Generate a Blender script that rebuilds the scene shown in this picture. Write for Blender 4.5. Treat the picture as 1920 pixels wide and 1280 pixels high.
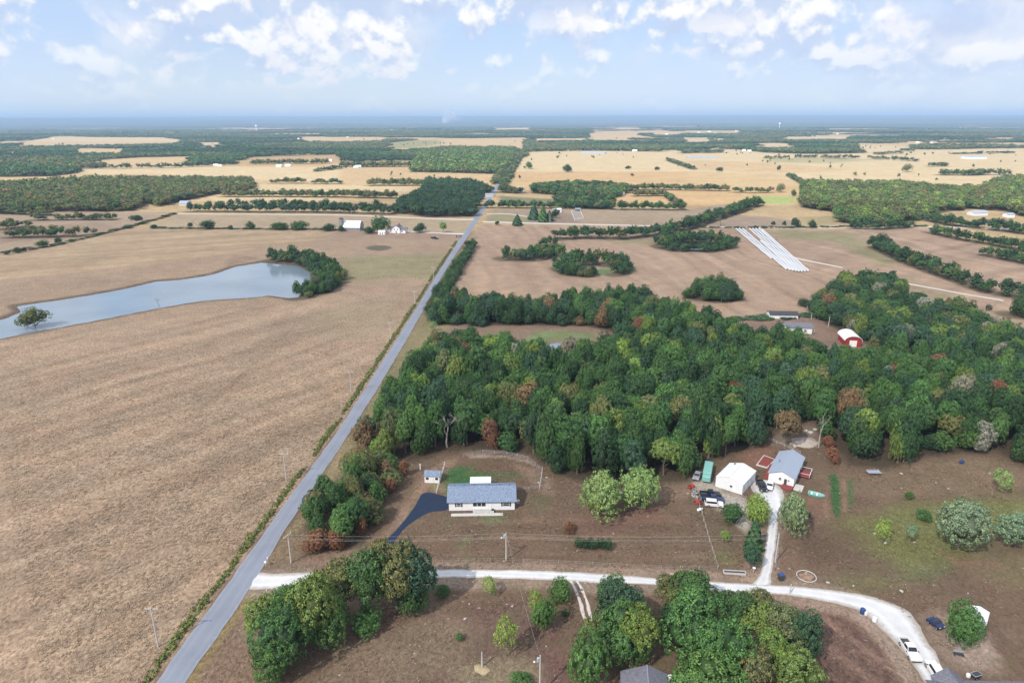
import bpy, bmesh, math, random
import numpy as np
from mathutils import Vector, Matrix

random.seed(7)
rng = np.random.default_rng(7)
scene = bpy.context.scene
for o in list(bpy.data.objects):
    bpy.data.objects.remove(o)
col = scene.collection

# ------------------------------------------------------------------ camera
CAM_H = 95.0
PITCH = math.atan(418.5 / 1280.0)
ROLL = -0.0024
cam_d = bpy.data.cameras.new("camera")
cam = bpy.data.objects.new("camera", cam_d)
col.objects.link(cam)
cam_d.sensor_width = 36.0
cam_d.lens = 24.0
cam_d.clip_start = 1.0
cam_d.clip_end = 120000.0
CM = Matrix.Translation((0, 0, CAM_H)) @ Matrix.Rotation(math.pi / 2 - PITCH, 4, 'X') @ Matrix.Rotation(ROLL, 4, 'Z')
cam.matrix_world = CM
scene.camera = cam

# ------------------------------------------------------------------ light
SUN_DIR = Vector((-0.50, -0.58, 0.72)).normalized()      # towards the sun
sun_d = bpy.data.lights.new("sun", 'SUN')
sun_d.energy = 4.2
sun_d.angle = math.radians(0.55)
sun_d.color = (1.0, 0.95, 0.87)
sun = bpy.data.objects.new("sun", sun_d)
col.objects.link(sun)
sun.rotation_euler = SUN_DIR.to_track_quat('Z', 'Y').to_euler()
sun.location = (0, 0, 300)

scene.view_settings.view_transform = 'Standard'
scene.view_settings.look = 'None'
scene.view_settings.gamma = 1.0
scene.view_settings.use_curve_mapping = False
scene.view_settings.exposure = 0.58
scene.render.engine = 'CYCLES'
scene.cycles.max_bounces = 5
scene.cycles.diffuse_bounces = 1
scene.cycles.glossy_bounces = 2
scene.cycles.transmission_bounces = 3
scene.cycles.volume_bounces = 0
scene.cycles.transparent_max_bounces = 48
scene.cycles.use_denoising = True
scene.cycles.sample_clamp_indirect = 4.0

world = bpy.data.worlds.new("World")
scene.world = world
world.use_nodes = True


class NT:
    """small helper for building node trees"""
    def __init__(self, tree):
        self.t = tree
        tree.nodes.clear()

    def n(self, kind, **kw):
        nd = self.t.nodes.new(kind)
        for k, v in kw.items():
            setattr(nd, k, v)
        return nd

    def l(self, a, b):
        self.t.links.new(a, b)

    def val(self, sock, v):
        if hasattr(v, 'is_output') or isinstance(v, bpy.types.NodeSocket):
            self.l(v, sock)
        else:
            sock.default_value = v

    def math(self, op, a, b=0.0, c=None, clamp=False):
        m = self.n('ShaderNodeMath', operation=op, use_clamp=clamp)
        self.val(m.inputs[0], a)
        self.val(m.inputs[1], b)
        if c is not None:
            self.val(m.inputs[2], c)
        return m.outputs[0]

    def mix(self, f, a, b, mode='MIX'):
        m = self.n('ShaderNodeMix', data_type='RGBA', blend_type=mode)
        m.clamp_result = False
        self.val(m.inputs[0], f)
        self.val(m.inputs[6], a if not isinstance(a, tuple) or len(a) == 4 else a + (1,))
        self.val(m.inputs[7], b if not isinstance(b, tuple) or len(b) == 4 else b + (1,))
        return m.outputs[2]

    def ramp(self, f, lo, hi, a=0.0, b=1.0, smooth=True):
        m = self.n('ShaderNodeMapRange')
        m.interpolation_type = 'SMOOTHSTEP' if smooth else 'LINEAR'
        self.val(m.inputs[0], f)
        self.val(m.inputs[1], lo)
        self.val(m.inputs[2], hi)
        self.val(m.inputs[3], a)
        self.val(m.inputs[4], b)
        return m.outputs[0]

    def noise(self, vec, scale, detail=4.0, rough=0.55, dist=0.0):
        m = self.n('ShaderNodeTexNoise')
        if vec is not None:
            self.l(vec, m.inputs['Vector'])
        m.inputs['Scale'].default_value = scale
        m.inputs['Detail'].default_value = detail
        m.inputs['Roughness'].default_value = rough
        m.inputs['Distortion'].default_value = dist
        return m.outputs[0]

    def mapping(self, vec, scale=(1, 1, 1), loc=(0, 0, 0), rot=(0, 0, 0)):
        m = self.n('ShaderNodeMapping')
        self.l(vec, m.inputs[0])
        m.inputs['Location'].default_value = loc
        m.inputs['Rotation'].default_value = rot
        m.inputs['Scale'].default_value = scale
        return m.outputs[0]


def build_world():
    w = NT(world.node_tree)
    sky = w.n('ShaderNodeTexSky')
    sky.sky_type = 'NISHITA'
    sky.sun_disc = False
    sky.sun_elevation = math.asin(SUN_DIR.z)
    sky.sun_rotation = math.atan2(SUN_DIR.x, SUN_DIR.y)
    sky.altitude = 300
    sky.air_density = 1.0
    sky.dust_density = 0.6
    sky.ozone_density = 2.0
    bg1 = w.n('ShaderNodeBackground')
    bg1.inputs[1].default_value = 0.088
    w.l(sky.outputs[0], bg1.inputs[0])
    # cumulus field in view directions, the same everywhere round the sky
    tc = w.n('ShaderNodeTexCoord')
    d = tc.outputs['Generated']
    sep = w.n('ShaderNodeSeparateXYZ')
    w.l(d, sep.inputs[0])
    z = sep.outputs[2]
    zc = w.math('MAXIMUM', z, 0.0)
    az = w.math('ARCTAN2', sep.outputs[0], sep.outputs[1])
    el = w.math('ARCSINE', zc)
    # higher clouds look larger: compress the height coordinate
    elc = w.math('POWER', w.math('ADD', el, 0.02), 0.6)

    def coords(dz, off):
        c = w.n('ShaderNodeCombineXYZ')
        w.l(w.math('MULTIPLY', az, 1.0), c.inputs[0])
        w.l(w.math('ADD', w.math('MULTIPLY', elc, 0.80), dz), c.inputs[1])
        c.inputs[2].default_value = off
        return c.outputs[0]
    def cover(dz):
        big = w.noise(coords(dz, 3.7), 6.0, 2.0, 0.5)
        fine = w.noise(coords(dz, 1.2), 20.0, 8.0, 0.62, 0.1)
        v = w.n('ShaderNodeTexVoronoi')
        v.voronoi_dimensions = '2D'
        v.feature = 'SMOOTH_F1'
        w.l(coords(dz, 5.5), v.inputs['Vector'])
        v.inputs['Scale'].default_value = 13.0
        v.inputs['Detail'].default_value = 2.0
        v.inputs['Roughness'].default_value = 0.55
        v.inputs['Smoothness'].default_value = 0.35
        puff = w.math('MULTIPLY', w.math('SUBTRACT', 0.55, v.outputs['Distance']), 0.19)
        return w.math('ADD', w.math('ADD', w.math('MULTIPLY', big, 0.80), w.math('MULTIPLY', fine, 0.36)), w.math('ADD', puff, -0.03))
    c0 = cover(0.0)
    c1 = cover(0.014)
    c2 = cover(-0.02)
    # a little less cover towards the horizon
    thr = w.ramp(el, 0.012, 0.13, 0.560, 0.448)
    dens = w.ramp(w.math('SUBTRACT', c0, thr), -0.02, 0.075)
    lit = w.ramp(w.math('SUBTRACT', c0, c1), -0.035, 0.05)          # towards the top edge
    shade = w.mix(lit, (0.55, 0.66, 0.88), (1.0, 0.99, 0.985))
    body = w.ramp(w.math('SUBTRACT', c2, thr), -0.02, 0.10)
    shade = w.mix(w.math('MULTIPLY', body, 0.12), shade, (0.95, 0.95, 0.97))
    # small far cumulus low in the sky
    lowc = w.noise(coords(0.0, 21.3), 11.0, 7.0, 0.58, 0.3)
    lowb = w.noise(coords(0.02, 21.3), 11.0, 7.0, 0.58, 0.3)
    low_d = w.math('MULTIPLY', w.ramp(lowc, 0.53, 0.64), w.math('MULTIPLY', w.ramp(el, 0.025, 0.06), w.ramp(el, 0.10, 0.16, 1.0, 0.0)))
    low_s = w.mix(w.ramp(w.math('SUBTRACT', lowc, lowb), -0.05, 0.05), (0.66, 0.76, 0.95), (0.97, 0.95, 0.98))
    veil = w.ramp(w.noise(coords(0.0, 9.1), 3.0, 4.0, 0.5), 0.35, 0.7)
    fade = w.ramp(el, 0.012, 0.11, 0.18, 0.97)
    alpha = w.math('MULTIPLY', dens, fade, clamp=True)
    bgc = w.n('ShaderNodeBackground')
    w.l(shade, bgc.inputs[0])
    bgc.inputs[1].default_value = 0.72
    bgv = w.n('ShaderNodeBackground')
    w.l(w.mix(w.ramp(el, 0.0, 0.12), (0.72, 0.83, 0.98), (0.55, 0.71, 0.985)), bgv.inputs[0])
    bgv.inputs[1].default_value = 0.71
    m0 = w.n('ShaderNodeMixShader')
    w.val(m0.inputs[0], w.math('ADD', 0.70, w.math('MULTIPLY', veil, 0.25)))
    w.l(bg1.outputs[0], m0.inputs[1])
    w.l(bgv.outputs[0], m0.inputs[2])
    # thin layered cloud, lavender grey
    lay = w.ramp(w.noise(coords(0.0, 33.0), 4.2, 6.0, 0.58, 0.2), 0.40, 0.66)
    bgs = w.n('ShaderNodeBackground')
    w.l(w.mix(w.ramp(w.noise(coords(0.01, 41.0), 9.0, 5.0, 0.6), 0.4, 0.62), (0.62, 0.70, 0.90), (0.90, 0.91, 0.97)), bgs.inputs[0])
    bgs.inputs[1].default_value = 0.69
    ms = w.n('ShaderNodeMixShader')
    w.l(w.math('MULTIPLY', lay, w.ramp(el, 0.02, 0.10, 0.22, 0.92)), ms.inputs[0])
    w.l(m0.outputs[0], ms.inputs[1])
    w.l(bgs.outputs[0], ms.inputs[2])
    m1 = w.n('ShaderNodeMixShader')
    w.l(alpha, m1.inputs[0])
    w.l(ms.outputs[0], m1.inputs[1])
    w.l(bgc.outputs[0], m1.inputs[2])
    bgl = w.n('ShaderNodeBackground')
    w.l(low_s, bgl.inputs[0])
    bgl.inputs[1].default_value = 0.70
    m2 = w.n('ShaderNodeMixShader')
    w.l(w.math('MULTIPLY', low_d, 0.75), m2.inputs[0])
    w.l(m1.outputs[0], m2.inputs[1])
    w.l(bgl.outputs[0], m2.inputs[2])
    out = w.n('ShaderNodeOutputWorld')
    w.l(m2.outputs[0], out.inputs[0])


build_world()

# ------------------------------------------------------------------ helpers
CMn = np.array(CM)


def G(px, py, z=0.0):
    """photo pixel (1920 wide) -> point of the terrain plane at height z"""
    v = CM.to_3x3() @ Vector(((px - 960) / 1280.0, (640 - py) / 1280.0, -1.0))
    t = (z - CAM_H) / v.z
    return Vector((v.x * t, v.y * t, z))


def top_height(p, ytop):
    """height above p at which the photo row ytop lies"""
    v0 = CM.to_3x3() @ Vector((0, (640 - ytop) / 1280.0, -1.0))
    return CAM_H + p.y * v0.z / v0.y


def GP(pts):
    return np.array([tuple(G(*p))[:2] for p in pts])


def vhash(ix, iy, seed):
    h = (ix.astype(np.int64) * 374761393 + iy.astype(np.int64) * 668265263 + seed * 974711) & 0x7fffffff
    h = ((h ^ (h >> 13)) * 1274126177) & 0x7fffffff
    return ((h ^ (h >> 16)) & 0xffff) / 65535.0


def vnoise(x, y, seed=0):
    ix = np.floor(x)
    iy = np.floor(y)
    fx = x - ix
    fy = y - iy
    fx = fx * fx * (3 - 2 * fx)
    fy = fy * fy * (3 - 2 * fy)
    a = vhash(ix, iy, seed)
    b = vhash(ix + 1, iy, seed)
    c = vhash(ix, iy + 1, seed)
    d = vhash(ix + 1, iy + 1, seed)
    return (a * (1 - fx) + b * fx) * (1 - fy) + (c * (1 - fx) + d * fx) * fy


def fbm(x, y, seed=0, oct=4):
    s = 0
    a = 0.5
    for i in range(oct):
        s = s + a * vnoise(x, y, seed + i * 17)
        x = x * 2.03 + 11.3
        y = y * 2.03 + 5.7
        a *= 0.5
    return s / (1 - 0.5 ** oct)


def sstep(x, a, b):
    t = np.clip((x - a) / (b - a), 0, 1)
    return t * t * (3 - 2 * t)


def inpoly(x, y, poly):
    res = np.zeros(x.shape, bool)
    n = len(poly)
    for i in range(n):
        x1, y1 = poly[i]
        x2, y2 = poly[(i + 1) % n]
        if y1 == y2:
            continue
        c = ((y1 > y) != (y2 > y))
        xi = x1 + (y - y1) * (x2 - x1) / (y2 - y1)
        res ^= c & (x < xi)
    return res


def segdist(x, y, pts, closed=True):
    n = len(pts)
    best = np.full(x.shape, 1e18)
    for i in range(n if closed else n - 1):
        x1, y1 = pts[i]
        x2, y2 = pts[(i + 1) % n]
        dx, dy = x2 - x1, y2 - y1
        l2 = dx * dx + dy * dy + 1e-9
        t = np.clip(((x - x1) * dx + (y - y1) * dy) / l2, 0, 1)
        d = (x - x1 - t * dx) ** 2 + (y - y1 - t * dy) ** 2
        best = np.minimum(best, d)
    return np.sqrt(best)


def zg(x, y):
    """terrain height: flat near the camera, low swells far out"""
    d = np.hypot(x, y)
    a = sstep(d, 2600, 9000)
    h = (fbm(x / 2600.0 + 3, y / 1500.0 + 9, 5, 3) - 0.5) * 36 * a
    h = h + (fbm(x / 9000.0, y / 5000.0, 31, 2) - 0.45) * 90 * sstep(d, 9000, 24000) + 135 * sstep(d, 9500, 26000)
    return h


def tag(o, label=None, cat=None, group=None, kind=None):
    if label:
        o['label'] = label
    if cat:
        o['category'] = cat
    if group:
        o['group'] = group
    if kind:
        o['kind'] = kind
    return o


def empty(name, loc=(0, 0, 0), rz=0.0, label=None, cat=None, group=None):
    o = bpy.data.objects.new(name, None)
    col.objects.link(o)
    o.location = loc
    o.rotation_euler = (0, 0, rz)
    o.empty_display_size = 0.5
    return tag(o, label, cat, group)


def copy_tree(o, parent=None):
    c = o.copy()
    col.objects.link(c)
    c.parent = parent
    for ch in o.children:
        copy_tree(ch, c)
    return c


def np_mesh(name, V, F, mat=None, normals=None, attrs=None, smooth=True):
    """fast mesh from arrays; F is (n,3) or (n,4)"""
    V = np.asarray(V, np.float32)
    F = np.asarray(F, np.int32)
    k = F.shape[1]
    me = bpy.data.meshes.new(name)
    me.vertices.add(len(V))
    me.vertices.foreach_set('co', V.ravel())
    me.loops.add(F.size)
    me.loops.foreach_set('vertex_index', F.ravel())
    me.polygons.add(len(F))
    me.polygons.foreach_set('loop_start', np.arange(0, F.size, k, dtype=np.int32))
    me.polygons.foreach_set('loop_total', np.full(len(F), k, np.int32))
    me.polygons.foreach_set('use_smooth', np.full(len(F), smooth, bool))
    me.update(calc_edges=True)
    for an, (typ, dom, data) in (attrs or {}).items():
        a = me.attributes.new(an, typ, dom)
        data = np.asarray(data, np.float32)
        if typ == 'FLOAT_COLOR':
            a.data.foreach_set('color', data.ravel())
        elif typ == 'FLOAT_VECTOR':
            a.data.foreach_set('vector', data.ravel())
        else:
            a.data.foreach_set('value', data.ravel())
    if normals is not None:
        me.normals_split_custom_set_from_vertices(np.asarray(normals, np.float32).tolist())
    if mat:
        me.materials.append(mat)
    return me


def link(name, me, parent=None, **kw):
    o = bpy.data.objects.new(name, me)
    col.objects.link(o)
    if parent:
        o.parent = parent
    return tag(o, **kw)


class MB:
    """collects simple shapes, build() links them as one mesh object"""
    def __init__(self):
        self.bm = bmesh.new()

    def box(self, c, s, rz=0.0, taper=1.0):
        r = bmesh.ops.create_cube(self.bm, size=1.0)
        for v in r['verts']:
            t = taper if v.co.z > 0 else 1.0
            v.co = Vector((v.co.x * s[0] * t, v.co.y * s[1] * t, v.co.z * s[2]))
        m = Matrix.Translation(c) @ Matrix.Rotation(rz, 4, 'Z')
        bmesh.ops.transform(self.bm, matrix=m, verts=r['verts'])
        return self

    def tube(self, pts, radii, n=7, cap=True):
        pts = [Vector(p) for p in pts]
        if not hasattr(radii, '__len__'):
            radii = [radii] * len(pts)
        rings = []
        for i, p in enumerate(pts):
            if i == 0:
                t = pts[1] - p
            elif i == len(pts) - 1:
                t = p - pts[i - 1]
            else:
                t = pts[i + 1] - pts[i - 1]
            t.normalize()
            a = t.orthogonal().normalized() if abs(t.z) > 0.9 else t.cross(Vector((0, 0, 1))).normalized()
            b = t.cross(a)
            rings.append([self.bm.verts.new(p + (a * math.cos(2 * math.pi * k / n) + b * math.sin(2 * math.pi * k / n)) * radii[i]) for k in range(n)])
        for r0, r1 in zip(rings, rings[1:]):
            for k in range(n):
                self.bm.faces.new((r0[k], r0[(k + 1) % n], r1[(k + 1) % n], r1[k]))
        if cap:
            self.bm.faces.new(rings[0][::-1])
            self.bm.faces.new(rings[-1])
        return self

    def cyl(self, c, r, h, n=12, axis='Z', r2=None):
        c = Vector(c)
        d = {'X': Vector((1, 0, 0)), 'Y': Vector((0, 1, 0)), 'Z': Vector((0, 0, 1))}[axis] * h / 2
        return self.tube([c - d, c + d], [r, r if r2 is None else r2], n)

    def prism(self, prof, y0, y1, inset=None):
        """profile in (x,z) run along y; inset narrows points by height"""
        a, b = [], []
        for (x, z) in prof:
            k = inset(z) if inset else 0.0
            a.append(self.bm.verts.new((x, y0 + k, z)))
            b.append(self.bm.verts.new((x, y1 - k, z)))
        n = len(prof)
        for i in range(n):
            j = (i + 1) % n
            self.bm.faces.new((a[i], a[j], b[j], b[i]))
        self.bm.faces.new(a[::-1])
        self.bm.faces.new(b)
        return self

    def quad(self, *p):
        self.bm.faces.new([self.bm.verts.new(q) for q in p])
        return self

    def ball(self, c, r, sx=1, sy=1, sz=1, sub=2):
        q = bmesh.ops.create_icosphere(self.bm, subdivisions=sub, radius=r)
        for v in q['verts']:
            v.co = Vector((v.co.x * sx + c[0], v.co.y * sy + c[1], v.co.z * sz + c[2]))
        return self

    def build(self, name, mat, parent=None, smooth=False, bevel=0.0, **kw):
        bmesh.ops.recalc_face_normals(self.bm, faces=self.bm.faces[:])
        if bevel:
            bmesh.ops.bevel(self.bm, geom=self.bm.edges[:], offset=bevel, segments=1, affect='EDGES', clamp_overlap=True)
        me = bpy.data.meshes.new(name)
        self.bm.to_mesh(me)
        self.bm.free()
        if smooth:
            me.polygons.foreach_set('use_smooth', [True] * len(me.polygons))
        me.materials.append(mat)
        return link(name, me, parent, **kw)


# ------------------------------------------------------------------ materials
def mat_plain(name, c, rough=0.6, spec=0.4, metal=0.0, var=0.12, vscale=1.5, bump=0.0, grime=None, streak=None):
    m = bpy.data.materials.new(name)
    m.use_nodes = True
    t = NT(m.node_tree)
    tc = t.n('ShaderNodeTexCoord')
    p = tc.outputs['Object']
    if streak:
        p2 = t.mapping(p, streak)
    else:
        p2 = p
    nz = t.noise(p2, vscale, 5.0, 0.6)
    k = t.ramp(nz, 0.25, 0.75, 1 - var, 1 + var, smooth=False)
    mul = t.n('ShaderNodeVectorMath', operation='SCALE')
    mul.inputs[0].default_value = c
    t.l(k, mul.inputs['Scale'])
    colr = mul.outputs[0]
    if grime:
        g = t.ramp(t.noise(p, 0.8, 6.0, 0.65), 0.5, 0.75)
        colr = t.mix(t.math('MULTIPLY', g, grime[3]), colr, tuple(grime[:3]))
    b = t.n('ShaderNodeBsdfPrincipled')
    t.l(colr, b.inputs['Base Color'])
    b.inputs['Roughness'].default_value = rough
    b.inputs['Specular IOR Level'].default_value = spec
    b.inputs['Metallic'].default_value = metal
    if bump:
        bp = t.n('ShaderNodeBump')
        bp.inputs['Strength'].default_value = bump
        bp.inputs['Distance'].default_value = 0.05
        t.l(nz, bp.inputs['Height'])
        t.l(bp.outputs[0], b.inputs['Normal'])
    o = t.n('ShaderNodeOutputMaterial')
    t.l(b.outputs[0], o.inputs[0])
    return m


def mat_leaf():
    """foliage; the tree's own hue comes from its 'tint' property or point attribute"""
    m = bpy.data.materials.new("foliage")
    m.use_nodes = True
    t = NT(m.node_tree)
    a = t.n('ShaderNodeAttribute', attribute_type='INSTANCER', attribute_name='tint')
    lv = t.n('ShaderNodeAttribute', attribute_type='GEOMETRY', attribute_name='leafvar')
    sp = t.n('ShaderNodeSeparateColor')
    t.l(lv.outputs['Color'], sp.inputs[0])
    k = t.math('ADD', 0.30, t.math('MULTIPLY', sp.outputs[0], 1.42))
    sc = t.n('ShaderNodeVectorMath', operation='SCALE')
    t.l(a.outputs['Color'], sc.inputs[0])
    t.l(k, sc.inputs['Scale'])
    # some leaves yellower, some bluer
    yel = t.mix(t.math('MULTIPLY', sp.outputs[1], 0.45), sc.outputs[0], (1.5, 1.12, 0.55), 'MULTIPLY')
    b = t.n('ShaderNodeBsdfPrincipled')
    t.l(yel, b.inputs['Base Color'])
    b.inputs['Roughness'].default_value = 0.55
    b.inputs['Specular IOR Level'].default_value = 0.35
    tr = t.n('ShaderNodeBsdfTranslucent')
    t.l(t.mix(1.0, yel, (0.9, 1.15, 0.5), 'MULTIPLY'), tr.inputs[0])
    mx = t.n('ShaderNodeMixShader')
    mx.inputs[0].default_value = 0.16
    t.l(b.outputs[0], mx.inputs[1])
    t.l(tr.outputs[0], mx.inputs[2])
    o = t.n('ShaderNodeOutputMaterial')
    t.l(mx.outputs[0], o.inputs[0])
    return m


def mat_ground():
    m = bpy.data.materials.new("ground_cover")
    m.use_nodes = True
    t = NT(m.node_tree)
    geo = t.n('ShaderNodeNewGeometry')
    p = geo.outputs['Position']
    base = t.n('ShaderNodeAttribute', attribute_type='GEOMETRY', attribute_name='land')
    prm = t.n('ShaderNodeAttribute', attribute_type='GEOMETRY', attribute_name='cover')
    sp = t.n('ShaderNodeSeparateColor')
    t.l(prm.outputs['Color'], sp.inputs[0])
    tall, fleck, rows = sp.outputs[0], sp.outputs[1], sp.outputs[2]
    # matted tall grass: curled tufts
    warp = t.n('ShaderNodeTexNoise')
    t.l(p, warp.inputs['Vector'])
    warp.inputs['Scale'].default_value = 0.35
    warp.inputs['Detail'].default_value = 2
    wv = t.n('ShaderNodeVectorMath', operation='MULTIPLY_ADD')
    t.l(warp.outputs['Color'], wv.inputs[0])
    wv.inputs[1].default_value = (2.6, 2.6, 0)
    t.l(p, wv.inputs[2])
    tuft = t.noise(t.mapping(wv.outputs[0], (1, 0.6, 1)), 1.55, 5.0, 0.66, 0.5)
    fine = t.noise(p, 2.6, 4.0, 0.7)
    mid = t.noise(p, 0.11, 4.0, 0.6)
    large = t.noise(t.mapping(p, (1, 1, 1), (31, 7, 0)), 0.022, 3.0, 0.55)
    k_t = t.ramp(tuft, 0.30, 0.72, 0.42, 1.52, smooth=False)
    k_f = t.ramp(fine, 0.25, 0.75, 0.80, 1.20, smooth=False)
    k_m = t.ramp(mid, 0.25, 0.75, 0.84, 1.16, smooth=False)
    k_l = t.ramp(large, 0.3, 0.7, 0.92, 1.08, smooth=False)
    k_t = t.math('ADD', 1.0, t.math('MULTIPLY', t.math('SUBTRACT', k_t, 1.0), t.math('ADD', 0.35, t.math('MULTIPLY', tall, 0.65))))
    k = t.math('MULTIPLY', t.math('MULTIPLY', k_t, k_f), t.math('MULTIPLY', k_m, k_l))
    # mown / drilled rows
    sc = t.n('ShaderNodeVectorMath', operation='SCALE')
    t.l(base.outputs['Color'], sc.inputs[0])
    t.l(k, sc.inputs['Scale'])
    c = sc.outputs[0]
    # reddish and greyer drifts of grass
    hue = t.ramp(t.noise(t.mapping(p, (1, 1, 1), (5, 90, 0)), 0.06, 4.0, 0.6), 0.4, 0.66)
    c = t.mix(t.math('MULTIPLY', hue, 0.28), c, (1.08, 0.91, 0.84), 'MULTIPLY')
    # thin green and olive growth between the dry blades of mown ground
    weed = t.ramp(t.noise(t.mapping(p, (1, 1, 1), (71, 13, 0)), 0.19, 5.0, 0.65), 0.50, 0.66)
    lawn = t.math('MULTIPLY', weed, t.ramp(tall, 0.2, 0.6, 0.5, 0.0))
    c = t.mix(t.math('MULTIPLY', lawn, t.math('MULTIPLY', fleck, 1.3), clamp=True), c, (0.118, 0.112, 0.052))
    dark = t.ramp(t.noise(t.mapping(wv.outputs[0], (0.8, 1.2, 1), (3, 33, 0)), 0.5, 6.0, 0.7), 0.52, 0.68)
    c = t.mix(t.math('MULTIPLY', dark, t.math('MULTIPLY', fleck, 0.45)), c, (0.075, 0.050, 0.038))
    # pale straw and stones lying about
    vor = t.n('ShaderNodeTexVoronoi')
    vor.feature = 'F1'
    t.l(t.mapping(wv.outputs[0], (1, 1, 1)), vor.inputs['Vector'])
    vor.inputs['Scale'].default_value = 0.62
    spot = t.ramp(vor.outputs['Distance'], 0.05, 0.16, 1.0, 0.0)
    pick = t.ramp(t.noise(p, 0.16, 3.0, 0.6), 0.48, 0.62)
    c = t.mix(t.math('MULTIPLY', t.math('MULTIPLY', spot, pick), t.math('MULTIPLY', fleck, 0.85)), c, (0.66, 0.60, 0.52))
    straw = t.n('ShaderNodeTexNoise')
    t.l(t.mapping(wv.outputs[0], (0.6, 1.6, 1)), straw.inputs['Vector'])
    straw.inputs['Scale'].default_value = 0.9
    straw.inputs['Detail'].default_value = 6
    straw.inputs['Roughness'].default_value = 0.7
    s2 = t.ramp(straw.outputs[0], 0.60, 0.72)
    c = t.mix(t.math('MULTIPLY', s2, t.math('MULTIPLY', fleck, 0.65)), c, (0.40, 0.31, 0.23))
    b = t.n('ShaderNodeBsdfPrincipled')
    t.l(c, b.inputs['Base Color'])
    b.inputs['Roughness'].default_value = 0.95
    b.inputs['Specular IOR Level'].default_value = 0.1
    bp = t.n('ShaderNodeBump')
    bp.inputs['Strength'].default_value = 0.7
    bp.inputs['Distance'].default_value = 0.35
    t.l(t.math('ADD', t.math('MULTIPLY', tuft, 1.2), t.math('MULTIPLY', fine, 0.35)), bp.inputs['Height'])
    t.l(bp.outputs[0], b.inputs['Normal'])
    o = t.n('ShaderNodeOutputMaterial')
    t.l(b.outputs[0], o.inputs[0])
    return m


def mat_water(name, c):
    m = bpy.data.materials.new(name)
    m.use_nodes = True
    t = NT(m.node_tree)
    geo = t.n('ShaderNodeNewGeometry')
    p = geo.outputs['Position']
    b = t.n('ShaderNodeBsdfPrincipled')
    murk = t.ramp(t.noise(p, 0.03, 3.0, 0.5), 0.3, 0.7)
    t.l(t.mix(murk, tuple(x * 0.92 for x in c), tuple(min(1, x * 1.08) for x in c)), b.inputs['Base Color'])
    b.inputs['Roughness'].default_value = 0.12
    b.inputs['IOR'].default_value = 1.33
    bp = t.n('ShaderNodeBump')
    bp.inputs['Strength'].default_value = 0.25
    bp.inputs['Distance'].default_value = 0.05
    t.l(t.noise(t.mapping(p, (1, 0.4, 1)), 0.8, 4.0, 0.6), bp.inputs['Height'])
    t.l(bp.outputs[0], b.inputs['Normal'])
    o = t.n('ShaderNodeOutputMaterial')
    t.l(b.outputs[0], o.inputs[0])
    return m


def mat_road(name, c, rough, patch, pscale, edge=None, tracks=None):
    m = bpy.data.materials.new(name)
    m.use_nodes = True
    t = NT(m.node_tree)
    geo = t.n('ShaderNodeNewGeometry')
    p = geo.outputs['Position']
    fine = t.noise(p, 6.0, 4.0, 0.7)
    bigp = t.noise(p, pscale, 5.0, 0.6)
    k = t.math('MULTIPLY', t.ramp(fine, 0.25, 0.75, 0.9, 1.1, smooth=False), t.ramp(bigp, 0.3, 0.7, 1 - patch, 1 + patch, smooth=False))
    sc = t.n('ShaderNodeVectorMath', operation='SCALE')
    sc.inputs[0].default_value = c
    t.l(k, sc.inputs['Scale'])
    cc = sc.outputs[0]
    ea = t.n('ShaderNodeAttribute', attribute_type='GEOMETRY', attribute_name='across')
    x = t.math('ABSOLUTE', ea.outputs['Fac'])
    if tracks:
        tr = t.math('ABSOLUTE', t.math('SUBTRACT', x, tracks[0]))
        w = t.ramp(tr, 0.0, tracks[1], 1.0, 0.0)
        cc = t.mix(t.math('MULTIPLY', w, t.ramp(bigp, 0.3, 0.7, tracks[3] * 0.5, tracks[3])), cc, tracks[2])
    if edge:
        w = t.ramp(t.math('ADD', x, t.math('MULTIPLY', t.math('SUBTRACT', t.noise(p, 0.9, 4.0, 0.65), 0.5), 0.7)), edge[0], 1.0)
        cc = t.mix(t.math('MULTIPLY', w, edge[2]), cc, edge[1])
    b = t.n('ShaderNodeBsdfPrincipled')
    t.l(cc, b.inputs['Base Color'])
    b.inputs['Roughness'].default_value = rough
    b.inputs['Specular IOR Level'].default_value = 0.25
    o = t.n('ShaderNodeOutputMaterial')
    t.l(b.outputs[0], o.inputs[0])
    return m


M = {}
M['leaf'] = mat_leaf()
M['ground'] = mat_ground()
M['bark'] = mat_plain('bark', (0.17, 0.14, 0.115), 0.9, 0.1, var=0.3, vscale=3, streak=(1, 1, 0.3))
M['dead'] = mat_plain('dead_wood', (0.42, 0.38, 0.35), 0.9, 0.1, var=0.25, vscale=3)
M['water'] = mat_water('pond_water', (0.205, 0.262, 0.315))
M['white'] = mat_plain('white_paint', (0.84, 0.84, 0.84), 0.5, 0.3, var=0.04, grime=(0.55, 0.52, 0.48, 0.25))
M['white_metal'] = mat_plain('white_sheet_metal', (0.80, 0.81, 0.83), 0.4, 0.4, var=0.04, vscale=0.6, grime=(0.6, 0.57, 0.5, 0.3))
M['shingle'] = mat_plain('grey_shingle', (0.20, 0.25, 0.34), 0.9, 0.15, var=0.42, vscale=2.6, bump=0.5)
M['shingle_dark'] = mat_plain('slate_shingle', (0.17, 0.17, 0.20), 0.9, 0.15, var=0.32, vscale=2.2, bump=0.5)
M['roof_metal'] = mat_plain('grey_roof_metal', (0.33, 0.38, 0.47), 0.5, 0.4, var=0.07, vscale=0.7, streak=(0.3, 3, 1))
M['glass'] = mat_plain('window_glass', (0.02, 0.025, 0.03), 0.1, 0.6, var=0.1)
M['concrete'] = mat_plain('concrete', (0.55, 0.53, 0.50), 0.9, 0.2, var=0.12, vscale=1.5)
M['pole'] = mat_plain('weathered_pole', (0.52, 0.49, 0.46), 0.9, 0.1, var=0.2, vscale=4)
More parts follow.
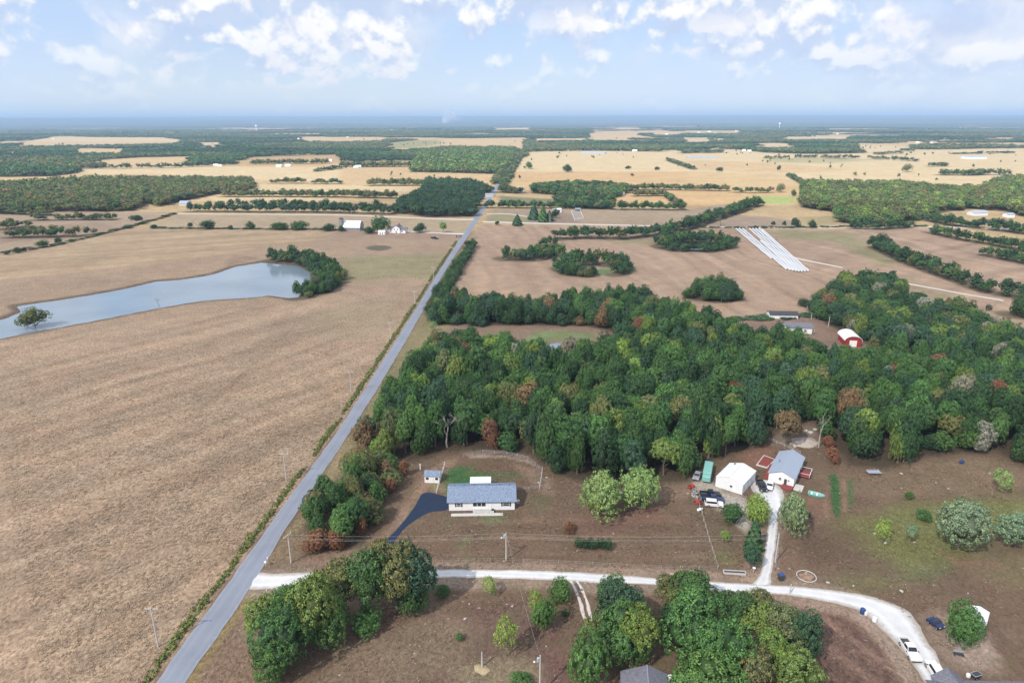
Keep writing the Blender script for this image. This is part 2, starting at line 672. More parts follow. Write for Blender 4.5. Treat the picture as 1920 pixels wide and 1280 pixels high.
M['dark'] = mat_plain('dark_grey', (0.06, 0.06, 0.065), 0.6, 0.3, var=0.2)
M['tyre'] = mat_plain('tyre_rubber', (0.015, 0.015, 0.016), 0.85, 0.2)
M['rim'] = mat_plain('wheel_metal', (0.45, 0.45, 0.46), 0.35, 0.5, metal=0.6)
M['car_white'] = mat_plain('white_car_paint', (0.80, 0.80, 0.80), 0.25, 0.5, var=0.03, grime=(0.5, 0.46, 0.4, 0.2))
M['car_black'] = mat_plain('black_car_paint', (0.014, 0.015, 0.02), 0.22, 0.5, var=0.1)
M['car_navy'] = mat_plain('navy_car_paint', (0.02, 0.035, 0.10), 0.25, 0.5, var=0.1)
M['car_grey'] = mat_plain('grey_car_paint', (0.30, 0.31, 0.33), 0.3, 0.5, var=0.06)
M['lamp_glass'] = mat_plain('lamp_glass', (0.75, 0.77, 0.8), 0.15, 0.6, var=0.02)
M['red'] = mat_plain('red_paint', (0.55, 0.05, 0.03), 0.5, 0.4, var=0.15)
M['deck_red'] = mat_plain('red_brown_boards', (0.26, 0.065, 0.06), 0.75, 0.2, var=0.25, vscale=2, streak=(0.4, 5, 1))
M['teal'] = mat_plain('teal_sheet', (0.22, 0.47, 0.42), 0.5, 0.3, var=0.1, grime=(0.35, 0.36, 0.3, 0.35))
M['barn_red'] = mat_plain('barn_red', (0.33, 0.035, 0.03), 0.7, 0.2, var=0.2)
M['blue'] = mat_plain('blue_plastic', (0.03, 0.07, 0.22), 0.4, 0.4)
M['silver'] = mat_plain('pale_metal', (0.50, 0.53, 0.60), 0.4, 0.4, metal=0.3, var=0.1)
M['plastic'] = mat_plain('white_plastic_wrap', (0.62, 0.62, 0.63), 0.45, 0.4, var=0.12, vscale=0.9, bump=0.3, grime=(0.36, 0.34, 0.32, 0.45))
M['soil'] = mat_plain('bare_earth', (0.30, 0.20, 0.14), 0.95, 0.1, var=0.3, vscale=0.8, bump=0.6)
M['stone'] = mat_plain('pale_stone', (0.45, 0.42, 0.38), 0.9, 0.2, var=0.25, vscale=2)
M['brick_barn'] = mat_plain('grey_barn_board', (0.30, 0.29, 0.30), 0.8, 0.2, var=0.25, vscale=1.5, streak=(4, 4, 0.3))
M['straw'] = mat_plain('dry_straw', (0.40, 0.32, 0.20), 0.95, 0.1, var=0.3, vscale=3, bump=0.6)
M['dirt_pale'] = mat_plain('pale_dirt', (0.42, 0.35, 0.30), 0.95, 0.1, var=0.2, vscale=1.0, bump=0.6)
M['wire'] = mat_plain('pale_wire', (0.5, 0.48, 0.45), 0.5, 0.3)
M['asphalt'] = mat_road('old_asphalt', (0.225, 0.246, 0.295), 0.9, 0.10, 0.10, edge=(0.72, (0.33, 0.33, 0.36), 0.5), tracks=(0.45, 0.3, (0.27, 0.29, 0.34), 0.6))
M['asphalt_new'] = mat_road('fresh_asphalt', (0.017, 0.030, 0.062), 0.7, 0.10, 0.3)
M['gravel'] = mat_road('white_gravel', (0.61, 0.60, 0.60), 0.95, 0.10, 0.30, edge=(0.50, (0.36, 0.31, 0.26), 0.9), tracks=(0.42, 0.26, (0.70, 0.69, 0.69), 0.8))
M['dirt_track'] = mat_road('dirt_track', (0.60, 0.54, 0.50), 0.95, 0.10, 0.3, edge=(0.4, (0.42, 0.33, 0.27), 0.8))

# ------------------------------------------------------------------ land: fields, lawns, water
TAN = (0.330, 0.240, 0.165)
GOLD2 = (0.37, 0.275, 0.175)
GOLD = (0.44, 0.325, 0.178)
PALE = (0.47, 0.375, 0.225)
ORANGE = (0.42, 0.288, 0.150)
TILL = (0.345, 0.245, 0.172)
BROWN = (0.162, 0.111, 0.076)
DUN = (0.235, 0.165, 0.115)
REDDIRT = (0.27, 0.18, 0.13)
OLIVE = (0.165, 0.162, 0.060)
GREEN = (0.050, 0.125, 0.042)
PGREEN = (0.20, 0.215, 0.10)
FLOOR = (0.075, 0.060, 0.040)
WOODS = (0.052, 0.070, 0.036)
CHALK = (0.58, 0.52, 0.47)

# water bodies (photo outlines put down on the terrain)
POND = [(-120, 650), (0, 634), (60, 622), (130, 609), (200, 596), (280, 580), (300, 576), (380, 563), (480, 556),
        (505, 553), (540, 558), (560, 556), (580, 535), (583, 510), (560, 497), (520, 494), (490, 491), (440, 499),
        (400, 513), (340, 523), (290, 527), (230, 541), (150, 555), (90, 564), (28, 573), (38, 583), (22, 590), (0, 598), (-120, 622)]
POND2 = [(1012, 653), (1022, 644), (1045, 640), (1070, 640), (1078, 650), (1070, 668), (1040, 672), (1018, 668)]
POND3 = [(1268, 461), (1300, 459), (1340, 462), (1345, 466), (1310, 468), (1275, 467)]

def land_grid():
    r1 = 22 * np.exp(np.arange(0, 620) * 0.00715)
    r1 = r1[r1 < 1900]
    r2 = 1900 * np.exp(np.arange(0, 230) * 0.0150)
    r = np.concatenate([r1, r2[r2 < 31000]])
    a_f = np.radians(np.arange(-46, 46.01, 0.18))
    a_c = np.radians(np.concatenate([np.arange(50, 180, 8), np.arange(-180, -46, 8)]))
    a = np.concatenate([a_f, a_c])
    R, A = np.meshgrid(r, a, indexing='ij')
    return r, a, R * np.sin(A), R * np.cos(A)


lr, la, LX, LY = land_grid()
LSH = LX.shape
lx, ly = LX.ravel(), LY.ravel()
ld = np.hypot(lx, ly)
land = np.zeros((lx.size, 3)) + np.array(BROWN)
cover = np.zeros((lx.size, 4)) + np.array((0.25, 0.6, 0.0, 1.0))
mid = sstep(ld, 560, 640)[:, None]
land = land * (1 - mid) + np.array(GOLD) * mid
far = sstep(ld, 1500, 1900)[:, None]
land = land * (1 - far) + np.array(WOODS) * far
WN1 = (fbm(lx / 7.0, ly / 7.0, 71, 3) - 0.5) * 2
WN2 = (fbm(lx / 7.0 + 90, ly / 7.0 + 40, 72, 3) - 0.5) * 2


def weight(poly, soft=0.8, wob=1.0):
    """soft-edged, slightly ragged membership of a polygon (world coordinates)"""
    pad = soft * 2 + wob * 4 + 2
    sel = np.where((lx > poly[:, 0].min() - pad) & (lx < poly[:, 0].max() + pad) & (ly > poly[:, 1].min() - pad) & (ly < poly[:, 1].max() + pad))[0]
    k = np.maximum(1.0, ld[sel] / 350.0) * wob
    x = lx[sel] + WN1[sel] * k
    y = ly[sel] + WN2[sel] * k
    sd = segdist(x, y, poly)
    ins = inpoly(x, y, poly)
    sd = np.where(ins, sd, -sd)
    s = soft * np.maximum(1.0, ld[sel] / 500.0)
    return sel, sstep(sd, -s, s)


def paint(pts, c, soft=0.8, op=1.0, wob=1.0, cov=None):
    sel, w = weight(GP(pts), soft, wob)
    w = (w * op)[:, None]
    land[sel] = land[sel] * (1 - w) + np.array(c) * w
    if cov:
        cv = np.array(tuple(cov) + (0.0, 1.0))
        cover[sel] = cover[sel] * (1 - w) + cv * w


def rows(pts, ang, spacing, amp, warp=6.0, seed=3, soft=2.0):
    """mowing / tillage lines: grass really lies in darker and paler swaths"""
    sel, w = weight(GP(pts), soft, 0.5)
    ca, sa = math.cos(ang), math.sin(ang)
    x, y = lx[sel], ly[sel]
    u = -x * sa + y * ca + (fbm(x / 60.0, y / 60.0, seed, 2) - 0.5) * warp * 2
    v = x * ca + y * sa
    n = fbm(u / spacing, v / (spacing * 30), seed + 5, 3) - 0.5
    land[sel] *= (1 + n * 2 * amp * w)[:, None]


def blob(px, py, rx, ry, n=14):
    return [(px + rx * math.cos(2 * math.pi * i / n), py + ry * math.sin(2 * math.pi * i / n)) for i in range(n)]


def paint_land():
    # --- far and middle country
    paint([(960, 321), (985, 285), (1030, 281), (1280, 289), (1350, 277), (1440, 287), (1610, 286), (1605, 272), (1680, 268),
           (1720, 281), (1780, 280), (1920, 278), (2300, 280), (2500, 345), (1850, 370), (1500, 340), (1400, 357), (1200, 352), (1100, 330)], PALE, 4, 1, 2, (0.2, 0.1))
    paint([(960, 322), (1290, 322), (1480, 338), (1500, 352), (1440, 378), (1280, 392), (1100, 375), (1000, 350), (950, 330)], ORANGE, 4, 0.9, 2, (0.2, 0.1))
    paint([(1280, 300), (1440, 305), (1600, 318), (1480, 325), (1300, 318)], ORANGE, 6, 0.6, 2)
    paint([(1290, 322), (1460, 326), (1500, 350), (1380, 352), (1290, 340)], GOLD, 4, 0.9, 2)
    paint([(1430, 297), (1560, 294), (1640, 300), (1560, 306), (1450, 305)], PGREEN, 6, 0.5, 2)
    for i, p in enumerate([[(10, 272), (97, 257), (300, 258), (357, 264), (300, 268), (150, 271)], [(133, 278), (233, 279), (233, 285), (140, 285)],
              [(367, 267), (417, 267), (417, 272), (370, 272)], [(563, 258), (640, 257), (720, 257), (720, 262), (640, 264), (570, 263)],
              [(727, 268), (783, 263), (833, 260), (987, 258), (985, 275), (968, 286), (960, 273), (850, 272), (780, 277), (725, 279)],
              [(925, 240), (995, 239), (995, 243), (925, 244)], [(1000, 261), (1100, 259), (1105, 264), (1000, 267)],
              [(1130, 247), (1190, 246), (1205, 255), (1253, 261), (1150, 264), (1110, 262), (1100, 252)], [(1217, 247), (1277, 247), (1280, 252), (1220, 252)],
              [(985, 285), (990, 275), (1100, 277), (1200, 280), (1280, 281), (1280, 291)], [(1280, 246), (1390, 246), (1390, 249), (1280, 249)],
              [(1280, 258), (1333, 258), (1333, 266), (1280, 266)], [(1470, 256), (1600, 256), (1600, 260), (1470, 260)],
              [(1687, 265), (1770, 265), (1770, 268), (1687, 269)], [(1390, 270), (1450, 268), (1520, 272), (1440, 276)], [(60, 290), (30, 285), (0, 284), (0, 289)]]):
        paint(p, [PALE, GOLD, (0.45, 0.35, 0.22)][i % 3], 3, 1, 1.2, (0.2, 0.1))
    paint([(727, 268), (783, 263), (825, 262), (830, 270), (780, 277), (725, 279)], PGREEN, 6, 0.8, 1)
    paint([(163, 312), (187, 300), (267, 295), (375, 293), (335, 307), (300, 314)], GOLD, 4, 1, 1, (0.2, 0.1))
    paint([(150, 326), (160, 316), (340, 312), (500, 312), (640, 308), (640, 341), (500, 338), (440, 331), (267, 326), (187, 327)], PALE, 4, 1, 1, (0.2, 0.1))
    paint([(440, 302), (480, 294), (640, 290), (640, 313), (450, 313)], ORANGE, 4, 0.85, 1)
    paint([(457, 357), (480, 346), (640, 345), (770, 350), (767, 359), (640, 359), (500, 360)], PALE, 3, 1, 1)
    paint([(383, 368), (580, 371), (640, 371), (640, 379), (420, 381)], PALE, 3, 0.9, 1)
    paint([(520, 383), (640, 381), (735, 383), (730, 389), (560, 389)], DUN, 3, 0.8, 1)
    paint([(640, 309), (770, 313), (771, 325), (940, 328), (935, 347), (915, 337), (800, 334), (640, 347)], (0.44, 0.32, 0.18), 3, 1, 1)
    paint([(-100, 400), (0, 398), (330, 398), (300, 405), (240, 430), (107, 458), (0, 479), (-150, 500), (-500, 520)], (0.35, 0.265, 0.185), 3, 1, 2, (0.6, 0.3))
    paint([(-60, 440), (40, 425), (200, 418), (240, 425), (120, 447), (0, 455)], DUN, 6, 0.4, 3)
    paint([(270, 428), (330, 401), (640, 403), (760, 410), (878, 414), (875, 444), (640, 432), (480, 431)], (0.37, 0.29, 0.19), 2, 1, 1.5, (0.4, 0.2))
    # --- great left field
    paint([(-1500, 1700), (150, 1700), (292, 1280), (634, 806), (720, 680), (820, 510), (868, 440), (640, 431), (480, 431), (280, 428),
           (240, 430), (107, 458), (0, 480), (-400, 520), (-1500, 640)], TAN, 1.0, 1, 1, (1.0, 0.15))
    paint([(-1500, 760), (-400, 580), (0, 524), (117, 513), (213, 501), (333, 488), (433, 474), (540, 458), (640, 444), (640, 431), (480, 431), (280, 428),
           (240, 430), (107, 458), (0, 480), (-400, 520), (-1500, 640)], GOLD2, 2.5, 0.95, 1.5, (0.5, 0.1))
    rows([(-800, 620), (0, 524), (333, 488), (640, 444), (480, 431), (240, 430), (0, 480), (-400, 520)], math.radians(22), 7, 0.28, 5, 8)
    rows([(-1500, 1700), (292, 1280), (720, 680), (600, 560), (0, 640), (-1500, 800)], math.radians(52), 3.2, 0.30, 6, 12)
    paint([(640, 484), (700, 480), (838, 474), (830, 500), (812, 524), (760, 520), (640, 532), (600, 510)], PGREEN, 9, 0.5, 3)
    paint([(560, 600), (680, 560), (760, 560), (740, 600), (640, 640)], (0.27, 0.235, 0.14), 9, 0.4, 3)
    paint(blob(710, 465, 25, 5), (0.10, 0.10, 0.07), 1.5, 0.9, 1)
    paint([(642, 432), (700, 437), (880, 440), (868, 452), (700, 446), (600, 444)], (0.30, 0.215, 0.16), 3, 0.6, 1)
    for p in ([(420, 500), (436, 478), (490, 482), (440, 496)],):
        paint(p, (0.22, 0.155, 0.11), 2, 0.5, 1)
    # tracks across the left field
    for line, wd, c, op in (([(0, 992), (60, 955), (150, 895), (250, 845), (330, 800)], 1.2, (0.46, 0.35, 0.26), 0.5),
                            ([(180, 800), (255, 782), (370, 766), (420, 735), (470, 690)], 1.2, (0.20, 0.145, 0.10), 0.55),
                            ([(0, 1178), (40, 1165), (105, 1125), (150, 1085), (230, 1052)], 2.0, (0.20, 0.15, 0.105), 0.5),
                            ([(330, 800), (420, 735), (520, 640), (590, 580)], 1.0, (0.25, 0.18, 0.13), 0.35)):
        w_ = GP(line)
        sd = segdist(lx, ly, w_, False)
        q = (sstep(sd, wd * 1.6, wd * 0.3) * op * (0.4 + 0.9 * fbm(lx / 5, ly / 5, 44, 2)))[:, None]
        q = np.clip(q, 0, 1)
        land[:] = land * (1 - q) + np.array(c) * q
    # --- middle fields right of the road
    paint([(905, 421), (1000, 423), (1280, 428), (1500, 430), (1640, 430), (1740, 427), (1830, 455), (1960, 500), (2300, 580), (2300, 680), (1920, 620),
           (1700, 600), (1500, 606), (1370, 602), (1340, 590), (1270, 575), (1210, 560), (1060, 560), (808, 560), (838, 512), (884, 440)], TILL, 1.5, 1, 1.5, (0.35, 0.1))
    rows([(905, 421), (1640, 430), (1960, 500), (1920, 620), (1370, 602), (850, 560), (872, 500)], math.radians(100), 5, 0.24, 12, 21)
    rows([(1500, 430), (1740, 427), (1960, 500), (1900, 600), (1560, 560)], math.radians(35), 6, 0.25, 8, 25)
    paint([(1430, 433), (1500, 432), (1600, 437), (1610, 450), (1680, 490), (1660, 500), (1560, 452), (1460, 446)], PGREEN, 8, 0.65, 3)
    paint([(1660, 515), (1700, 520), (1800, 555), (1760, 560), (1690, 540)], PGREEN, 6, 0.35, 3)
    paint([(1130, 452), (1200, 446), (1270, 452), (1200, 460)], PGREEN, 7, 0.45, 2)
    paint([(960, 470), (1000, 455), (1040, 450), (1020, 470)], PGREEN, 6, 0.3, 2)
    paint([(925, 392), (1150, 392), (1290, 392), (1420, 374), (1500, 410), (1500, 428), (1370, 427), (1280, 427), (1000, 421), (908, 416)], (0.31, 0.24, 0.165), 2, 1, 1.5, (0.4, 0.2))  # shaded strip before the tree row, shade put into the field colour
    paint([(920, 400), (1000, 404), (1000, 416), (912, 416)], (0.25, 0.235, 0.125), 3, 0.8, 1)
    paint([(1000, 402), (1070, 400), (1090, 418), (1010, 416)], (0.24, 0.18, 0.14), 3, 0.7, 1)
    paint([(935, 367), (1040, 374), (1040, 386), (940, 384)], (0.15, 0.16, 0.09), 3, 0.85, 1)
    paint([(1372, 400), (1400, 370), (1470, 366), (1500, 372), (1510, 392), (1570, 400), (1570, 416), (1450, 412)], GOLD, 4, 0.9, 2)
    paint([(1395, 372), (1440, 366), (1500, 370), (1492, 378), (1470, 384), (1410, 380)], (0.26, 0.34, 0.11), 4, 0.8, 2)
    paint([(1330, 420), (1420, 405), (1500, 414), (1500, 426), (1370, 426)], (0.27, 0.205, 0.16), 4, 0.7, 2)
    paint([(1500, 408), (1580, 404), (1590, 420), (1510, 424)], (0.24, 0.22, 0.12), 4, 0.6, 2)
    paint([(1740, 416), (1748, 400), (1830, 394), (1905, 398), (1900, 425), (1830, 432)], GOLD, 3, 0.95, 1)
    paint([(1070, 397), (1087, 396), (1093, 410), (1079, 414)], (0.33, 0.285, 0.25), 1.0, 1, 0.3)
    paint([(1105, 508), (1130, 503), (1150, 506), (1140, 515), (1108, 516)], (0.11, 0.19, 0.085), 1.5, 0.9, 0.5)
    paint([(1360, 602), (1400, 595), (1520, 596), (1560, 610), (1610, 640), (1680, 668), (1560, 670), (1370, 650)], (0.23, 0.155, 0.115), 2, 1, 1)
    paint([(1366, 628), (1372, 606), (1392, 604), (1385, 625)], CHALK, 1, 0.9, 0.4)
    # --- pasture strip and pond dam in the wood
    paint([(800, 616), (830, 610), (1140, 611), (1140, 650), (985, 655), (870, 650), (770, 672)], (0.235, 0.165, 0.12), 1.2, 1, 1)
    paint([(985, 632), (1010, 620), (1060, 620), (1120, 627), (1090, 648), (1000, 652)], (0.17, 0.215, 0.095), 2, 0.95, 1)
    paint([(1018, 646), (1035, 635), (1080, 633), (1100, 638), (1085, 652), (1030, 652)], (0.22, 0.17, 0.10), 1.5, 0.8, 0.5)
    # --- near ground right of the road: verge, lawns, bare patches
    paint([(637, 841), (770, 672), (800, 612), (815, 600), (835, 560), (842, 610), (800, 668), (700, 800), (655, 862), (610, 930), (560, 1000), (500, 1062)], (0.26, 0.205, 0.115), 1.2, 1, 1, (0.7, 0.3))
    paint([(300, 1400), (347, 1280), (461, 1113), (475, 1106), (485, 1112), (425, 1195), (372, 1280), (330, 1400)], (0.235, 0.18, 0.085), 0.6, 1, 0.6, (0.8, 0.3))
    paint([(330, 1400), (372, 1280), (425, 1195), (485, 1112), (600, 1105), (560, 1180), (480, 1300), (440, 1400)], DUN, 1.5, 0.9, 1.2, (0.8, 0.4))
    paint([(497, 1062), (550, 995), (585, 1000), (560, 1062)], (0.215, 0.155, 0.10), 1, 0.9, 0.8, (0.8, 0.3))
    paint([(555, 1060), (610, 1030), (690, 1032), (735, 985), (770, 935), (790, 890), (830, 862), (860, 856), (850, 875), (825, 890), (800, 920), (778, 945), (765, 970), (740, 1000), (712, 1024), (690, 1045), (610, 1058)], REDDIRT, 1.2, 0.9, 1, (0.3, 0.6))
    paint([(590, 1052), (640, 1040), (690, 1042), (680, 1056), (600, 1060)], (0.34, 0.22, 0.17), 1, 0.6, 1)
    paint([(884, 444), (896, 444), (858, 514), (806, 611), (760, 695), (690, 810), (640, 900), (628, 890), (665, 800), (728, 697), (777, 612), (831, 515)], (0.225, 0.195, 0.105), 0.8, 0.9, 0.8, (0.7, 0.3))
    # mown brown lawn with faint greens
    paint([(838, 888), (848, 876), (880, 874), (905, 880), (930, 888), (900, 900), (842, 925), (832, 900)], GREEN, 1.6, 0.95, 1.2, (0.5, 0.1))
    paint([(838, 905), (848, 900), (850, 925), (838, 930)], (0.15, 0.16, 0.05), 1.2, 0.8, 0.8)
    paint([(900, 888), (960, 882), (985, 890), (960, 900), (910, 904)], (0.085, 0.12, 0.055), 2.0, 0.7, 1.5)
    paint([(880, 884), (920, 866), (990, 868), (1008, 884), (960, 886)], (0.165, 0.105, 0.072), 2, 0.8, 1.5)
    paint([(768, 962), (795, 930), (785, 940), (775, 975), (755, 990)], (0.10, 0.135, 0.055), 0.8, 0.7, 0.8)
    paint([(803, 892), (828, 880), (836, 895), (820, 905)], (0.13, 0.135, 0.06), 1.0, 0.6, 0.6)
    paint([(806, 908), (830, 905), (835, 920), (815, 922)], (0.28, 0.235, 0.13), 1.0, 0.7, 0.6)
    paint([(898, 968), (920, 960), (955, 966), (950, 980), (915, 984)], (0.13, 0.15, 0.07), 1.6, 0.7, 1.5)
    paint([(850, 1020), (870, 1005), (895, 1000), (880, 1022), (860, 1030)], (0.14, 0.145, 0.075), 1.5, 0.55, 1.5)
    paint([(995, 930), (1030, 925), (1030, 960), (1000, 955)], (0.135, 0.135, 0.07), 2.5, 0.55, 1.5)
    paint([(875, 853), (900, 851), (950, 853), (990, 862), (1015, 880), (990, 868), (950, 858), (880, 858)], (0.40, 0.31, 0.25), 0.5, 0.75, 0.5)
    paint([(960, 868), (1010, 880), (1030, 900), (1040, 930), (1012, 925), (990, 900)], (0.28, 0.20, 0.15), 2, 0.7, 1.5, (0.3, 1.0))
    paint([(1085, 905), (1180, 916), (1300, 912), (1300, 935), (1240, 938), (1150, 940)], (0.27, 0.185, 0.13), 2, 0.7, 1.5, (0.3, 1.0))
    paint([(1060, 965), (1240, 950), (1240, 980), (1170, 1000), (1080, 1000)], (0.20, 0.115, 0.09), 3, 0.7, 2, (0.2, 0.5))
    rows([(780, 1065), (790, 1000), (1000, 960), (1290, 960), (1345, 1062), (1340, 1075)], math.radians(1), 2.2, 0.30, 1.0, 40)
    paint([(800, 1063), (1000, 1063), (1240, 1076), (1350, 1084), (1350, 1072), (1200, 1062), (1000, 1050), (820, 1048)], (0.215, 0.145, 0.10), 0.6, 0.7, 0.5, (0.4, 0.8))
    paint([(1290, 930), (1350, 1064), (1400, 1065), (1390, 1000), (1350, 960), (1320, 930)], (0.150, 0.11, 0.072), 1.5, 0.9, 1)
    paint([(1335, 1040), (1365, 1030), (1385, 1055), (1350, 1060)], (0.145, 0.135, 0.06), 1.5, 0.7, 1)
    # yard round the garage
    paint([(1296, 905), (1320, 900), (1345, 908), (1395, 930), (1405, 950), (1420, 960), (1400, 1000), (1385, 985), (1380, 960), (1350, 958), (1310, 935)], (0.40, 0.345, 0.29), 1.2, 0.95, 1.0, (0.3, 1.0))
    paint([(1362, 930), (1390, 935), (1404, 960), (1400, 990), (1380, 985), (1372, 950)], (0.47, 0.42, 0.39), 1.5, 0.9, 1.0, (0.2, 0.8))
    paint([(1380, 850), (1420, 838), (1460, 842), (1440, 870), (1410, 880)], (0.235, 0.13, 0.09), 2, 0.9, 1.5, (0.3, 0.3))
    paint([(1440, 835), (1475, 800), (1530, 795), (1530, 830), (1480, 842)], (0.22, 0.165, 0.13), 2, 0.9, 1.5)
    paint([(1486, 834), (1505, 820), (1525, 826), (1528, 836)], (0.50, 0.44, 0.40), 0.8, 0.9, 0.5)
    paint([(1498, 928), (1545, 928), (1560, 950), (1560, 990), (1510, 960)], (0.22, 0.14, 0.095), 2, 0.8, 1.5)
    # right-hand lawn
    paint([(1510, 880), (1640, 884), (1740, 864), (1870, 856), (1960, 900), (1900, 930), (1700, 930), (1560, 920)], (0.205, 0.145, 0.092), 3, 0.8, 2, (0.4, 0.9))
    paint([(1580, 990), (1640, 960), (1720, 945), (1800, 935), (1920, 930), (2200, 980), (2200, 1040), (1920, 1010), (1850, 1000), (1800, 1060), (1700, 1070), (1620, 1030)], (0.165, 0.168, 0.064), 5, 0.95, 3, (0.5, 0.4))
    paint([(1640, 1090), (1720, 1060), (1790, 1045), (1780, 1075), (1700, 1085)], (0.14, 0.155, 0.075), 3, 0.7, 2)
    paint([(1560, 1080), (1640, 1075), (1700, 1100), (1640, 1115), (1580, 1108)], (0.165, 0.145, 0.075), 3, 0.8, 2)
    paint([(1800, 1040), (1920, 1020), (2100, 1060), (1920, 1110), (1860, 1080)], (0.18, 0.155, 0.08), 4, 0.6, 2)
    paint([(1455, 1000), (1500, 1005), (1510, 1080), (1460, 1085)], (0.21, 0.135, 0.095), 1.5, 0.7, 1)
    paint([(1500, 1000), (1600, 1010), (1600, 1060), (1520, 1050)], (0.125, 0.080, 0.055), 5, 0.7, 3)
    paint([(1750, 1025), (1800, 1045), (1870, 1052), (1890, 1065), (1800, 1060)], (0.24, 0.145, 0.10), 1.5, 0.7, 1)
    paint([(1555, 890), (1566, 886), (1573, 900), (1576, 950), (1572, 975), (1562, 960)], GREEN, 0.5, 0.95, 0.3, (0.9, 0.0))
    paint([(1590, 900), (1597, 897), (1599, 940), (1594, 955), (1590, 945)], (0.075, 0.135, 0.05), 0.5, 0.9, 0.3, (0.9, 0.0))
    paint([(1580, 900), (1586, 900), (1588, 960), (1580, 960)], (0.30, 0.20, 0.13), 0.5, 0.6, 0.3)
    paint([(1546, 920), (1551, 920), (1552, 970), (1546, 970)], (0.30, 0.20, 0.13), 0.5, 0.6, 0.3)
    # bottom: brown grass below the gravel road
    paint([(640, 1290), (660, 1200), (760, 1140), (980, 1120), (1040, 1180), (1050, 1300), (800, 1400)], (0.155, 0.10, 0.076), 2, 0.9, 2, (0.4, 1.0))
    paint([(560, 1290), (660, 1200), (800, 1155), (900, 1170), (860, 1250), (800, 1300)], (0.21, 0.155, 0.105), 3, 0.8, 2, (0.6, 1.0))
    paint([(860, 1240), (960, 1225), (1010, 1250), (1000, 1330), (860, 1330)], (0.255, 0.205, 0.13), 3, 0.8, 2, (0.6, 0.8))
    paint([(1010, 1190), (1050, 1180), (1060, 1300), (1010, 1300)], (0.17, 0.10, 0.085), 2, 0.7, 2)
    paint([(1490, 1120), (1600, 1150), (1660, 1200), (1730, 1290), (1500, 1300)], (0.185, 0.115, 0.088), 2, 0.9, 1.5, (0.9, 0.4))
    rows([(1490, 1125), (1600, 1150), (1660, 1200), (1730, 1290), (1530, 1290)], math.radians(118), 2.0, 0.45, 1.5, 60)
    paint([(1720, 1150), (1760, 1140), (1860, 1190), (1880, 1260), (1780, 1260)], (0.30, 0.22, 0.17), 2.0, 0.75, 1.5, (0.3, 0.6))
    paint([(1790, 1200), (1850, 1200), (1880, 1235), (1840, 1250), (1800, 1240)], (0.40, 0.31, 0.25), 1.5, 0.7, 1)
    paint([(1600, 1150), (1640, 1150), (1690, 1215), (1720, 1270), (1690, 1270)], (0.33, 0.24, 0.18), 0.8, 0.8, 0.8)
    # pale dusty shoulders of the gravel roads
    for line, wd in (([(480, 1092), (580, 1087), (810, 1076), (1000, 1079), (1130, 1086), (1300, 1093), (1480, 1108), (1580, 1126), (1660, 1155), (1710, 1220), (1740, 1280)], 4.4),
                     ([(1415, 1090), (1432, 1060), (1442, 1000), (1452, 950), (1445, 920)], 3.2)):
        sd = segdist(lx + WN1, ly + WN2, GP(line), False)
        q = (sstep(sd, wd + 1.0, wd - 0.8) * 0.6)[:, None]
        land[:] = land * (1 - q) + np.array((0.34, 0.26, 0.20)) * q
    # mud rim round the water
    for pnd, wd, c in ((POND, 3.6, (0.15, 0.108, 0.076)), (POND2, 1.2, (0.20, 0.16, 0.10)), (POND3, 1.5, (0.18, 0.14, 0.10))):
        w_ = GP(pnd)
        sel = np.where((lx > w_[:, 0].min() - 20) & (lx < w_[:, 0].max() + 20) & (ly > w_[:, 1].min() - 20) & (ly < w_[:, 1].max() + 20))[0]
        sd = segdist(lx[sel], ly[sel], w_)
        q = (sstep(sd, wd * 1.4, wd * 0.5))[:, None]
        land[sel] = land[sel] * (1 - q) + np.array(c) * q


paint_land()

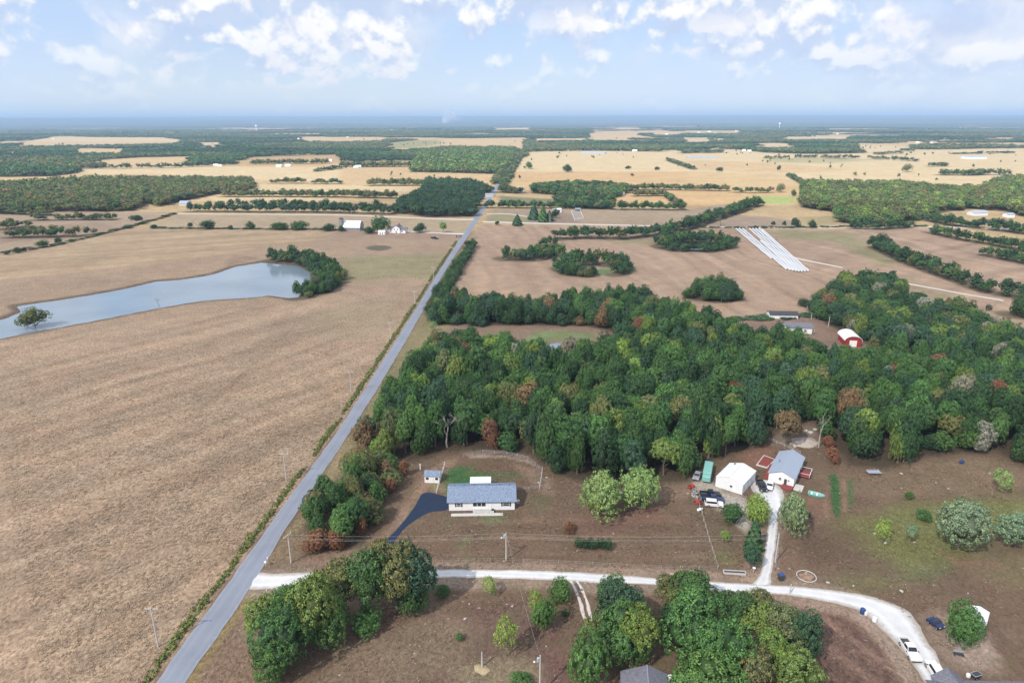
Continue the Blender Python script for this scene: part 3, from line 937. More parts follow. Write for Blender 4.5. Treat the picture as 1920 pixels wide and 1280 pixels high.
# ------------------------------------------------------------------ woods (ground outlines)
# (px, py) is a point at the foot of the trees, (px, py, h) one seen at the crown tops
WOODS_NEAR = {
    'main': [(672, 846), (690, 862), (760, 868), (830, 848), (880, 842), (960, 844), (1000, 856), (1042, 884), (1085, 902), (1180, 910), (1290, 906),
             (1316, 878), (1345, 858), (1400, 846), (1440, 820), (1475, 792), (1530, 788), (1545, 830), (1600, 872), (1660, 878), (1740, 856), (1870, 846),
             (1930, 880), (2060, 900), (2060, 700), (1920, 664), (1660, 684), (1600, 694), (1560, 692), (1450, 668), (1390, 655), (1290, 605), (1230, 618),
             (1165, 645), (1120, 676), (1090, 696), (1060, 694), (1030, 694), (1005, 682), (985, 672), (870, 666), (800, 674), (742, 744)],
    'band': [(812, 608), (905, 610), (1000, 609), (1100, 611), (1150, 622), (1290, 606), (1365, 612), (1362, 585, 11), (1305, 562, 11), (1255, 548, 12),
             (1215, 530, 12), (1130, 536, 11), (1060, 542, 11), (1000, 550, 11), (900, 549, 9), (838, 548, 9)],
    'east': [(1502, 572), (1545, 604), (1600, 630), (1680, 662), (1920, 682), (2060, 712), (2060, 690, 10), (1920, 640, 10), (1885, 596, 10), (1820, 556, 10),
             (1700, 545, 10), (1690, 500, 12), (1640, 493, 12), (1570, 500, 12), (1566, 540, 6), (1510, 542, 9)],
    'island': [(1281, 560), (1340, 568), (1400, 564), (1404, 535, 9), (1360, 512, 9), (1300, 518, 9), (1280, 530, 9)],
    'yard': [(1378, 642), (1450, 655), (1500, 640), (1560, 640), (1545, 609, 8), (1460, 600, 8), (1402, 608, 8)],
    'ridge': [(1500, 388), (1560, 398), (1575, 418), (1650, 425), (1700, 418), (1742, 410), (1760, 400), (1830, 392), (1890, 398), (1980, 424), (2080, 430),
              (2080, 330, 10), (1920, 326, 10), (1880, 325, 10), (1840, 346, 8), (1760, 346, 8), (1700, 337, 9), (1600, 337, 9), (1510, 335, 9), (1503, 352)],
    'copse': [(582, 1030), (640, 1030), (680, 1022), (705, 975), (740, 920), (757, 885), (720, 878), (668, 876), (640, 905), (605, 955), (575, 990)],
    'dusk': [(767, 402), (800, 408), (890, 406), (893, 396), (910, 362), (925, 352, 8), (880, 334, 8), (800, 334, 8), (790, 352, 8), (742, 374, 8), (735, 400)],
    'west': [(-90, 400), (0, 398), (200, 397), (253, 396), (278, 383), (300, 388), (330, 380), (400, 366), (460, 358), (478, 352), (468, 328, 11), (400, 327, 11),
             (267, 326, 11), (180, 325, 11), (90, 330, 11), (0, 335, 11), (-90, 338, 11)],
    'farwest': [(-90, 333), (0, 332), (100, 331), (150, 324), (152, 312, 9), (60, 305, 9), (-90, 304, 9)],
    'grove': [(770, 323), (840, 324), (935, 327), (952, 310), (968, 290), (962, 275, 9), (860, 277, 9), (780, 281, 9), (776, 300, 8)],
    'barnwood': [(995, 362), (1040, 366), (1045, 388), (1100, 391), (1150, 392), (1150, 372), (1185, 360), (1180, 342, 8), (1120, 338, 8), (1060, 336, 8), (1000, 345, 6)],
}
# bands of trees: foot line, width (m), spacing (m), height range, crown ratio
HEDGES = [
    ('creek', [(1040, 449), (1100, 446), (1170, 448), (1240, 440), (1285, 430), (1330, 415), (1370, 402), (1422, 384)], 13, 5.5, (7, 12)),
    ('roadside', [(886, 462), (870, 488), (848, 522), (828, 554), (808, 590)], 7, 3.4, (3.5, 7)),
    ('eastrow', [(1640, 464), (1700, 492), (1780, 522), (1850, 547), (1930, 562)], 11, 4.5, (7, 10)),
    ('northrow', [(1742, 436), (1800, 449), (1860, 459), (1935, 474)], 11, 4.5, (6, 10)),
    ('northrow', [(1845, 478), (1930, 496)], 10, 4.5, (5, 8)),
    ('northrow', [(1745, 414), (1790, 424), (1860, 430), (1935, 440)], 14, 5, (7, 11)),
    ('ridgefront', [(1595, 428), (1650, 430), (1705, 426)], 9, 4.5, (6, 9)),
    ('ditch', [(1300, 426), (1400, 428), (1500, 427), (1600, 426), (1740, 425)], 1.5, 4, (1, 2.2)),
    ('strip', [(945, 485), (1000, 486), (1046, 476)], 17, 4, (6, 10)),
    ('strip', [(1015, 460), (1046, 461)], 9, 4, (6, 8.5)),
    ('ring', [(1050, 507), (1065, 514), (1095, 517), (1112, 516)], 10, 3.6, (5, 8)),
    ('ring', [(1052, 504), (1070, 497), (1110, 495), (1150, 497), (1172, 504)], 15, 4, (8, 11)),
    ('ring', [(1172, 506), (1165, 513), (1150, 516)], 11, 3.8, (6, 8)),
    ('ring2', [(1240, 465), (1270, 470), (1330, 471), (1372, 463)], 11, 3.8, (5, 8.5)),
    ('ring2', [(1240, 462), (1270, 455), (1320, 455), (1362, 459)], 18, 4, (8, 11)),
    ('row_t', [(905, 390), (960, 390), (1060, 391), (1150, 392)], 9, 5, (6, 10)),
    ('row_t', [(1150, 393), (1200, 393), (1280, 394)], 9, 5, (7, 11)),
    ('row_u', [(1280, 392), (1262, 378), (1248, 367)], 8, 5, (5, 8)),
    ('row_u', [(1188, 368), (1247, 367)], 10, 5, (6, 9)),
    ('row_u', [(1178, 357), (1230, 355), (1285, 357), (1367, 358)], 10, 5.5, (6, 10)),
    ('row_u', [(1372, 361), (1396, 361)], 8, 5.5, (5, 9)),
    ('row_u', [(1400, 362), (1447, 361)], 8, 5.5, (5, 9)),
    ('row_u', [(1478, 330), (1505, 345)], 8, 6, (4, 8)),
    ('row_l', [(353, 397), (420, 397), (500, 398), (580, 398), (640, 399), (735, 402)], 11, 5, (8, 12)),
    ('row_l', [(420, 388), (520, 389), (600, 390), (740, 391)], 9, 6, (7, 11)),
    ('row_l', [(413, 369), (520, 369), (640, 370), (745, 372)], 10, 6, (7, 11)),
    ('row_l', [(505, 344), (573, 344)], 9, 6, (7, 10)),
    ('row_l', [(585, 345), (640, 345)], 9, 7, (6, 9)),
    ('row_l', [(690, 348), (790, 348), (850, 350)], 14, 6, (8, 12)),
    ('row_l', [(165, 316), (240, 316), (310, 315), (395, 312)], 14, 9, (8, 12)),
    ('row_l', [(470, 308), (580, 307), (615, 306)], 16, 8, (8, 12)),
    ('row_l', [(590, 322), (640, 316)], 10, 11, (5, 8)),
    ('row_l', [(640, 312), (700, 313), (783, 312)], 26, 7, (8, 12)),
    ('road_n', [(943, 350), (955, 330), (968, 308), (980, 288), (992, 265)], 10, 9, (5, 9)),
    ('road_n', [(926, 346), (940, 326), (956, 305), (972, 282)], 8, 9, (5, 9)),
    ('road_n', [(940, 360), (975, 362)], 22, 5, (6, 10)),
    ('road_n', [(948, 384), (975, 386)], 12, 6, (5, 8)),
    ('far_e', [(1433, 297), (1480, 297)], 12, 9, (5, 9)),
    ('far_e', [(1490, 296), (1612, 297)], 12, 9, (6, 10)),
    ('far_e', [(1625, 297), (1720, 303)], 12, 10, (6, 10)),
    ('far_e', [(1743, 312), (1775, 312)], 18, 6, (7, 9)),
    ('far_e', [(1762, 328), (1810, 329), (1853, 327)], 20, 6, (8, 11)),
    ('far_e', [(1868, 328), (1890, 328)], 16, 6, (8, 12)),
    ('far_e', [(1453, 286), (1520, 288), (1610, 286)], 60, 9, (8, 12)),
    ('far_e', [(1280, 287), (1352, 286)], 40, 9, (8, 11)),
    ('far_e', [(1685, 283), (1712, 284)], 20, 8, (7, 10)),
    ('far_e', [(1252, 301), (1300, 318)], 12, 8, (5, 8)),
    ('far_e', [(992, 284), (1100, 282), (1240, 284)], 40, 9, (8, 11)),
    ('far_e', [(1180, 262), (1280, 264)], 60, 12, (8, 11)),
    ('past', [(0, 430), (30, 428), (45, 425)], 18, 5, (6, 9)),
    ('past', [(57, 413), (87, 413)], 9, 5, (5, 8)),
    ('past', [(100, 413), (130, 412), (215, 412)], 9, 5, (5, 8.5)),
    ('past', [(15, 445), (60, 445), (100, 444), (147, 443)], 12, 5, (7, 10)),
    ('past', [(155, 441), (185, 438)], 8, 5, (5, 8)),
    ('past', [(-60, 480), (20, 472), (60, 468), (110, 459), (160, 447), (220, 432), (300, 410), (328, 401)], 2.5, 4, (1, 2.6)),
    ('past', [(283, 428), (400, 429), (540, 430), (640, 431)], 2, 5, (0.8, 2)),
    ('past', [(-40, 398), (0, 400), (100, 404)], 10, 6, (5, 8)),
    ('pondside', [(503, 491), (520, 488), (550, 489), (587, 498), (613, 517), (628, 528)], 17, 3.6, (6, 10.5)),
    ('pondside', [(622, 532), (602, 546), (578, 554), (558, 558)], 14, 3.6, (5, 9)),
    ('shore', [(1900, 590), (1960, 596)], 16, 4.5, (8, 11)),
    ('far_e', [(1010, 268), (1100, 267), (1200, 268)], 60, 14, (8, 11)),
    ('far_e', [(1300, 271), (1380, 270)], 40, 14, (7, 10)),
    ('far_e', [(1350, 280), (1400, 279), (1440, 281)], 20, 12, (6, 9)),
    ('far_e', [(1730, 274), (1800, 273), (1900, 275)], 30, 16, (7, 10)),
    ('far_e', [(1640, 290), (1690, 288)], 16, 14, (5, 9)),
    ('far_e', [(1790, 289), (1900, 287)], 12, 22, (5, 8)),
    ('far_e', [(1560, 276), (1600, 278)], 60, 12, (8, 11)),
    ('verge_e', [(1380, 575 + 24), (1430, 596), (1520, 592)], 1.5, 6, (1, 1.8)),
]


def woods_world(p):
    return GP(p)


WOODW = {k: woods_world(v) for k, v in WOODS_NEAR.items()}


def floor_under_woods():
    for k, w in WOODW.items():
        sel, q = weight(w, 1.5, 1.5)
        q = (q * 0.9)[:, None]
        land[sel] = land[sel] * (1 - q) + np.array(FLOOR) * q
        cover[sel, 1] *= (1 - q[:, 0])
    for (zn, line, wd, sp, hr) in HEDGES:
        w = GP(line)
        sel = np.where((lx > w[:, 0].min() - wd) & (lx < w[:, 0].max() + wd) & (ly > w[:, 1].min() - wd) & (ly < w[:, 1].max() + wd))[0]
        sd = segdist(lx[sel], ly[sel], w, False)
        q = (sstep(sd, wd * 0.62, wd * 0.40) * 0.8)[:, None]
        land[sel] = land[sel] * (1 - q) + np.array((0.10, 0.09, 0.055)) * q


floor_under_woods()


def far_mask(x, y):
    """True where the far country is wooded"""
    d = np.hypot(x, y)
    x = x + (fbm(x / 45.0, y / 45.0, 23, 3) - 0.5) * 60
    y = y + (fbm(x / 60.0 + 9, y / 60.0, 24, 3) - 0.5) * 130
    m = d > 1650
    for p in FARFIELDS + FARFIELDS10:
        sel = np.where(m)[0]
        if len(sel):
            m[sel] &= ~inpoly(x[sel], y[sel], p)
    # scattered small clearings far out
    cl = fbm(x / 900.0 + 7, y / 420.0, 91, 3)
    m &= ~((cl > 0.60) & (d > 2500) & (d < 9500))
    return m


FARPX = (
    [(950, 330), (985, 284), (1030, 280), (1280, 284), (1350, 277), (1440, 287), (1610, 286), (1605, 272), (1680, 268), (1720, 281), (1780, 280),
     (1920, 278), (2300, 280), (2500, 345)],
    [(10, 272), (97, 257), (300, 258), (357, 264), (300, 268), (150, 271)], [(133, 278), (233, 279), (233, 285), (140, 285)],
    [(367, 267), (417, 267), (417, 272), (370, 272)], [(563, 258), (640, 257), (720, 257), (720, 262), (640, 264), (570, 263)],
    [(727, 268), (783, 263), (833, 260), (987, 258), (985, 275), (968, 286), (960, 273), (850, 272), (780, 277), (725, 279)],
    [(925, 240), (995, 239), (995, 243), (925, 244)], [(1000, 261), (1100, 259), (1105, 264), (1000, 267)],
    [(1130, 247), (1190, 246), (1205, 255), (1253, 261), (1150, 264), (1110, 262), (1100, 252)], [(1217, 247), (1277, 247), (1280, 252), (1220, 252)],
    [(1280, 246), (1390, 246), (1390, 249), (1280, 249)], [(1280, 258), (1333, 258), (1333, 266), (1280, 266)],
    [(1470, 256), (1600, 256), (1600, 260), (1470, 260)], [(1687, 265), (1770, 265), (1770, 268), (1687, 269)],
    [(1390, 270), (1450, 268), (1520, 272), (1440, 276)], [(163, 312), (187, 300), (267, 295), (375, 293), (335, 307), (300, 314)],
    [(440, 302), (480, 294), (640, 290), (640, 313), (450, 313)], [(60, 290), (30, 285), (0, 284), (0, 289)],
    [(800, 249), (900, 248), (960, 249), (900, 251)], [(0, 262), (60, 260), (70, 263), (0, 266)], [(230, 262), (330, 262), (330, 265), (240, 265)],
    [(1100, 244), (1250, 243), (1260, 245), (1110, 246)], [(1540, 249), (1700, 250), (1690, 253), (1560, 252)], [(1740, 258), (1900, 256), (1910, 259), (1750, 261)],
    [(480, 250), (600, 249), (610, 251), (490, 252)], [(470, 283), (560, 281), (600, 283), (500, 286)])
FARFIELDS = [GP(p) for p in FARPX]
# the trees in front of a field hide its near edge, so the open ground reaches closer than the eye sees
FARFIELDS10 = [GP([(a, b, 9.0) for a, b in p]) for p in FARPX]
FMASK = far_mask(lx, ly)
for p in FARFIELDS10:
    k_ = inpoly(lx, ly, p) & (ld > 1650) & (land.sum(1) < 0.3)
    land[k_] = GOLD
cl = sstep(fbm(lx / 900.0 + 7, ly / 420.0, 91, 3), 0.59, 0.605) * sstep(ld, 2400, 2500) * sstep(ld, 9700, 9400)
land[:] = land * (1 - cl[:, None]) + np.array(GOLD) * cl[:, None]

# terrain heights: swells far out, the ponds dug in
lz = zg(lx, ly)
for pnd, dep in ((POND, 1.6), (POND2, 1.2), (POND3, 1.2)):
    w_ = GP(pnd)
    sel = np.where((lx > w_[:, 0].min() - 6) & (lx < w_[:, 0].max() + 6) & (ly > w_[:, 1].min() - 6) & (ly < w_[:, 1].max() + 6))[0]
    sd = segdist(lx[sel], ly[sel], w_)
    sd = np.where(inpoly(lx[sel], ly[sel], w_), sd, -sd)
    lz[sel] -= dep * sstep(sd, -1.5, 4.0)

nr, na = LSH
idx = np.arange(nr * na).reshape(nr, na)
na_ring = np.concatenate([np.arange(na), [0]])
q = np.stack([idx[:-1, :], idx[1:, :], np.roll(idx, -1, 1)[1:, :], np.roll(idx, -1, 1)[:-1, :]], -1)
QF = q.reshape(-1, 4)[:, ::-1]
land = np.clip(land, 0.01, 0.85)
landc = np.concatenate([land, np.ones((len(land), 1))], 1)
# close the middle under the camera with one fan
V0 = np.stack([lx, ly, lz], 1)


def land_mesh():
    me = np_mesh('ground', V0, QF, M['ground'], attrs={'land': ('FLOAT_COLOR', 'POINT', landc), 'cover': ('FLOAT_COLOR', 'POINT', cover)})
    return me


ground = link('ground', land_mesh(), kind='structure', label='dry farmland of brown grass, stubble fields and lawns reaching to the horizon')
b_ = MB()
ringpts = [(22.2 * math.sin(i / 24 * 2 * math.pi), 22.2 * math.cos(i / 24 * 2 * math.pi), -0.02) for i in range(24)]
b_.bm.faces.new([b_.bm.verts.new(p) for p in ringpts])
hub = b_.build('ground', M['ground'], None, kind='structure', label='patch of dry grass beneath the viewpoint')
for at_, v in (('land', (0.23, 0.165, 0.12, 1)), ('cover', (0.5, 0.5, 0, 1))):
    a_ = hub.data.attributes.new(at_, 'FLOAT_COLOR', 'POINT')
    a_.data.foreach_set('color', list(v) * len(hub.data.vertices))


def sheet(name, poly, z, mat, **kw):
    """flat water sheet from an outline, edge rounded by subdivision"""
    pts = []
    n = len(poly)
    P = [Vector((p[0], p[1], 0)) for p in poly]
    for i in range(n):
        p0, p1, p2, p3 = P[i - 1], P[i], P[(i + 1) % n], P[(i + 2) % n]
        for k in range(5):
            t = k / 5
            pts.append(0.5 * ((2 * p1) + (p2 - p0) * t + (2 * p0 - 5 * p1 + 4 * p2 - p3) * t * t + (3 * p1 - p0 - 3 * p2 + p3) * t ** 3))
    bm = bmesh.new()
    f = bm.faces.new([bm.verts.new((p.x, p.y, z)) for p in pts])
    if f.normal.z < 0:
        f.normal_flip()
    bmesh.ops.triangulate(bm, faces=[f])
    bmesh.ops.recalc_face_normals(bm, faces=bm.faces[:])
    for f in bm.faces:
        if f.normal.z < 0:
            f.normal_flip()
    me = bpy.data.meshes.new(name)
    bm.to_mesh(me)
    bm.free()
    me.materials.append(mat)
    return link(name, me, kind='structure', **kw)


sheet('pond_water', GP(POND), -0.45, M['water'], label='long pale blue farm pond in the left field')
sheet('pond_water', GP(POND2), -0.4, M['water'], label='small pond half hidden behind the wood below a grassy dam')
sheet('pond_water', GP(POND3), -0.4, M['water'], label='little pond inside the round tree clump in the right field')


# ------------------------------------------------------------------ roads
def ribbon(name, left, right, z, mat, wob=0.0, step=3.0, **kw):
    """road surface between two edge lines (photo points put on the ground)"""
    L = [Vector(tuple(G(*p))) for p in left]
    R = [Vector(tuple(G(*p))) for p in right]

    def smooth(P, n):
        d = [0]
        for a, b in zip(P, P[1:]):
            d.append(d[-1] + (b - a).length)
        out = []
        for i in range(n + 1):
            s = d[-1] * i / n
            k = 0
            while k < len(P) - 2 and d[k + 1] < s:
                k += 1
            t = (s - d[k]) / max(1e-6, d[k + 1] - d[k])
            p1, p2 = P[k], P[k + 1]
            p0 = P[k - 1] if k else p1 * 2 - p2
            p3 = P[k + 2] if k + 2 < len(P) else p2 * 2 - p1
            # chord-limited tangents keep long and short spans tame
            l = d[k + 1] - d[k]
            m1 = (p2 - p0) / max(1e-6, (p2 - p1).length + (p1 - p0).length) * l
            m2 = (p3 - p1) / max(1e-6, (p3 - p2).length + (p2 - p1).length) * l
            out.append(p1 * (2 * t ** 3 - 3 * t * t + 1) + m1 * (t ** 3 - 2 * t * t + t) + p2 * (3 * t * t - 2 * t ** 3) + m2 * (t ** 3 - t * t))
        return out
    ln = sum((b - a).length for a, b in zip(L, L[1:]))
    n = max(4, int(ln / step))
    Ls, Rs = smooth(L, n), smooth(R, n)
    NC = 8
    V, ac = [], []
    r_ = random.Random(len(V) + n)
    for i, (a, b) in enumerate(zip(Ls, Rs)):
        wl = (fbm(np.array([a.x / 2.2]), np.array([a.y / 2.2]), 3, 3)[0] - 0.5) * wob
        wr = (fbm(np.array([b.x / 2.2]), np.array([b.y / 2.2]), 9, 3)[0] - 0.5) * wob
        ux = (b - a).normalized()
        a2, b2 = a - ux * wl, b + ux * wr
        for k in range(NC + 1):
            t = k / NC
            p = a2.lerp(b2, t)
            crown = 0.03 * (1 - (2 * t - 1) ** 2)
            V.append((p.x, p.y, z + crown))
            ac.append(2 * t - 1)
    F = []
    for i in range(n):
        for k in range(NC):
            o = i * (NC + 1) + k
            F.append((o, o + 1, o + NC + 2, o + NC + 1))
    me = np_mesh(name, V, F, mat, attrs={'across': ('FLOAT', 'POINT', ac)})
    if me.polygons[0].normal.z < 0:
        me.flip_normals()
    return link(name, me, kind='structure', **kw)


ribbon('road', [(130, 1500), (292, 1280), (375, 1164), (439, 1077), (525, 957), (636, 803), (706, 695), (760, 611), (820, 514), (868, 440), (905, 385), (921, 360)],
       [(205, 1500), (347, 1280), (409, 1192), (461, 1113), (558, 957), (665, 797), (728, 695), (777, 611), (831, 514), (879, 440), (915, 385), (930, 360)],
       0.06, M['asphalt'], 0.7, label='straight grey asphalt county road running to the horizon')
ribbon('road', [(921, 360), (941, 330), (962, 300), (978, 277), (988, 262), (994, 250), (998, 240)],
       [(929, 360), (948, 330), (967, 300), (981, 277), (990.5, 262), (995.5, 250), (999.2, 240)],
       0.25, M['asphalt'], 0.2, 30.0, label='far end of the straight road climbing towards the skyline')
ribbon('gravel_road', [(462, 1104), (500, 1104), (580, 1098), (700, 1090), (810, 1083), (1000, 1086), (1130, 1093), (1240, 1097), (1350, 1108), (1480, 1116), (1560, 1130), (1608, 1143), (1640, 1166), (1680, 1206), (1716, 1250), (1740, 1290)],
       [(484, 1072), (505, 1075), (580, 1073), (700, 1069), (810, 1067), (1000, 1069), (1130, 1075), (1240, 1084), (1350, 1091), (1480, 1098), (1560, 1106), (1640, 1120), (1700, 1143), (1722, 1172), (1748, 1215), (1786, 1290)],
       0.035, M['gravel'], 0.9, 1.2, label='white gravel lane leaving the asphalt road to the right')
ribbon('gravel_drive', [(1409, 1096), (1424, 1075), (1432, 1040), (1438, 1000), (1440, 965), (1430, 940), (1408, 918), (1408, 898)],
       [(1446, 1096), (1446, 1075), (1452, 1040), (1457, 1000), (1462, 962), (1470, 940), (1466, 915), (1440, 900)],
       0.015, M['gravel'], 0.8, 1.2, label='white gravel drive leading up to the metal garage')
ribbon('asphalt_drive', [(704, 1034), (712, 1024), (737, 999), (761, 972), (781, 944), (792, 925), (808, 923)],
       [(726, 1034), (734, 1023), (756, 993), (776, 977), (806, 960), (839, 955), (841, 932)],
       0.03, M['asphalt_new'], 0.25, 0.8, label='fresh blue black asphalt drive beside the white ranch house')
ribbon('cross_road', [(1370, 427), (1280, 425.5), (1150, 423), (1000, 420), (905, 417)], [(1370, 425), (1280, 423.5), (1150, 421), (1000, 417.5), (905, 414.5)], 0.05, M['dirt_track'], 0.3, 5.0,
       label='pale side road crossing behind the right fields')
ribbon('cross_road', [(1920, 432), (1740, 426.5), (1500, 428.5), (1370, 427)], [(1920, 430), (1740, 424.5), (1500, 426.5), (1370, 425)], 0.05, M['dirt_track'], 0.3, 5.0,
       label='pale side road running past the plastic wrapped rows')
ribbon('cross_road', [(886, 413), (860, 413), (760, 409), (640, 404.5), (430, 402.5), (330, 402)], [(890, 410.5), (860, 410.5), (760, 407), (640, 402.5), (430, 401), (330, 400.5)], 0.05, M['dirt_track'], 0.3, 5.0,
       label='pale side road in front of the shaded tree row')
ribbon('farm_drive', [(878, 440), (840, 439), (790, 436), (760, 434.5)], [(881, 437.5), (840, 437), (790, 434.5), (760, 433)], 0.04, M['gravel'], 0.3, 3.0, label='white drive from the road to the farmhouse')
ribbon('farm_track', [(1476, 480), (1500, 487), (1540, 495), (1580, 503)], [(1478, 478.5), (1502, 485), (1541, 493), (1580, 501)], 0.04, M['dirt_track'], 0.4, 3.0, label='pale track from the plastic wrapped rows into the wood')
ribbon('farm_track', [(1684, 530), (1740, 540), (1800, 551), (1882, 565)], [(1684, 527.5), (1740, 537.5), (1800, 548.5), (1882, 562)], 0.04, M['dirt_track'], 0.4, 3.0, label='pale track along the right edge of the wood')
ribbon('farm_track', [(912, 402), (950, 402), (990, 407)], [(913, 400.5), (950, 400.5), (990, 405.5)], 0.04, M['dirt_track'], 0.4, 3.0, label='pale farm drive to the conifers right of the road')
for off, lb in ((0, 'left'), (12, 'right')):
    ribbon('wheel_track', [(1066 + off, 1088), (1076 + off, 1105), (1086 + off, 1130), (1092 + off, 1155), (1096 + off, 1175)],
           [(1074 + off, 1088), (1082 + off, 1105), (1091 + off, 1130), (1097 + off, 1155), (1100 + off, 1175)], 0.02, M['dirt_track'], 0.6, 1.0, label='pale %s wheel rut leaving the gravel lane' % lb)

# ------------------------------------------------------------------ trees
TINT = {
    'sage': (0.164, 0.188, 0.081),
    'dark': (0.045, 0.107, 0.043), 'mid': (0.073, 0.164, 0.053), 'green': (0.105, 0.224, 0.064), 'yellowgreen': (0.193, 0.288, 0.076),
    'olive': (0.180, 0.208, 0.084), 'brown': (0.266, 0.184, 0.102), 'rust': (0.290, 0.142, 0.085), 'grey': (0.320, 0.322, 0.263),
    'silver': (0.250, 0.372, 0.218), 'pale': (0.288, 0.428, 0.157), 'lime': (0.266, 0.403, 0.095), 'blue': (0.059, 0.133, 0.074),
}


def unit(v):
    return v / np.maximum(1e-9, np.linalg.norm(v, axis=-1, keepdims=True))


def rand_dirs(n, r, zmin=-1.0):
    z = r.uniform(zmin, 1, n)
    a = r.uniform(0, 2 * np.pi, n)
    s = np.sqrt(1 - z * z)
    return np.stack([s * np.cos(a), s * np.sin(a), z], 1)


def leaf_quads(pos, nrm, size, r, aspect=1.0):
    """one lozenge of leaves per point, facing nrm"""
    n = len(pos)
    ref = unit(r.normal(size=(n, 3)))
    u = unit(np.cross(nrm, ref))
    v = np.cross(nrm, u)
    s = size[:, None] if hasattr(size, '__len__') else size
    V = np.stack([pos + u * s * aspect, pos + v * s * 0.62 + nrm * s * 0.12, pos - u * s * aspect, pos - v * s * 0.62 + nrm * s * 0.12], 1).reshape(-1, 3)
    F = np.arange(n * 4).reshape(n, 4)
    return V, F


def crown_mesh(name, seed, n_lobes, per_lobe, leaves, leaf, rx, zc, rz, lobe_r=(0.42, 0.62), ragged=0.25, core=True, zmin=-0.55, clump=0.85):
    """crown of a 10 m tree: lobes > leaf clumps > leaves"""
    r = np.random.default_rng(seed)
    # lobe centres spread through the crown
    lob = rand_dirs(n_lobes, r, -0.6) * r.uniform(0.35, 0.75, (n_lobes, 1)) * (0.62 if lobe_r[0] == 0.50 else 1.0)
    lob[0] = (0, 0, 0.25)
    lr_ = r.uniform(lobe_r[0], lobe_r[1], n_lobes)
    P, N, CV = [], [], []
    for i in range(n_lobes):
        d = rand_dirs(per_lobe, r, -0.75)
        c = lob[i] + d * (lr_[i] * (1 + ragged * r.normal(size=(per_lobe, 1)) * 0.5))
        inside = np.zeros(len(c), bool)
        for j in range(n_lobes):
            if j != i:
                inside |= np.linalg.norm(c - lob[j], axis=1) < lr_[j] * 0.80
        keep = (~inside) & (c[:, 2] > zmin)
        P.append(c[keep])
        N.append(unit(d[keep] * 0.7 + unit(c[keep]) * 0.5 + np.array((0, 0, 0.15))))
        CV.append(np.full(keep.sum(), r.uniform(0, 1)))
    C = np.concatenate(P) * np.array((rx, rx, rz)) + np.array((0, 0, zc))
    CN = np.concatenate(N)
    LV = np.concatenate(CV)
    nC = len(C)
    cl_tone = np.clip(0.35 * LV + 0.65 * r.uniform(0, 1, nC), 0, 1)
    cl_yel = r.uniform(0, 1, nC) ** 2
    ci = np.repeat(np.arange(nC), leaves)
    n = len(ci)
    off = rand_dirs(n, r) * (clump * r.uniform(0.55, 1.08, (n, 1)))
    # more of each clump on its outer side
    dot = (off * CN[ci]).sum(1, keepdims=True)
    off = off - CN[ci] * np.minimum(0, dot) * 1.5
    pos = C[ci] + off
    sn = unit(unit(off) * 0.95 + CN[ci] * 0.5)
    nf = unit(sn + 0.55 * r.normal(size=(n, 3)))
    nf = np.where((nf * sn).sum(1, keepdims=True) < 0, -nf, nf)
    V, F = leaf_quads(pos, nf, leaf * r.uniform(0.6, 1.35, n), r)
    NV = np.repeat(unit(sn * 0.8 + nf * 0.5), 4, 0)
    tone = np.clip(0.62 * cl_tone[ci] + 0.38 * r.uniform(0, 1, n), 0, 1)
    A = np.stack([tone, cl_yel[ci], np.zeros(n), np.ones(n)], 1)
    A = np.repeat(A, 4, 0)
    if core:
        # added filler inside, blocks see-through; its dark tone paints the shade of gaps
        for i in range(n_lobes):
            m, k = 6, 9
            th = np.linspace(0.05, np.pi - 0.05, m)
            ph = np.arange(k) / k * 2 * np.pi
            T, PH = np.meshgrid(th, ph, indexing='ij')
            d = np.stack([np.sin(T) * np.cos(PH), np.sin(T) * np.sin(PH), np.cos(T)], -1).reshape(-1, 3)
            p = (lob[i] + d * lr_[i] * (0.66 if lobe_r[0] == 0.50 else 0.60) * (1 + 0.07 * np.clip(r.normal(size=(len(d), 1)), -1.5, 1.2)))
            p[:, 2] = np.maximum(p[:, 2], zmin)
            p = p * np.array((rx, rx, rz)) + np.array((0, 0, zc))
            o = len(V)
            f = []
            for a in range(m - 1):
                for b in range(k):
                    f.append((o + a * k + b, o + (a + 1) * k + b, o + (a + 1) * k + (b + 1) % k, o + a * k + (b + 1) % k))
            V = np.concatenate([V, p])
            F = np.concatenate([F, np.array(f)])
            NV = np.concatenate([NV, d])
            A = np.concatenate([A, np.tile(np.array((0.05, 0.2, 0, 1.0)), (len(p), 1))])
    return np_mesh(name, V, F, M['leaf'], normals=NV, attrs={'leafvar': ('FLOAT_COLOR', 'POINT', A)})


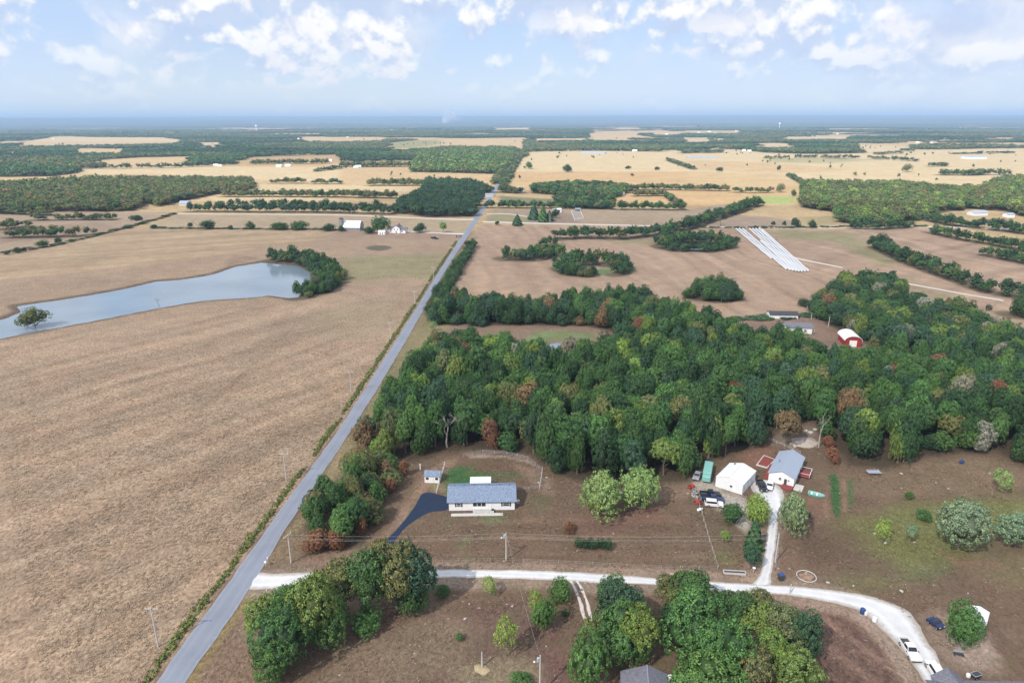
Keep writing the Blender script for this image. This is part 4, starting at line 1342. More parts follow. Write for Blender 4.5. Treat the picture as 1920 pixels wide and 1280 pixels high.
def conifer_mesh(name, seed, leaf=0.42, rx=2.3, n=3400):
    r = np.random.default_rng(seed)
    t = 1 - np.sqrt(r.uniform(0, 1, n))
    a = r.uniform(0, 2 * np.pi, n)
    z = 0.5 + t * 9.6
    rad = rx * (1 - t) ** 0.75 * (0.86 + 0.18 * np.sin(a * 5 + t * 21) + 0.12 * r.normal(size=n)) * r.uniform(0.72, 1.05, n)
    pos = np.stack([rad * np.cos(a), rad * np.sin(a), z], 1)
    sn = unit(np.stack([np.cos(a), np.sin(a), np.full(n, 0.45)], 1))
    nf = unit(sn + 0.5 * r.normal(size=(n, 3)))
    nf = np.where((nf * sn).sum(1, keepdims=True) < 0, -nf, nf)
    V, F = leaf_quads(pos, nf, leaf * r.uniform(0.6, 1.3, n), r, 1.1)
    NV = np.repeat(unit(sn * 0.8 + nf * 0.5), 4, 0)
    tone = np.clip(0.5 + 0.35 * np.sin(a * 5 + t * 21) + 0.25 * r.normal(size=n), 0, 1)
    A = np.repeat(np.stack([tone, r.uniform(0, 1, n) ** 2, np.zeros(n), np.ones(n)], 1), 4, 0)
    k = 10
    o = len(V)
    ring = []
    for zz, rr in ((0.4, rx * 0.72), (3.5, rx * 0.62), (7, rx * 0.36), (9.6, 0.05)):
        for b in range(k):
            ring.append((rr * math.cos(b / k * 6.2832), rr * math.sin(b / k * 6.2832), zz))
    f = [(o + i * k + b, o + i * k + (b + 1) % k, o + (i + 1) * k + (b + 1) % k, o + (i + 1) * k + b) for i in range(3) for b in range(k)]
    V = np.concatenate([V, np.array(ring)])
    F = np.concatenate([F, np.array(f)])
    NV = np.concatenate([NV, unit(np.array(ring) * np.array((1, 1, 0.0)) + np.array((0, 0, 0.3)))])
    A = np.concatenate([A, np.tile(np.array((0.05, 0.1, 0, 1.0)), (len(ring), 1))])  # inner filler cone, gap shade put into its dark tone
    return np_mesh(name, V, F, M['leaf'], normals=NV, attrs={'leafvar': ('FLOAT_COLOR', 'POINT', A)})


def trunk_mesh(name, seed, top=5.5, limbs=4, r0=0.20, mat='bark', spread=2.2):
    r = random.Random(seed)
    mb = MB()
    pts = [(0, 0, -0.3), (0.03, 0, 0.3), (r.uniform(-.2, .2), r.uniform(-.2, .2), top * 0.5), (r.uniform(-.35, .35), r.uniform(-.35, .35), top)]
    mb.tube(pts, [r0 * 1.5, r0, r0 * 0.75, r0 * 0.35], 7)
    for i in range(limbs):
        a = i / limbs * 6.283 + r.uniform(-.4, .4)
        h = top * r.uniform(0.4, 0.7)
        l = spread * r.uniform(0.7, 1.1)
        mb.tube([(0, 0, h), (math.cos(a) * l * 0.5, math.sin(a) * l * 0.5, h + l * 0.5), (math.cos(a) * l, math.sin(a) * l, h + l * 1.1)], [r0 * 0.5, r0 * 0.32, r0 * 0.12], 5)
    mb.bm.normal_update()
    me = bpy.data.meshes.new(name)
    bmesh.ops.recalc_face_normals(mb.bm, faces=mb.bm.faces[:])
    mb.bm.to_mesh(me)
    mb.bm.free()
    me.materials.append(M[mat])
    return me


def bare_mesh(name, seed, mat='dead', depth=4, l0=3.2, r0=0.17, up=0.55):
    """leafless tree of forking branches"""
    r = random.Random(seed)
    mb = MB()

    def grow(p, d, l, rad, k):
        q_ = p + d * l * 0.5 + Vector((r.uniform(-.1, .1), r.uniform(-.1, .1), 0.03)) * l
        e = p + d * l
        mb.tube([p, q_, e], [rad, rad * 0.82, rad * 0.62], 5 if k < 2 else 4, cap=False)
        if k >= depth:
            return
        for _ in range(2 if k == 0 else r.choice((2, 3))):
            nd = (d + Vector((r.uniform(-1, 1), r.uniform(-1, 1), r.uniform(-.2, .7) * up)) * 0.85).normalized()
            grow(e, nd, l * r.uniform(0.58, 0.8), rad * 0.58, k + 1)
    grow(Vector((0, 0, -0.2)), Vector((0.03, 0, 1)), l0, r0, 0)
    me = bpy.data.meshes.new(name)
    bmesh.ops.recalc_face_normals(mb.bm, faces=mb.bm.faces[:])
    mb.bm.to_mesh(me)
    mb.bm.free()
    zmax = max(v.co.z for v in me.vertices)
    me.transform(Matrix.Scale(10 / zmax, 4))
    me.materials.append(M[mat])
    return me


# crown shapes, each for a tree 10 m high
HI = [crown_mesh('crown', 100 + i, 9, 78, 22, 0.155, *dim, clump=0.54) for i, dim in enumerate((
    (3.9, 6.0, 3.8), (3.5, 6.1, 3.7), (4.1, 5.9, 3.7), (3.4, 6.0, 4.0), (3.8, 6.0, 3.8), (3.7, 6.2, 3.5)))]
BUSHY = [crown_mesh('crown', 140 + i, 10, 84, 23, 0.155, 4.6, 4.7, 5.2, zmin=-0.9, clump=0.55) for i in range(3)]
ROUND = [crown_mesh('crown', 150 + i, 9, 100, 22, 0.15, 4.8, 4.9, 5.2, lobe_r=(0.50, 0.62), ragged=0.35, zmin=-0.95, clump=0.52) for i in range(3)]
AIRY = [crown_mesh('crown', 160 + i, 8, 40, 18, 0.15, 3.7, 5.4, 4.4, lobe_r=(0.30, 0.5), ragged=0.5, core=False, zmin=-0.8, clump=0.5) for i in range(3)]
MIDC = [crown_mesh('crown', 180 + i, 6, 22, 6, 0.46, 3.8, 5.2, 4.6, zmin=-0.9, clump=0.62) for i in range(5)]
LOWC = [crown_mesh('crown', 200 + i, 4, 6, 5, 1.0, 4.4, 4.6, 5.0, zmin=-0.95, clump=1.0) for i in range(4)]
CONI = [conifer_mesh('crown', 220), conifer_mesh('crown', 221, rx=2.9)]
CEDAR = conifer_mesh('crown', 222, leaf=0.5, rx=3.4, n=2200)
TRUNK = [trunk_mesh('trunk', i) for i in range(4)]
TRUNK_S = [trunk_mesh('trunk', 10 + i, top=4.5, limbs=5, r0=0.12, spread=1.6) for i in range(2)]
TRUNK_C = trunk_mesh('trunk', 20, top=9.0, limbs=0, r0=0.16)
BARE = [bare_mesh('branches', 3), bare_mesh('branches', 8), bare_mesh('branches', 12)]
BARE_DARK = [bare_mesh('branches', 22, 'bark', 5, 2.0, 0.12, 0.9), bare_mesh('branches', 25, 'bark', 5, 1.6, 0.10, 1.2)]


def tint_of(k, r, amp=0.14):
    c = TINT[k]
    f = 1 + r.uniform(-amp, amp)
    return [c[0] * f * (1 + r.uniform(-0.08, 0.08)), c[1] * f, c[2] * f * (1 + r.uniform(-0.1, 0.1))]


_rt = random.Random(11)


def make_tree(name, loc, hgt, wid, crown, trunk, tint, label, cat='tree', group=None, rz=None, kw_trunk=True):
    """one tree: Empty at its foot > trunk, crown"""
    root = empty(name, loc, 0.0, label, cat, group)
    rz = _rt.uniform(0, 6.283) if rz is None else rz
    cr = link('crown', crown, root)
    s = hgt / 10.0
    w = wid
    cr.scale = (w, w, s)
    cr.rotation_euler = (0, 0, rz)
    cr['tint'] = [float(x) for x in tint]
    if trunk is not None:
        tk = link('trunk', trunk, root)
        tk.scale = (s, s, s)
        tk.rotation_euler = (0, 0, rz)
    return root


def crown_radius(me):
    co = np.empty(len(me.vertices) * 3, np.float32)
    me.vertices.foreach_get('co', co)
    co = co.reshape(-1, 3)
    return float(np.percentile(np.abs(co[:, :2]), 99.0)), float(np.percentile(co[:, 2], 99.7))


CRAD = {}
for me_ in HI + BUSHY + ROUND + AIRY + MIDC + LOWC + CONI + [CEDAR]:
    CRAD[me_.name] = crown_radius(me_)


def photo_tree(name, base, x0, x1, ytop, crown, trunk, tint, label, cat='tree', group=None, hmul=1.0):
    """a tree whose foot, width and top were read off the photograph"""
    p = G(*base)
    h = top_height(p, ytop) * hmul
    dist = (CM.inverted() @ p).z * -1
    wid = (x1 - x0) / 1280.0 * dist
    cr, ct = CRAD[crown.name]
    w = wid / 2 / cr
    r = random.Random(int(base[0] * 7 + base[1]))
    return make_tree(name, p, h / ct * 10.0, w, crown, trunk, tint_of(tint, r, 0.05), label, cat, group)


# --- trees that stand alone, each told from the photograph
SOLO = [
    ('lawn_tree', (1121, 972), 1077, 1164, 890, ROUND[0], TRUNK[0], 'pale', 'large round pale green tree on the brown lawn, left of the pair'),
    ('lawn_tree', (1200, 955), 1162, 1237, 880, ROUND[1], TRUNK[1], 'pale', 'looser pale green tree on the brown lawn, right of the pair'),
    ('yard_tree', (1416, 984), 1392, 1441, 926, ROUND[2], TRUNK[2], 'lime', 'yellow green tree beside the gravel drive below the metal garage'),
    ('yard_tree', (1480, 1004), 1452, 1510, 928, ROUND[0], TRUNK[3], 'silver', 'rounded grey green tree on the right side of the gravel drive'),
    ('cedar_tree', (1412, 1030), 1397, 1429, 976, CONI[0], TRUNK_C, 'dark', 'dark cone shaped cedar at the edge of the gravel drive'),
    ('yard_tree', (1407, 1066), 1390, 1424, 1024, HI[3], TRUNK[0], 'blue', 'small dark tree with a bare stem where drive meets lane'),
    ('lawn_tree', (1797, 1030), 1748, 1846, 945, ROUND[1], TRUNK[1], 'silver', 'big round silvery tree in the middle of the right lawn'),
    ('lawn_tree', (1902, 1026), 1869, 1940, 966, ROUND[2], TRUNK[2], 'silver', 'silvery tree cut by the right edge of the photo'),
    ('lawn_tree', (1866, 924), 1843, 1892, 880, AIRY[0], TRUNK_S[0], 'pale', 'thin pale green tree near the wood at the far right lawn'),
    ('lawn_tree', (1653, 1020), 1637, 1669, 974, AIRY[1], TRUNK_S[1], 'lime', 'small thin yellow tree on the right lawn'),
    ('young_tree', (1706, 1018), 1694, 1719, 985, AIRY[2], TRUNK_S[0], 'silver', 'sparse young tree between the yellow tree and the silvery tree'),
    ('shrub', (1368, 978), 1345, 1391, 945, ROUND[0], None, 'mid', 'broad fountain shaped shrub in front of the parked white utility vehicle'),
    ('shrub', (1360, 1012), 1349, 1371, 996, BUSHY[1], None, 'lime', 'round yellow green shrub in the yard below the parked trucks'),
    ('shrub', (1704, 934), 1697, 1714, 923, BUSHY[2], None, 'green', 'small round dark shrub on the right lawn, the higher of two'),
    ('shrub', (1730, 974), 1717, 1744, 957, BUSHY[1], None, 'green', 'round dark shrub on the right lawn above the silvery tree'),
    ('shrub', (1515, 968), 1510, 1520, 962, BUSHY[0], None, 'dark', 'tiny dark shrub right of the rounded grey green drive tree'),
    ('dry_shrub', (1066, 996), 1053, 1079, 979, BUSHY[2], None, 'rust', 'round dry reddish shrub alone on the brown lawn'),
    ('lawn_tree', (1795, 1208), 1762, 1829, 1128, ROUND[2], TRUNK[0], 'green', 'dense bright green tree in front of the white shed at lower right'),
    ('young_tree', (912, 1116), 892, 931, 1080, AIRY[0], TRUNK_S[1], 'lime', 'feathery young tree just below the gravel lane'),
    ('young_tree', (1052, 1124), 1030, 1076, 1085, BUSHY[2], TRUNK_S[0], 'green', 'bushy green tree left of the wheel ruts'),
    ('young_tree', (1004, 1160), 990, 1020, 1102, AIRY[1], TRUNK_S[1], 'lime', 'slim yellow green tree behind the grey topped tree'),
    ('young_tree', (1018, 1184), 992, 1041, 1122, BUSHY[0], TRUNK_S[0], 'green', 'bushy tree with a greyish top beside the thin pole wire'),
    ('young_tree', (950, 1230), 926, 974, 1154, AIRY[2], TRUNK_S[1], 'lime', 'airy yellow green tree on the brown grass at bottom centre'),
    ('shrub', (830, 1115), 812, 843, 1098, BUSHY[1], None, 'mid', 'low green shrub at the right end of the roadside copse'),
    ('shrub', (861, 1200), 853, 870, 1187, BUSHY[0], None, 'green', 'tiny green shrub alone on the brown grass at bottom centre'),
    ('shrub', (1059, 1154), 1053, 1066, 1143, BUSHY[2], None, 'green', 'tiny green shrub left of the wheel ruts'),
    ('shrub', (975, 1290), 955, 1010, 1270, BUSHY[1], None, 'green', 'green shrub cut by the bottom edge beside the light pole'),
    ('bush', (66, 612), 42, 92, 573, BUSHY[1], TRUNK[0], 'olive', 'wide dark willow bush standing in the pond shallows'),
    ('field_tree', (715, 436), 699, 734, 404, BUSHY[0], TRUNK[0], 'mid', 'tall shade tree between the white barn and the white farmhouse'),
    ('field_tree', (691, 438), 682, 702, 424, BUSHY[1], None, 'dark', 'dark tree right of the white barn'),
    ('field_tree', (788, 436), 776, 802, 418, BUSHY[2], None, 'dark', 'round dark tree right of the white farmhouse drive'),
    ('poplar_tree', (831, 436), 824, 838, 415, HI[3], TRUNK[1], 'pale', 'slim pale poplar beside the farmhouse drive'),
    ('field_tree', (617, 433), 606, 632, 418, BUSHY[1], None, 'dark', 'round tree left of the silo'),
    ('field_tree', (640, 434), 634, 646, 422, BUSHY[2], None, 'dark', 'dark tree hugging the silo'),
    ('field_tree', (563, 431), 547, 581, 413, BUSHY[0], None, 'mid', 'wide dark tree in the left hedge line, second left of the silo'),
    ('field_tree', (524, 431), 508, 541, 415, BUSHY[2], None, 'mid', 'wide dark tree in the left hedge line, third left of the silo'),
    ('field_tree', (470, 430), 462, 479, 413, BUSHY[1], None, 'mid', 'tree in the left hedge line between wide dark ones'),
    ('field_tree', (390, 430), 377, 404, 411, BUSHY[0], None, 'dark', 'round dark tree beside the bare tree in the left hedge line'),
    ('field_tree', (358, 429), 353, 363, 416, HI[1], None, 'dark', 'small dark tree left of the bare tree in the left hedge line'),
    ('field_tree', (433, 430), 428, 438, 421, BUSHY[2], None, 'dark', 'small bush like tree in the left hedge line'),
    ('field_tree', (289, 428), 284, 296, 419, BUSHY[2], None, 'dark', 'small dark tree at the bend of the left hedge line'),
    ('field_tree', (257, 421), 246, 270, 402, HI[2], None, 'dark', 'leaning dark tree at the corner of the left pasture'),
    ('field_tree', (240, 428), 231, 252, 420, BUSHY[0], None, 'dark', 'low dark tree below the leaning one in the left pasture'),
    ('field_tree', (80, 464), 69, 92, 448, BUSHY[0], None, 'mid', 'round bush like tree in the rough left pasture, largest of its row'),
    ('field_tree', (32, 474), 24, 40, 461, BUSHY[1], None, 'dark', 'round dark tree in the rough left pasture, second from the left edge'),
    ('field_tree', (46, 472), 41, 50, 461, BUSHY[2], None, 'dark', 'small dark tree in the rough left pasture beside the hedge'),
    ('field_tree', (110, 456), 104, 117, 443, BUSHY[2], None, 'dark', 'small dark tree at the left pasture hedge'),
    ('field_tree', (14, 478), 9, 20, 468, BUSHY[0], None, 'dark', 'small dark tree nearest the left edge in the rough pasture'),
    ('field_tree', (902, 612), 891, 915, 592, BUSHY[1], TRUNK[2], 'blue', 'dark tree standing out from the wooded band onto the pasture strip'),
    ('field_tree', (860, 640), 842, 877, 617, BUSHY[2], TRUNK[0], 'dark', 'round dark tree at the lower edge of the pasture strip'),
    ('field_tree', (813, 622), 803, 824, 603, AIRY[0], TRUNK_S[0], 'pale', 'small light green tree at the road end of the pasture strip'),
    ('field_tree', (970, 423), 961, 979, 403, CONI[1], TRUNK_C, 'dark', 'dark pyramid conifer by the side road'),
    ('field_tree', (1001, 412), 990, 1010, 382, CONI[0], TRUNK_C, 'blue', 'tall conifer in front of the arena farm, left of three'),
    ('field_tree', (1018, 416), 1009, 1027, 387, CONI[1], TRUNK_C, 'mid', 'tall conifer in front of the arena farm, middle of three'),
    ('field_tree', (1030, 415), 1021, 1037, 396, CONI[0], TRUNK_C, 'blue', 'conifer in front of the arena farm, right of three'),
    ('field_tree', (1041, 409), 1034, 1049, 390, BUSHY[1], None, 'dark', 'dark tree touching the white arena farm shed'),
    ('field_tree', (932, 422), 927, 937, 414, BUSHY[0], None, 'dark', 'small round bush like tree on the side road'),
    ('field_tree', (992, 317), 984, 999, 303, BUSHY[0], None, 'mid', 'lone tree on the pale far field near the road'),
    ('field_tree', (1063, 323), 1055, 1072, 308, BUSHY[1], None, 'dark', 'lone round tree in the middle of the pale far field'),
    ('field_tree', (1349, 322), 1342, 1355, 314, BUSHY[2], None, 'dark', 'lone round tree on the orange far field'),
    ('field_tree', (1460, 320), 1456, 1465, 311, BUSHY[0], None, 'dark', 'lone upright tree at the far field corner'),
    ('field_tree', (1178, 317), 1172, 1183, 311, BUSHY[1], None, 'dark', 'small lone tree between two far fields'),
    ('field_tree', (1185, 330), 1181, 1189, 325, BUSHY[2], None, 'brown', 'small brown lone tree on the far orange field'),
    ('field_tree', (1232, 319), 1228, 1238, 313, BUSHY[2], None, 'dark', 'small lone tree close to the far field hedge'),
    ('field_tree', (1700, 322), 1688, 1709, 309, BUSHY[0], None, 'olive', 'loose tree on the far right field before the wooded ridge'),
    ('field_tree', (1463, 361), 1456, 1472, 345, BUSHY[0], TRUNK[0], 'olive', 'lone leafy tree right of the tree row by the green patch'),
    ('field_tree', (1488, 368), 1483, 1494, 356, BUSHY[1], None, 'mid', 'small tree between the green patch and the wooded ridge'),
    ('field_tree', (1490, 427), 1481, 1500, 409, BUSHY[2], None, 'dark', 'dark round tree on the road above the plastic rows'),
    ('field_tree', (1522, 428), 1515, 1529, 413, BUSHY[1], None, 'dark', 'dark upright tree on the road between plastic rows and ridge'),
    ('field_tree', (1470, 427), 1466, 1474, 415, HI[0], None, 'dark', 'small thin tree on the road above the plastic rows'),
    ('field_tree', (1449, 426), 1445, 1453, 416, HI[1], None, 'dark', 'smallest thin tree on the road above the plastic rows'),
    ('field_tree', (1380, 454), 1372, 1390, 444, BUSHY[0], None, 'dark', 'small round tree touching the left side of the plastic rows'),
    ('field_tree', (1652, 467), 1632, 1671, 439, BUSHY[1], None, 'dark', 'round dark tree at the upper end of the right hedgerow'),
    ('field_tree', (1853, 582), 1847, 1858, 573, BUSHY[2], None, 'dark', 'small dark tree on the right field edge'),
    ('field_tree', (1473, 838), 1452, 1503, 772, HI[2], TRUNK[1], 'brown', 'brown leaved tree with a pale stem above the grey roofed house'),
    ('dry_shrub', (1559, 868), 1545, 1574, 838, BUSHY[0], None, 'rust', 'salmon coloured dry shrub at the wood edge right of the house'),
    ('dry_shrub', (1553, 838), 1543, 1569, 818, BUSHY[1], None, 'rust', 'rusty dry shrub above the salmon coloured one'),
    ('dry_shrub', (600, 1032), 568, 622, 990, BUSHY[1], None, 'rust', 'rusty brown shrub at the lower left corner of the roadside copse'),
    ('dry_shrub', (630, 1030), 611, 646, 991, BUSHY[2], None, 'rust', 'rusty orange shrub beside the stem of the leaning copse tree'),
    ('dry_shrub', (680, 1005), 672, 690, 968, BUSHY[0], None, 'rust', 'rusty shrub on the right flank of the roadside copse'),
    ('dry_shrub', (731, 925), 720, 745, 895, BUSHY[0], None, 'rust', 'dark rusty shrub at the right edge of the roadside copse'),
    ('dry_shrub', (722, 890), 705, 740, 860, BUSHY[1], None, 'rust', 'rusty orange shrub at the top of the roadside copse'),
    ('dry_shrub', (757, 892), 745, 765, 862, BUSHY[2], None, 'rust', 'rusty tree top where copse meets the great wood'),
]
for a_ in SOLO:
    photo_tree(*a_)


def bare_tree(base, ytop, me, label, wmul=1.0, name='bare_tree', cat='bare tree'):
    p = G(*base)
    h = top_height(p, ytop)
    root = empty(name, p, _rt.uniform(0, 6), label, cat)
    b = link('branches', me, root)
    b.scale = (h / 10 * wmul, h / 10 * wmul, h / 10)
    return root


bare_tree((298, 575), 557, BARE_DARK[1], 'bare grey tree standing on the near pond shore', 1.4)
bare_tree((838, 838), 775, BARE[0], 'pale dead tree at the front of the great wood, tallest of the two', 1.3)
bare_tree((870, 835), 770, BARE[1], 'pale dead tree with long stems at the front of the great wood')
bare_tree((373, 430), 411, BARE_DARK[0], 'bare brown tree in the left hedge line', 1.5)
bare_tree((1350, 424), 402, BARE_DARK[1], 'bare grey tree beside the creek hedge above the plastic rows', 1.6)
bare_tree((1085, 1215), 1172, BARE_DARK[1], 'bare grey bush at the left of the bottom copse', 1.5, 'bare_bush')
bare_tree((1075, 1235), 1198, BARE_DARK[0], 'low bare grey bush below the other at the bottom copse', 1.6, 'bare_bush')
bare_tree((1640, 645), 618, BARE[2], 'dead pale tree right of the red barn', 1.5)
bare_tree((1720, 640), 600, BARE_DARK[0], 'grey leafless tree in the right wood', 1.6)
bare_tree((1815, 655), 612, BARE_DARK[1], 'wide grey leafless tree in the right wood near the field', 1.8)
bare_tree((1535, 838), 775, BARE[2], 'pale dead tree over the dirt heap above the grey roofed house')
bare_tree((1845, 600), 572, BARE_DARK[0], 'grey leafless tree at the upper edge of the right wood', 1.8)

# --- bottom copses, tree by tree
COPSE = [
    ((545, 1240), 474, 610, 1120, BUSHY[0], 'mid'), ((560, 1200), 525, 600, 1090, HI[0], 'green'), ((520, 1265), 470, 560, 1180, BUSHY[1], 'green'),
    ((600, 1215), 560, 655, 1082, HI[2], 'yellowgreen'), ((625, 1205), 575, 660, 1110, BUSHY[2], 'green'), ((640, 1150), 580, 690, 1048, HI[5], 'olive'),
    ((690, 1160), 650, 740, 1035, HI[1], 'mid'), ((745, 1145), 690, 785, 1018, HI[4], 'olive'), ((780, 1140), 730, 810, 1020, HI[3], 'blue'),
    ((690, 1185), 655, 715, 1140, BUSHY[0], 'green'), ((770, 1150), 740, 800, 1080, BUSHY[1], 'mid'), ((500, 1200), 478, 545, 1120, HI[3], 'yellowgreen'),
]
COPSE_AT = ['lowest at the roadside end', 'behind the roadside end', 'leftmost edge', 'middle front', 'low filler under the middle', 'rising behind the middle over the lane', 'tall one overlapping the lane', 'tallest at the right end', 'rightmost dark crown', 'low bright bush between the trunks', 'low at the right end front', 'upper left edge']
for i, c in enumerate(COPSE):
    photo_tree('copse_tree', c[0], c[1], c[2], c[3], c[4], TRUNK[i % 4], c[5],
               {'mid': 'mid green', 'green': 'fresh green', 'yellowgreen': 'yellowish green', 'olive': 'olive green', 'blue': 'bluish dark green', 'dark': 'dark green'}[c[5]]
               + ' tree of the copse below the lane, ' + COPSE_AT[i], group='copse below the gravel lane')
BOTTOM = [
    ((1145, 1150), 1118, 1170, 1082, HI[3], 'green'), ((1165, 1195), 1120, 1215, 1095, HI[0], 'blue'), ((1160, 1240), 1110, 1210, 1130, BUSHY[1], 'green'),
    ((1195, 1240), 1145, 1228, 1140, HI[2], 'yellowgreen'), ((1100, 1290), 1058, 1142, 1190, BUSHY[0], 'green'), ((1110, 1230), 1080, 1130, 1165, HI[1], 'olive'),
    ((1260, 1140), 1235, 1300, 1085, HI[4], 'olive'), ((1300, 1150), 1270, 1360, 1070, HI[5], 'mid'), ((1300, 1235), 1245, 1390, 1110, BUSHY[2], 'green'),
    ((1340, 1280), 1280, 1400, 1160, BUSHY[0], 'green'), ((1320, 1320), 1250, 1400, 1225, BUSHY[1], 'green'), ((1370, 1180), 1330, 1400, 1110, HI[0], 'mid'),
    ((1420, 1160), 1390, 1445, 1110, HI[2], 'olive'), ((1420, 1200), 1385, 1460, 1135, HI[3], 'yellowgreen'), ((1470, 1220), 1425, 1510, 1140, HI[1], 'olive'),
    ((1500, 1240), 1465, 1532, 1140, BUSHY[2], 'blue'), ((1440, 1270), 1400, 1490, 1190, HI[5], 'yellowgreen'), ((1490, 1300), 1445, 1535, 1215, BUSHY[1], 'yellowgreen'),
    ((1260, 1190), 1235, 1290, 1130, HI[3], 'dark'), ((1400, 1300), 1360, 1440, 1220, HI[4], 'olive'),
]
BOTTOM_AT = ['thin one at the lane, leftmost', 'behind the bushy left crown', 'bushy left crown beside the ruts', 'right of the bushy left crown', 'nearest the light pole', 'slim one beside the grey bush', 'at the lane above the big grey crown', 'tallest at the lane', 'widest pale crown at centre', 'directly right of the house roof', 'bottom edge right of the roof', 'behind the widest crown', 'at the lane right of the tallest', 'right middle', 'right of the middle', 'rightmost dark crown', 'lower right middle', 'bottom right corner of the copse', 'dark gap behind the house', 'bottom edge centre right']
for i, c in enumerate(BOTTOM):
    photo_tree('copse_tree', c[0], c[1], c[2], c[3], c[4], TRUNK[i % 4], c[5],
               {'mid': 'mid green', 'green': 'fresh green', 'yellowgreen': 'yellowish green', 'olive': 'olive green', 'blue': 'bluish dark green', 'dark': 'dark green',
                'pale': 'pale green', 'silver': 'greyish green'}[c[5]] + ' tree by the bottom house, ' + BOTTOM_AT[i], group='copse round the bottom house')

# --- clipped hedge row on the lawn: a line of shrubs grown together
for i in range(6):
    x = 1085 + i * 11.2
    photo_tree('hedge_shrub', (x, 1027 + i * 0.7), x - 8.5, x + 8.5, 1008 + (i % 2) * 2, BUSHY[i % 3], None, 'dark',
               ['left end', 'second from left', 'third from left', 'third from right', 'second from right', 'right end'][i] + ' shrub of the short dark hedge row on the lawn', 'shrub', 'short hedge row on the lawn')

# --- the woods: scatter, then the largest stand as single trees
MIX = {
    'main': [('dark', 4.5), ('mid', 6.0), ('green', 2.6), ('yellowgreen', 1.1), ('lime', 0.2), ('olive', 0.9), ('blue', 2.2), ('brown', 0.25), ('rust', 0.38), ('grey', 0.25)],
    'band': [('dark', 5), ('mid', 3.5), ('blue', 3), ('green', 1), ('olive', 0.5), ('brown', 0.3), ('rust', 0.15)],
    'east': [('dark', 3.5), ('mid', 4.5), ('blue', 3), ('olive', 1.4), ('yellowgreen', 1.2), ('grey', 0.6), ('brown', 0.5)],
    'copse': [('mid', 2.5), ('green', 2), ('olive', 1.6), ('dark', 1.2), ('brown', 0.8), ('rust', 0.5)],
    'ridge': [('yellowgreen', 2.5), ('green', 1.5), ('olive', 2), ('sage', 4), ('lime', 0.8), ('mid', 1), ('rust', 0.03), ('brown', 0.1)],  # full sun on this wood put into lighter, yellower leaf tints
    'west': [('yellowgreen', 0.8), ('olive', 2.5), ('sage', 4.5), ('green', 0.2), ('mid', 0.8), ('brown', 0.4), ('dark', 1)],
    'dusk': [('dark', 4), ('blue', 5), ('mid', 1)],  # cloud shade put into the leaf colours as dark bluish tints
    'barnwood': [('mid', 2), ('green', 1), ('olive', 1), ('dark', 1.5)],
    'grove': [('mid', 2), ('green', 1.6), ('olive', 1.5), ('yellowgreen', 0.6)],
    'hedge': [('dark', 3), ('mid', 3), ('blue', 2), ('olive', 0.6), ('green', 0.6)],
    'far': [('mid', 1.5), ('olive', 1.6), ('sage', 1.6), ('dark', 1.6)],
}
PLACE = {
    'main': 'of the great wood behind the white ranch house', 'band': 'of the wooded band above the pasture strip', 'east': 'of the right hand wood beside the red barn',
    'island': 'of the round grove in the tilled field', 'yard': 'round the yard of the red barn', 'copse': 'of the roadside copse by the asphalt drive',
    'hedge': 'of a field hedgerow', 'ridge': 'of the wooded ridge beyond the plastic rows',
}
SHADE = {'dark': 'dark green', 'mid': 'mid green', 'green': 'fresh green', 'yellowgreen': 'yellowish green', 'olive': 'olive green', 'blue': 'bluish green',
         'brown': 'brownish', 'lime': 'yellow green', 'sage': 'sage green', 'rust': 'rusty orange', 'grey': 'grey half bare'}
cand = []        # x, y, height, width factor, tint key, zone


def scatter(poly, sp, seed, jit=0.42):
    r = np.random.default_rng(seed)
    x0, y0 = poly.min(0)
    x1, y1 = poly.max(0)
    ny, nx = int((y1 - y0) / (sp * 0.87)) + 2, int((x1 - x0) / sp) + 2
    J, I = np.meshgrid(np.arange(ny), np.arange(nx), indexing='ij')
    x = x0 + (I + 0.5 * (J % 2)) * sp + r.uniform(-jit, jit, I.shape) * sp
    y = y0 + J * sp * 0.87 + r.uniform(-jit, jit, I.shape) * sp
    x, y = x.ravel(), y.ravel()
    k = inpoly(x, y, poly)
    return x[k], y[k]


def pick(mix, r):
    s = sum(w for _, w in mix)
    u = r.uniform(0, s)
    for k, w in mix:
        u -= w
        if u <= 0:
            return k
    return mix[0][0]


CLEAR = [GP(p) for p in ([(1580, 636), (1616, 636), (1614, 653), (1583, 653)],
                         [(1480, 790), (1535, 790), (1535, 835), (1480, 842)], [(1750, 425), (1750, 396), (1900, 396), (1895, 420)], [(1362, 600), (1398, 600), (1392, 634), (1362, 634)],
                         [(1012, 674), (1075, 674), (1100, 640), (1020, 640)])]
SAPLINGS = GP([(1562, 640), (1580, 632), (1640, 640), (1650, 690), (1566, 692)])     # low young growth before the red barn
SPACING = {'main': 5.3, 'band': 5.2, 'east': 6.0, 'island': 5.2, 'yard': 5.4, 'copse': 4.6, 'ridge': 8.0, 'west': 8.5, 'farwest': 10.0, 'dusk': 7.5, 'grove': 9.0, 'barnwood': 7.5}
HGT = {'main': (9.0, 16.5), 'band': (8.5, 13.5), 'east': (8, 12.5), 'island': (8, 11), 'yard': (6.5, 9), 'copse': (6.5, 11.5), 'ridge': (8, 12), 'west': (8, 12), 'farwest': (8, 11),
       'dusk': (8, 12.5), 'grove': (8, 12), 'barnwood': (6, 10.5)}
r_ = random.Random(5)
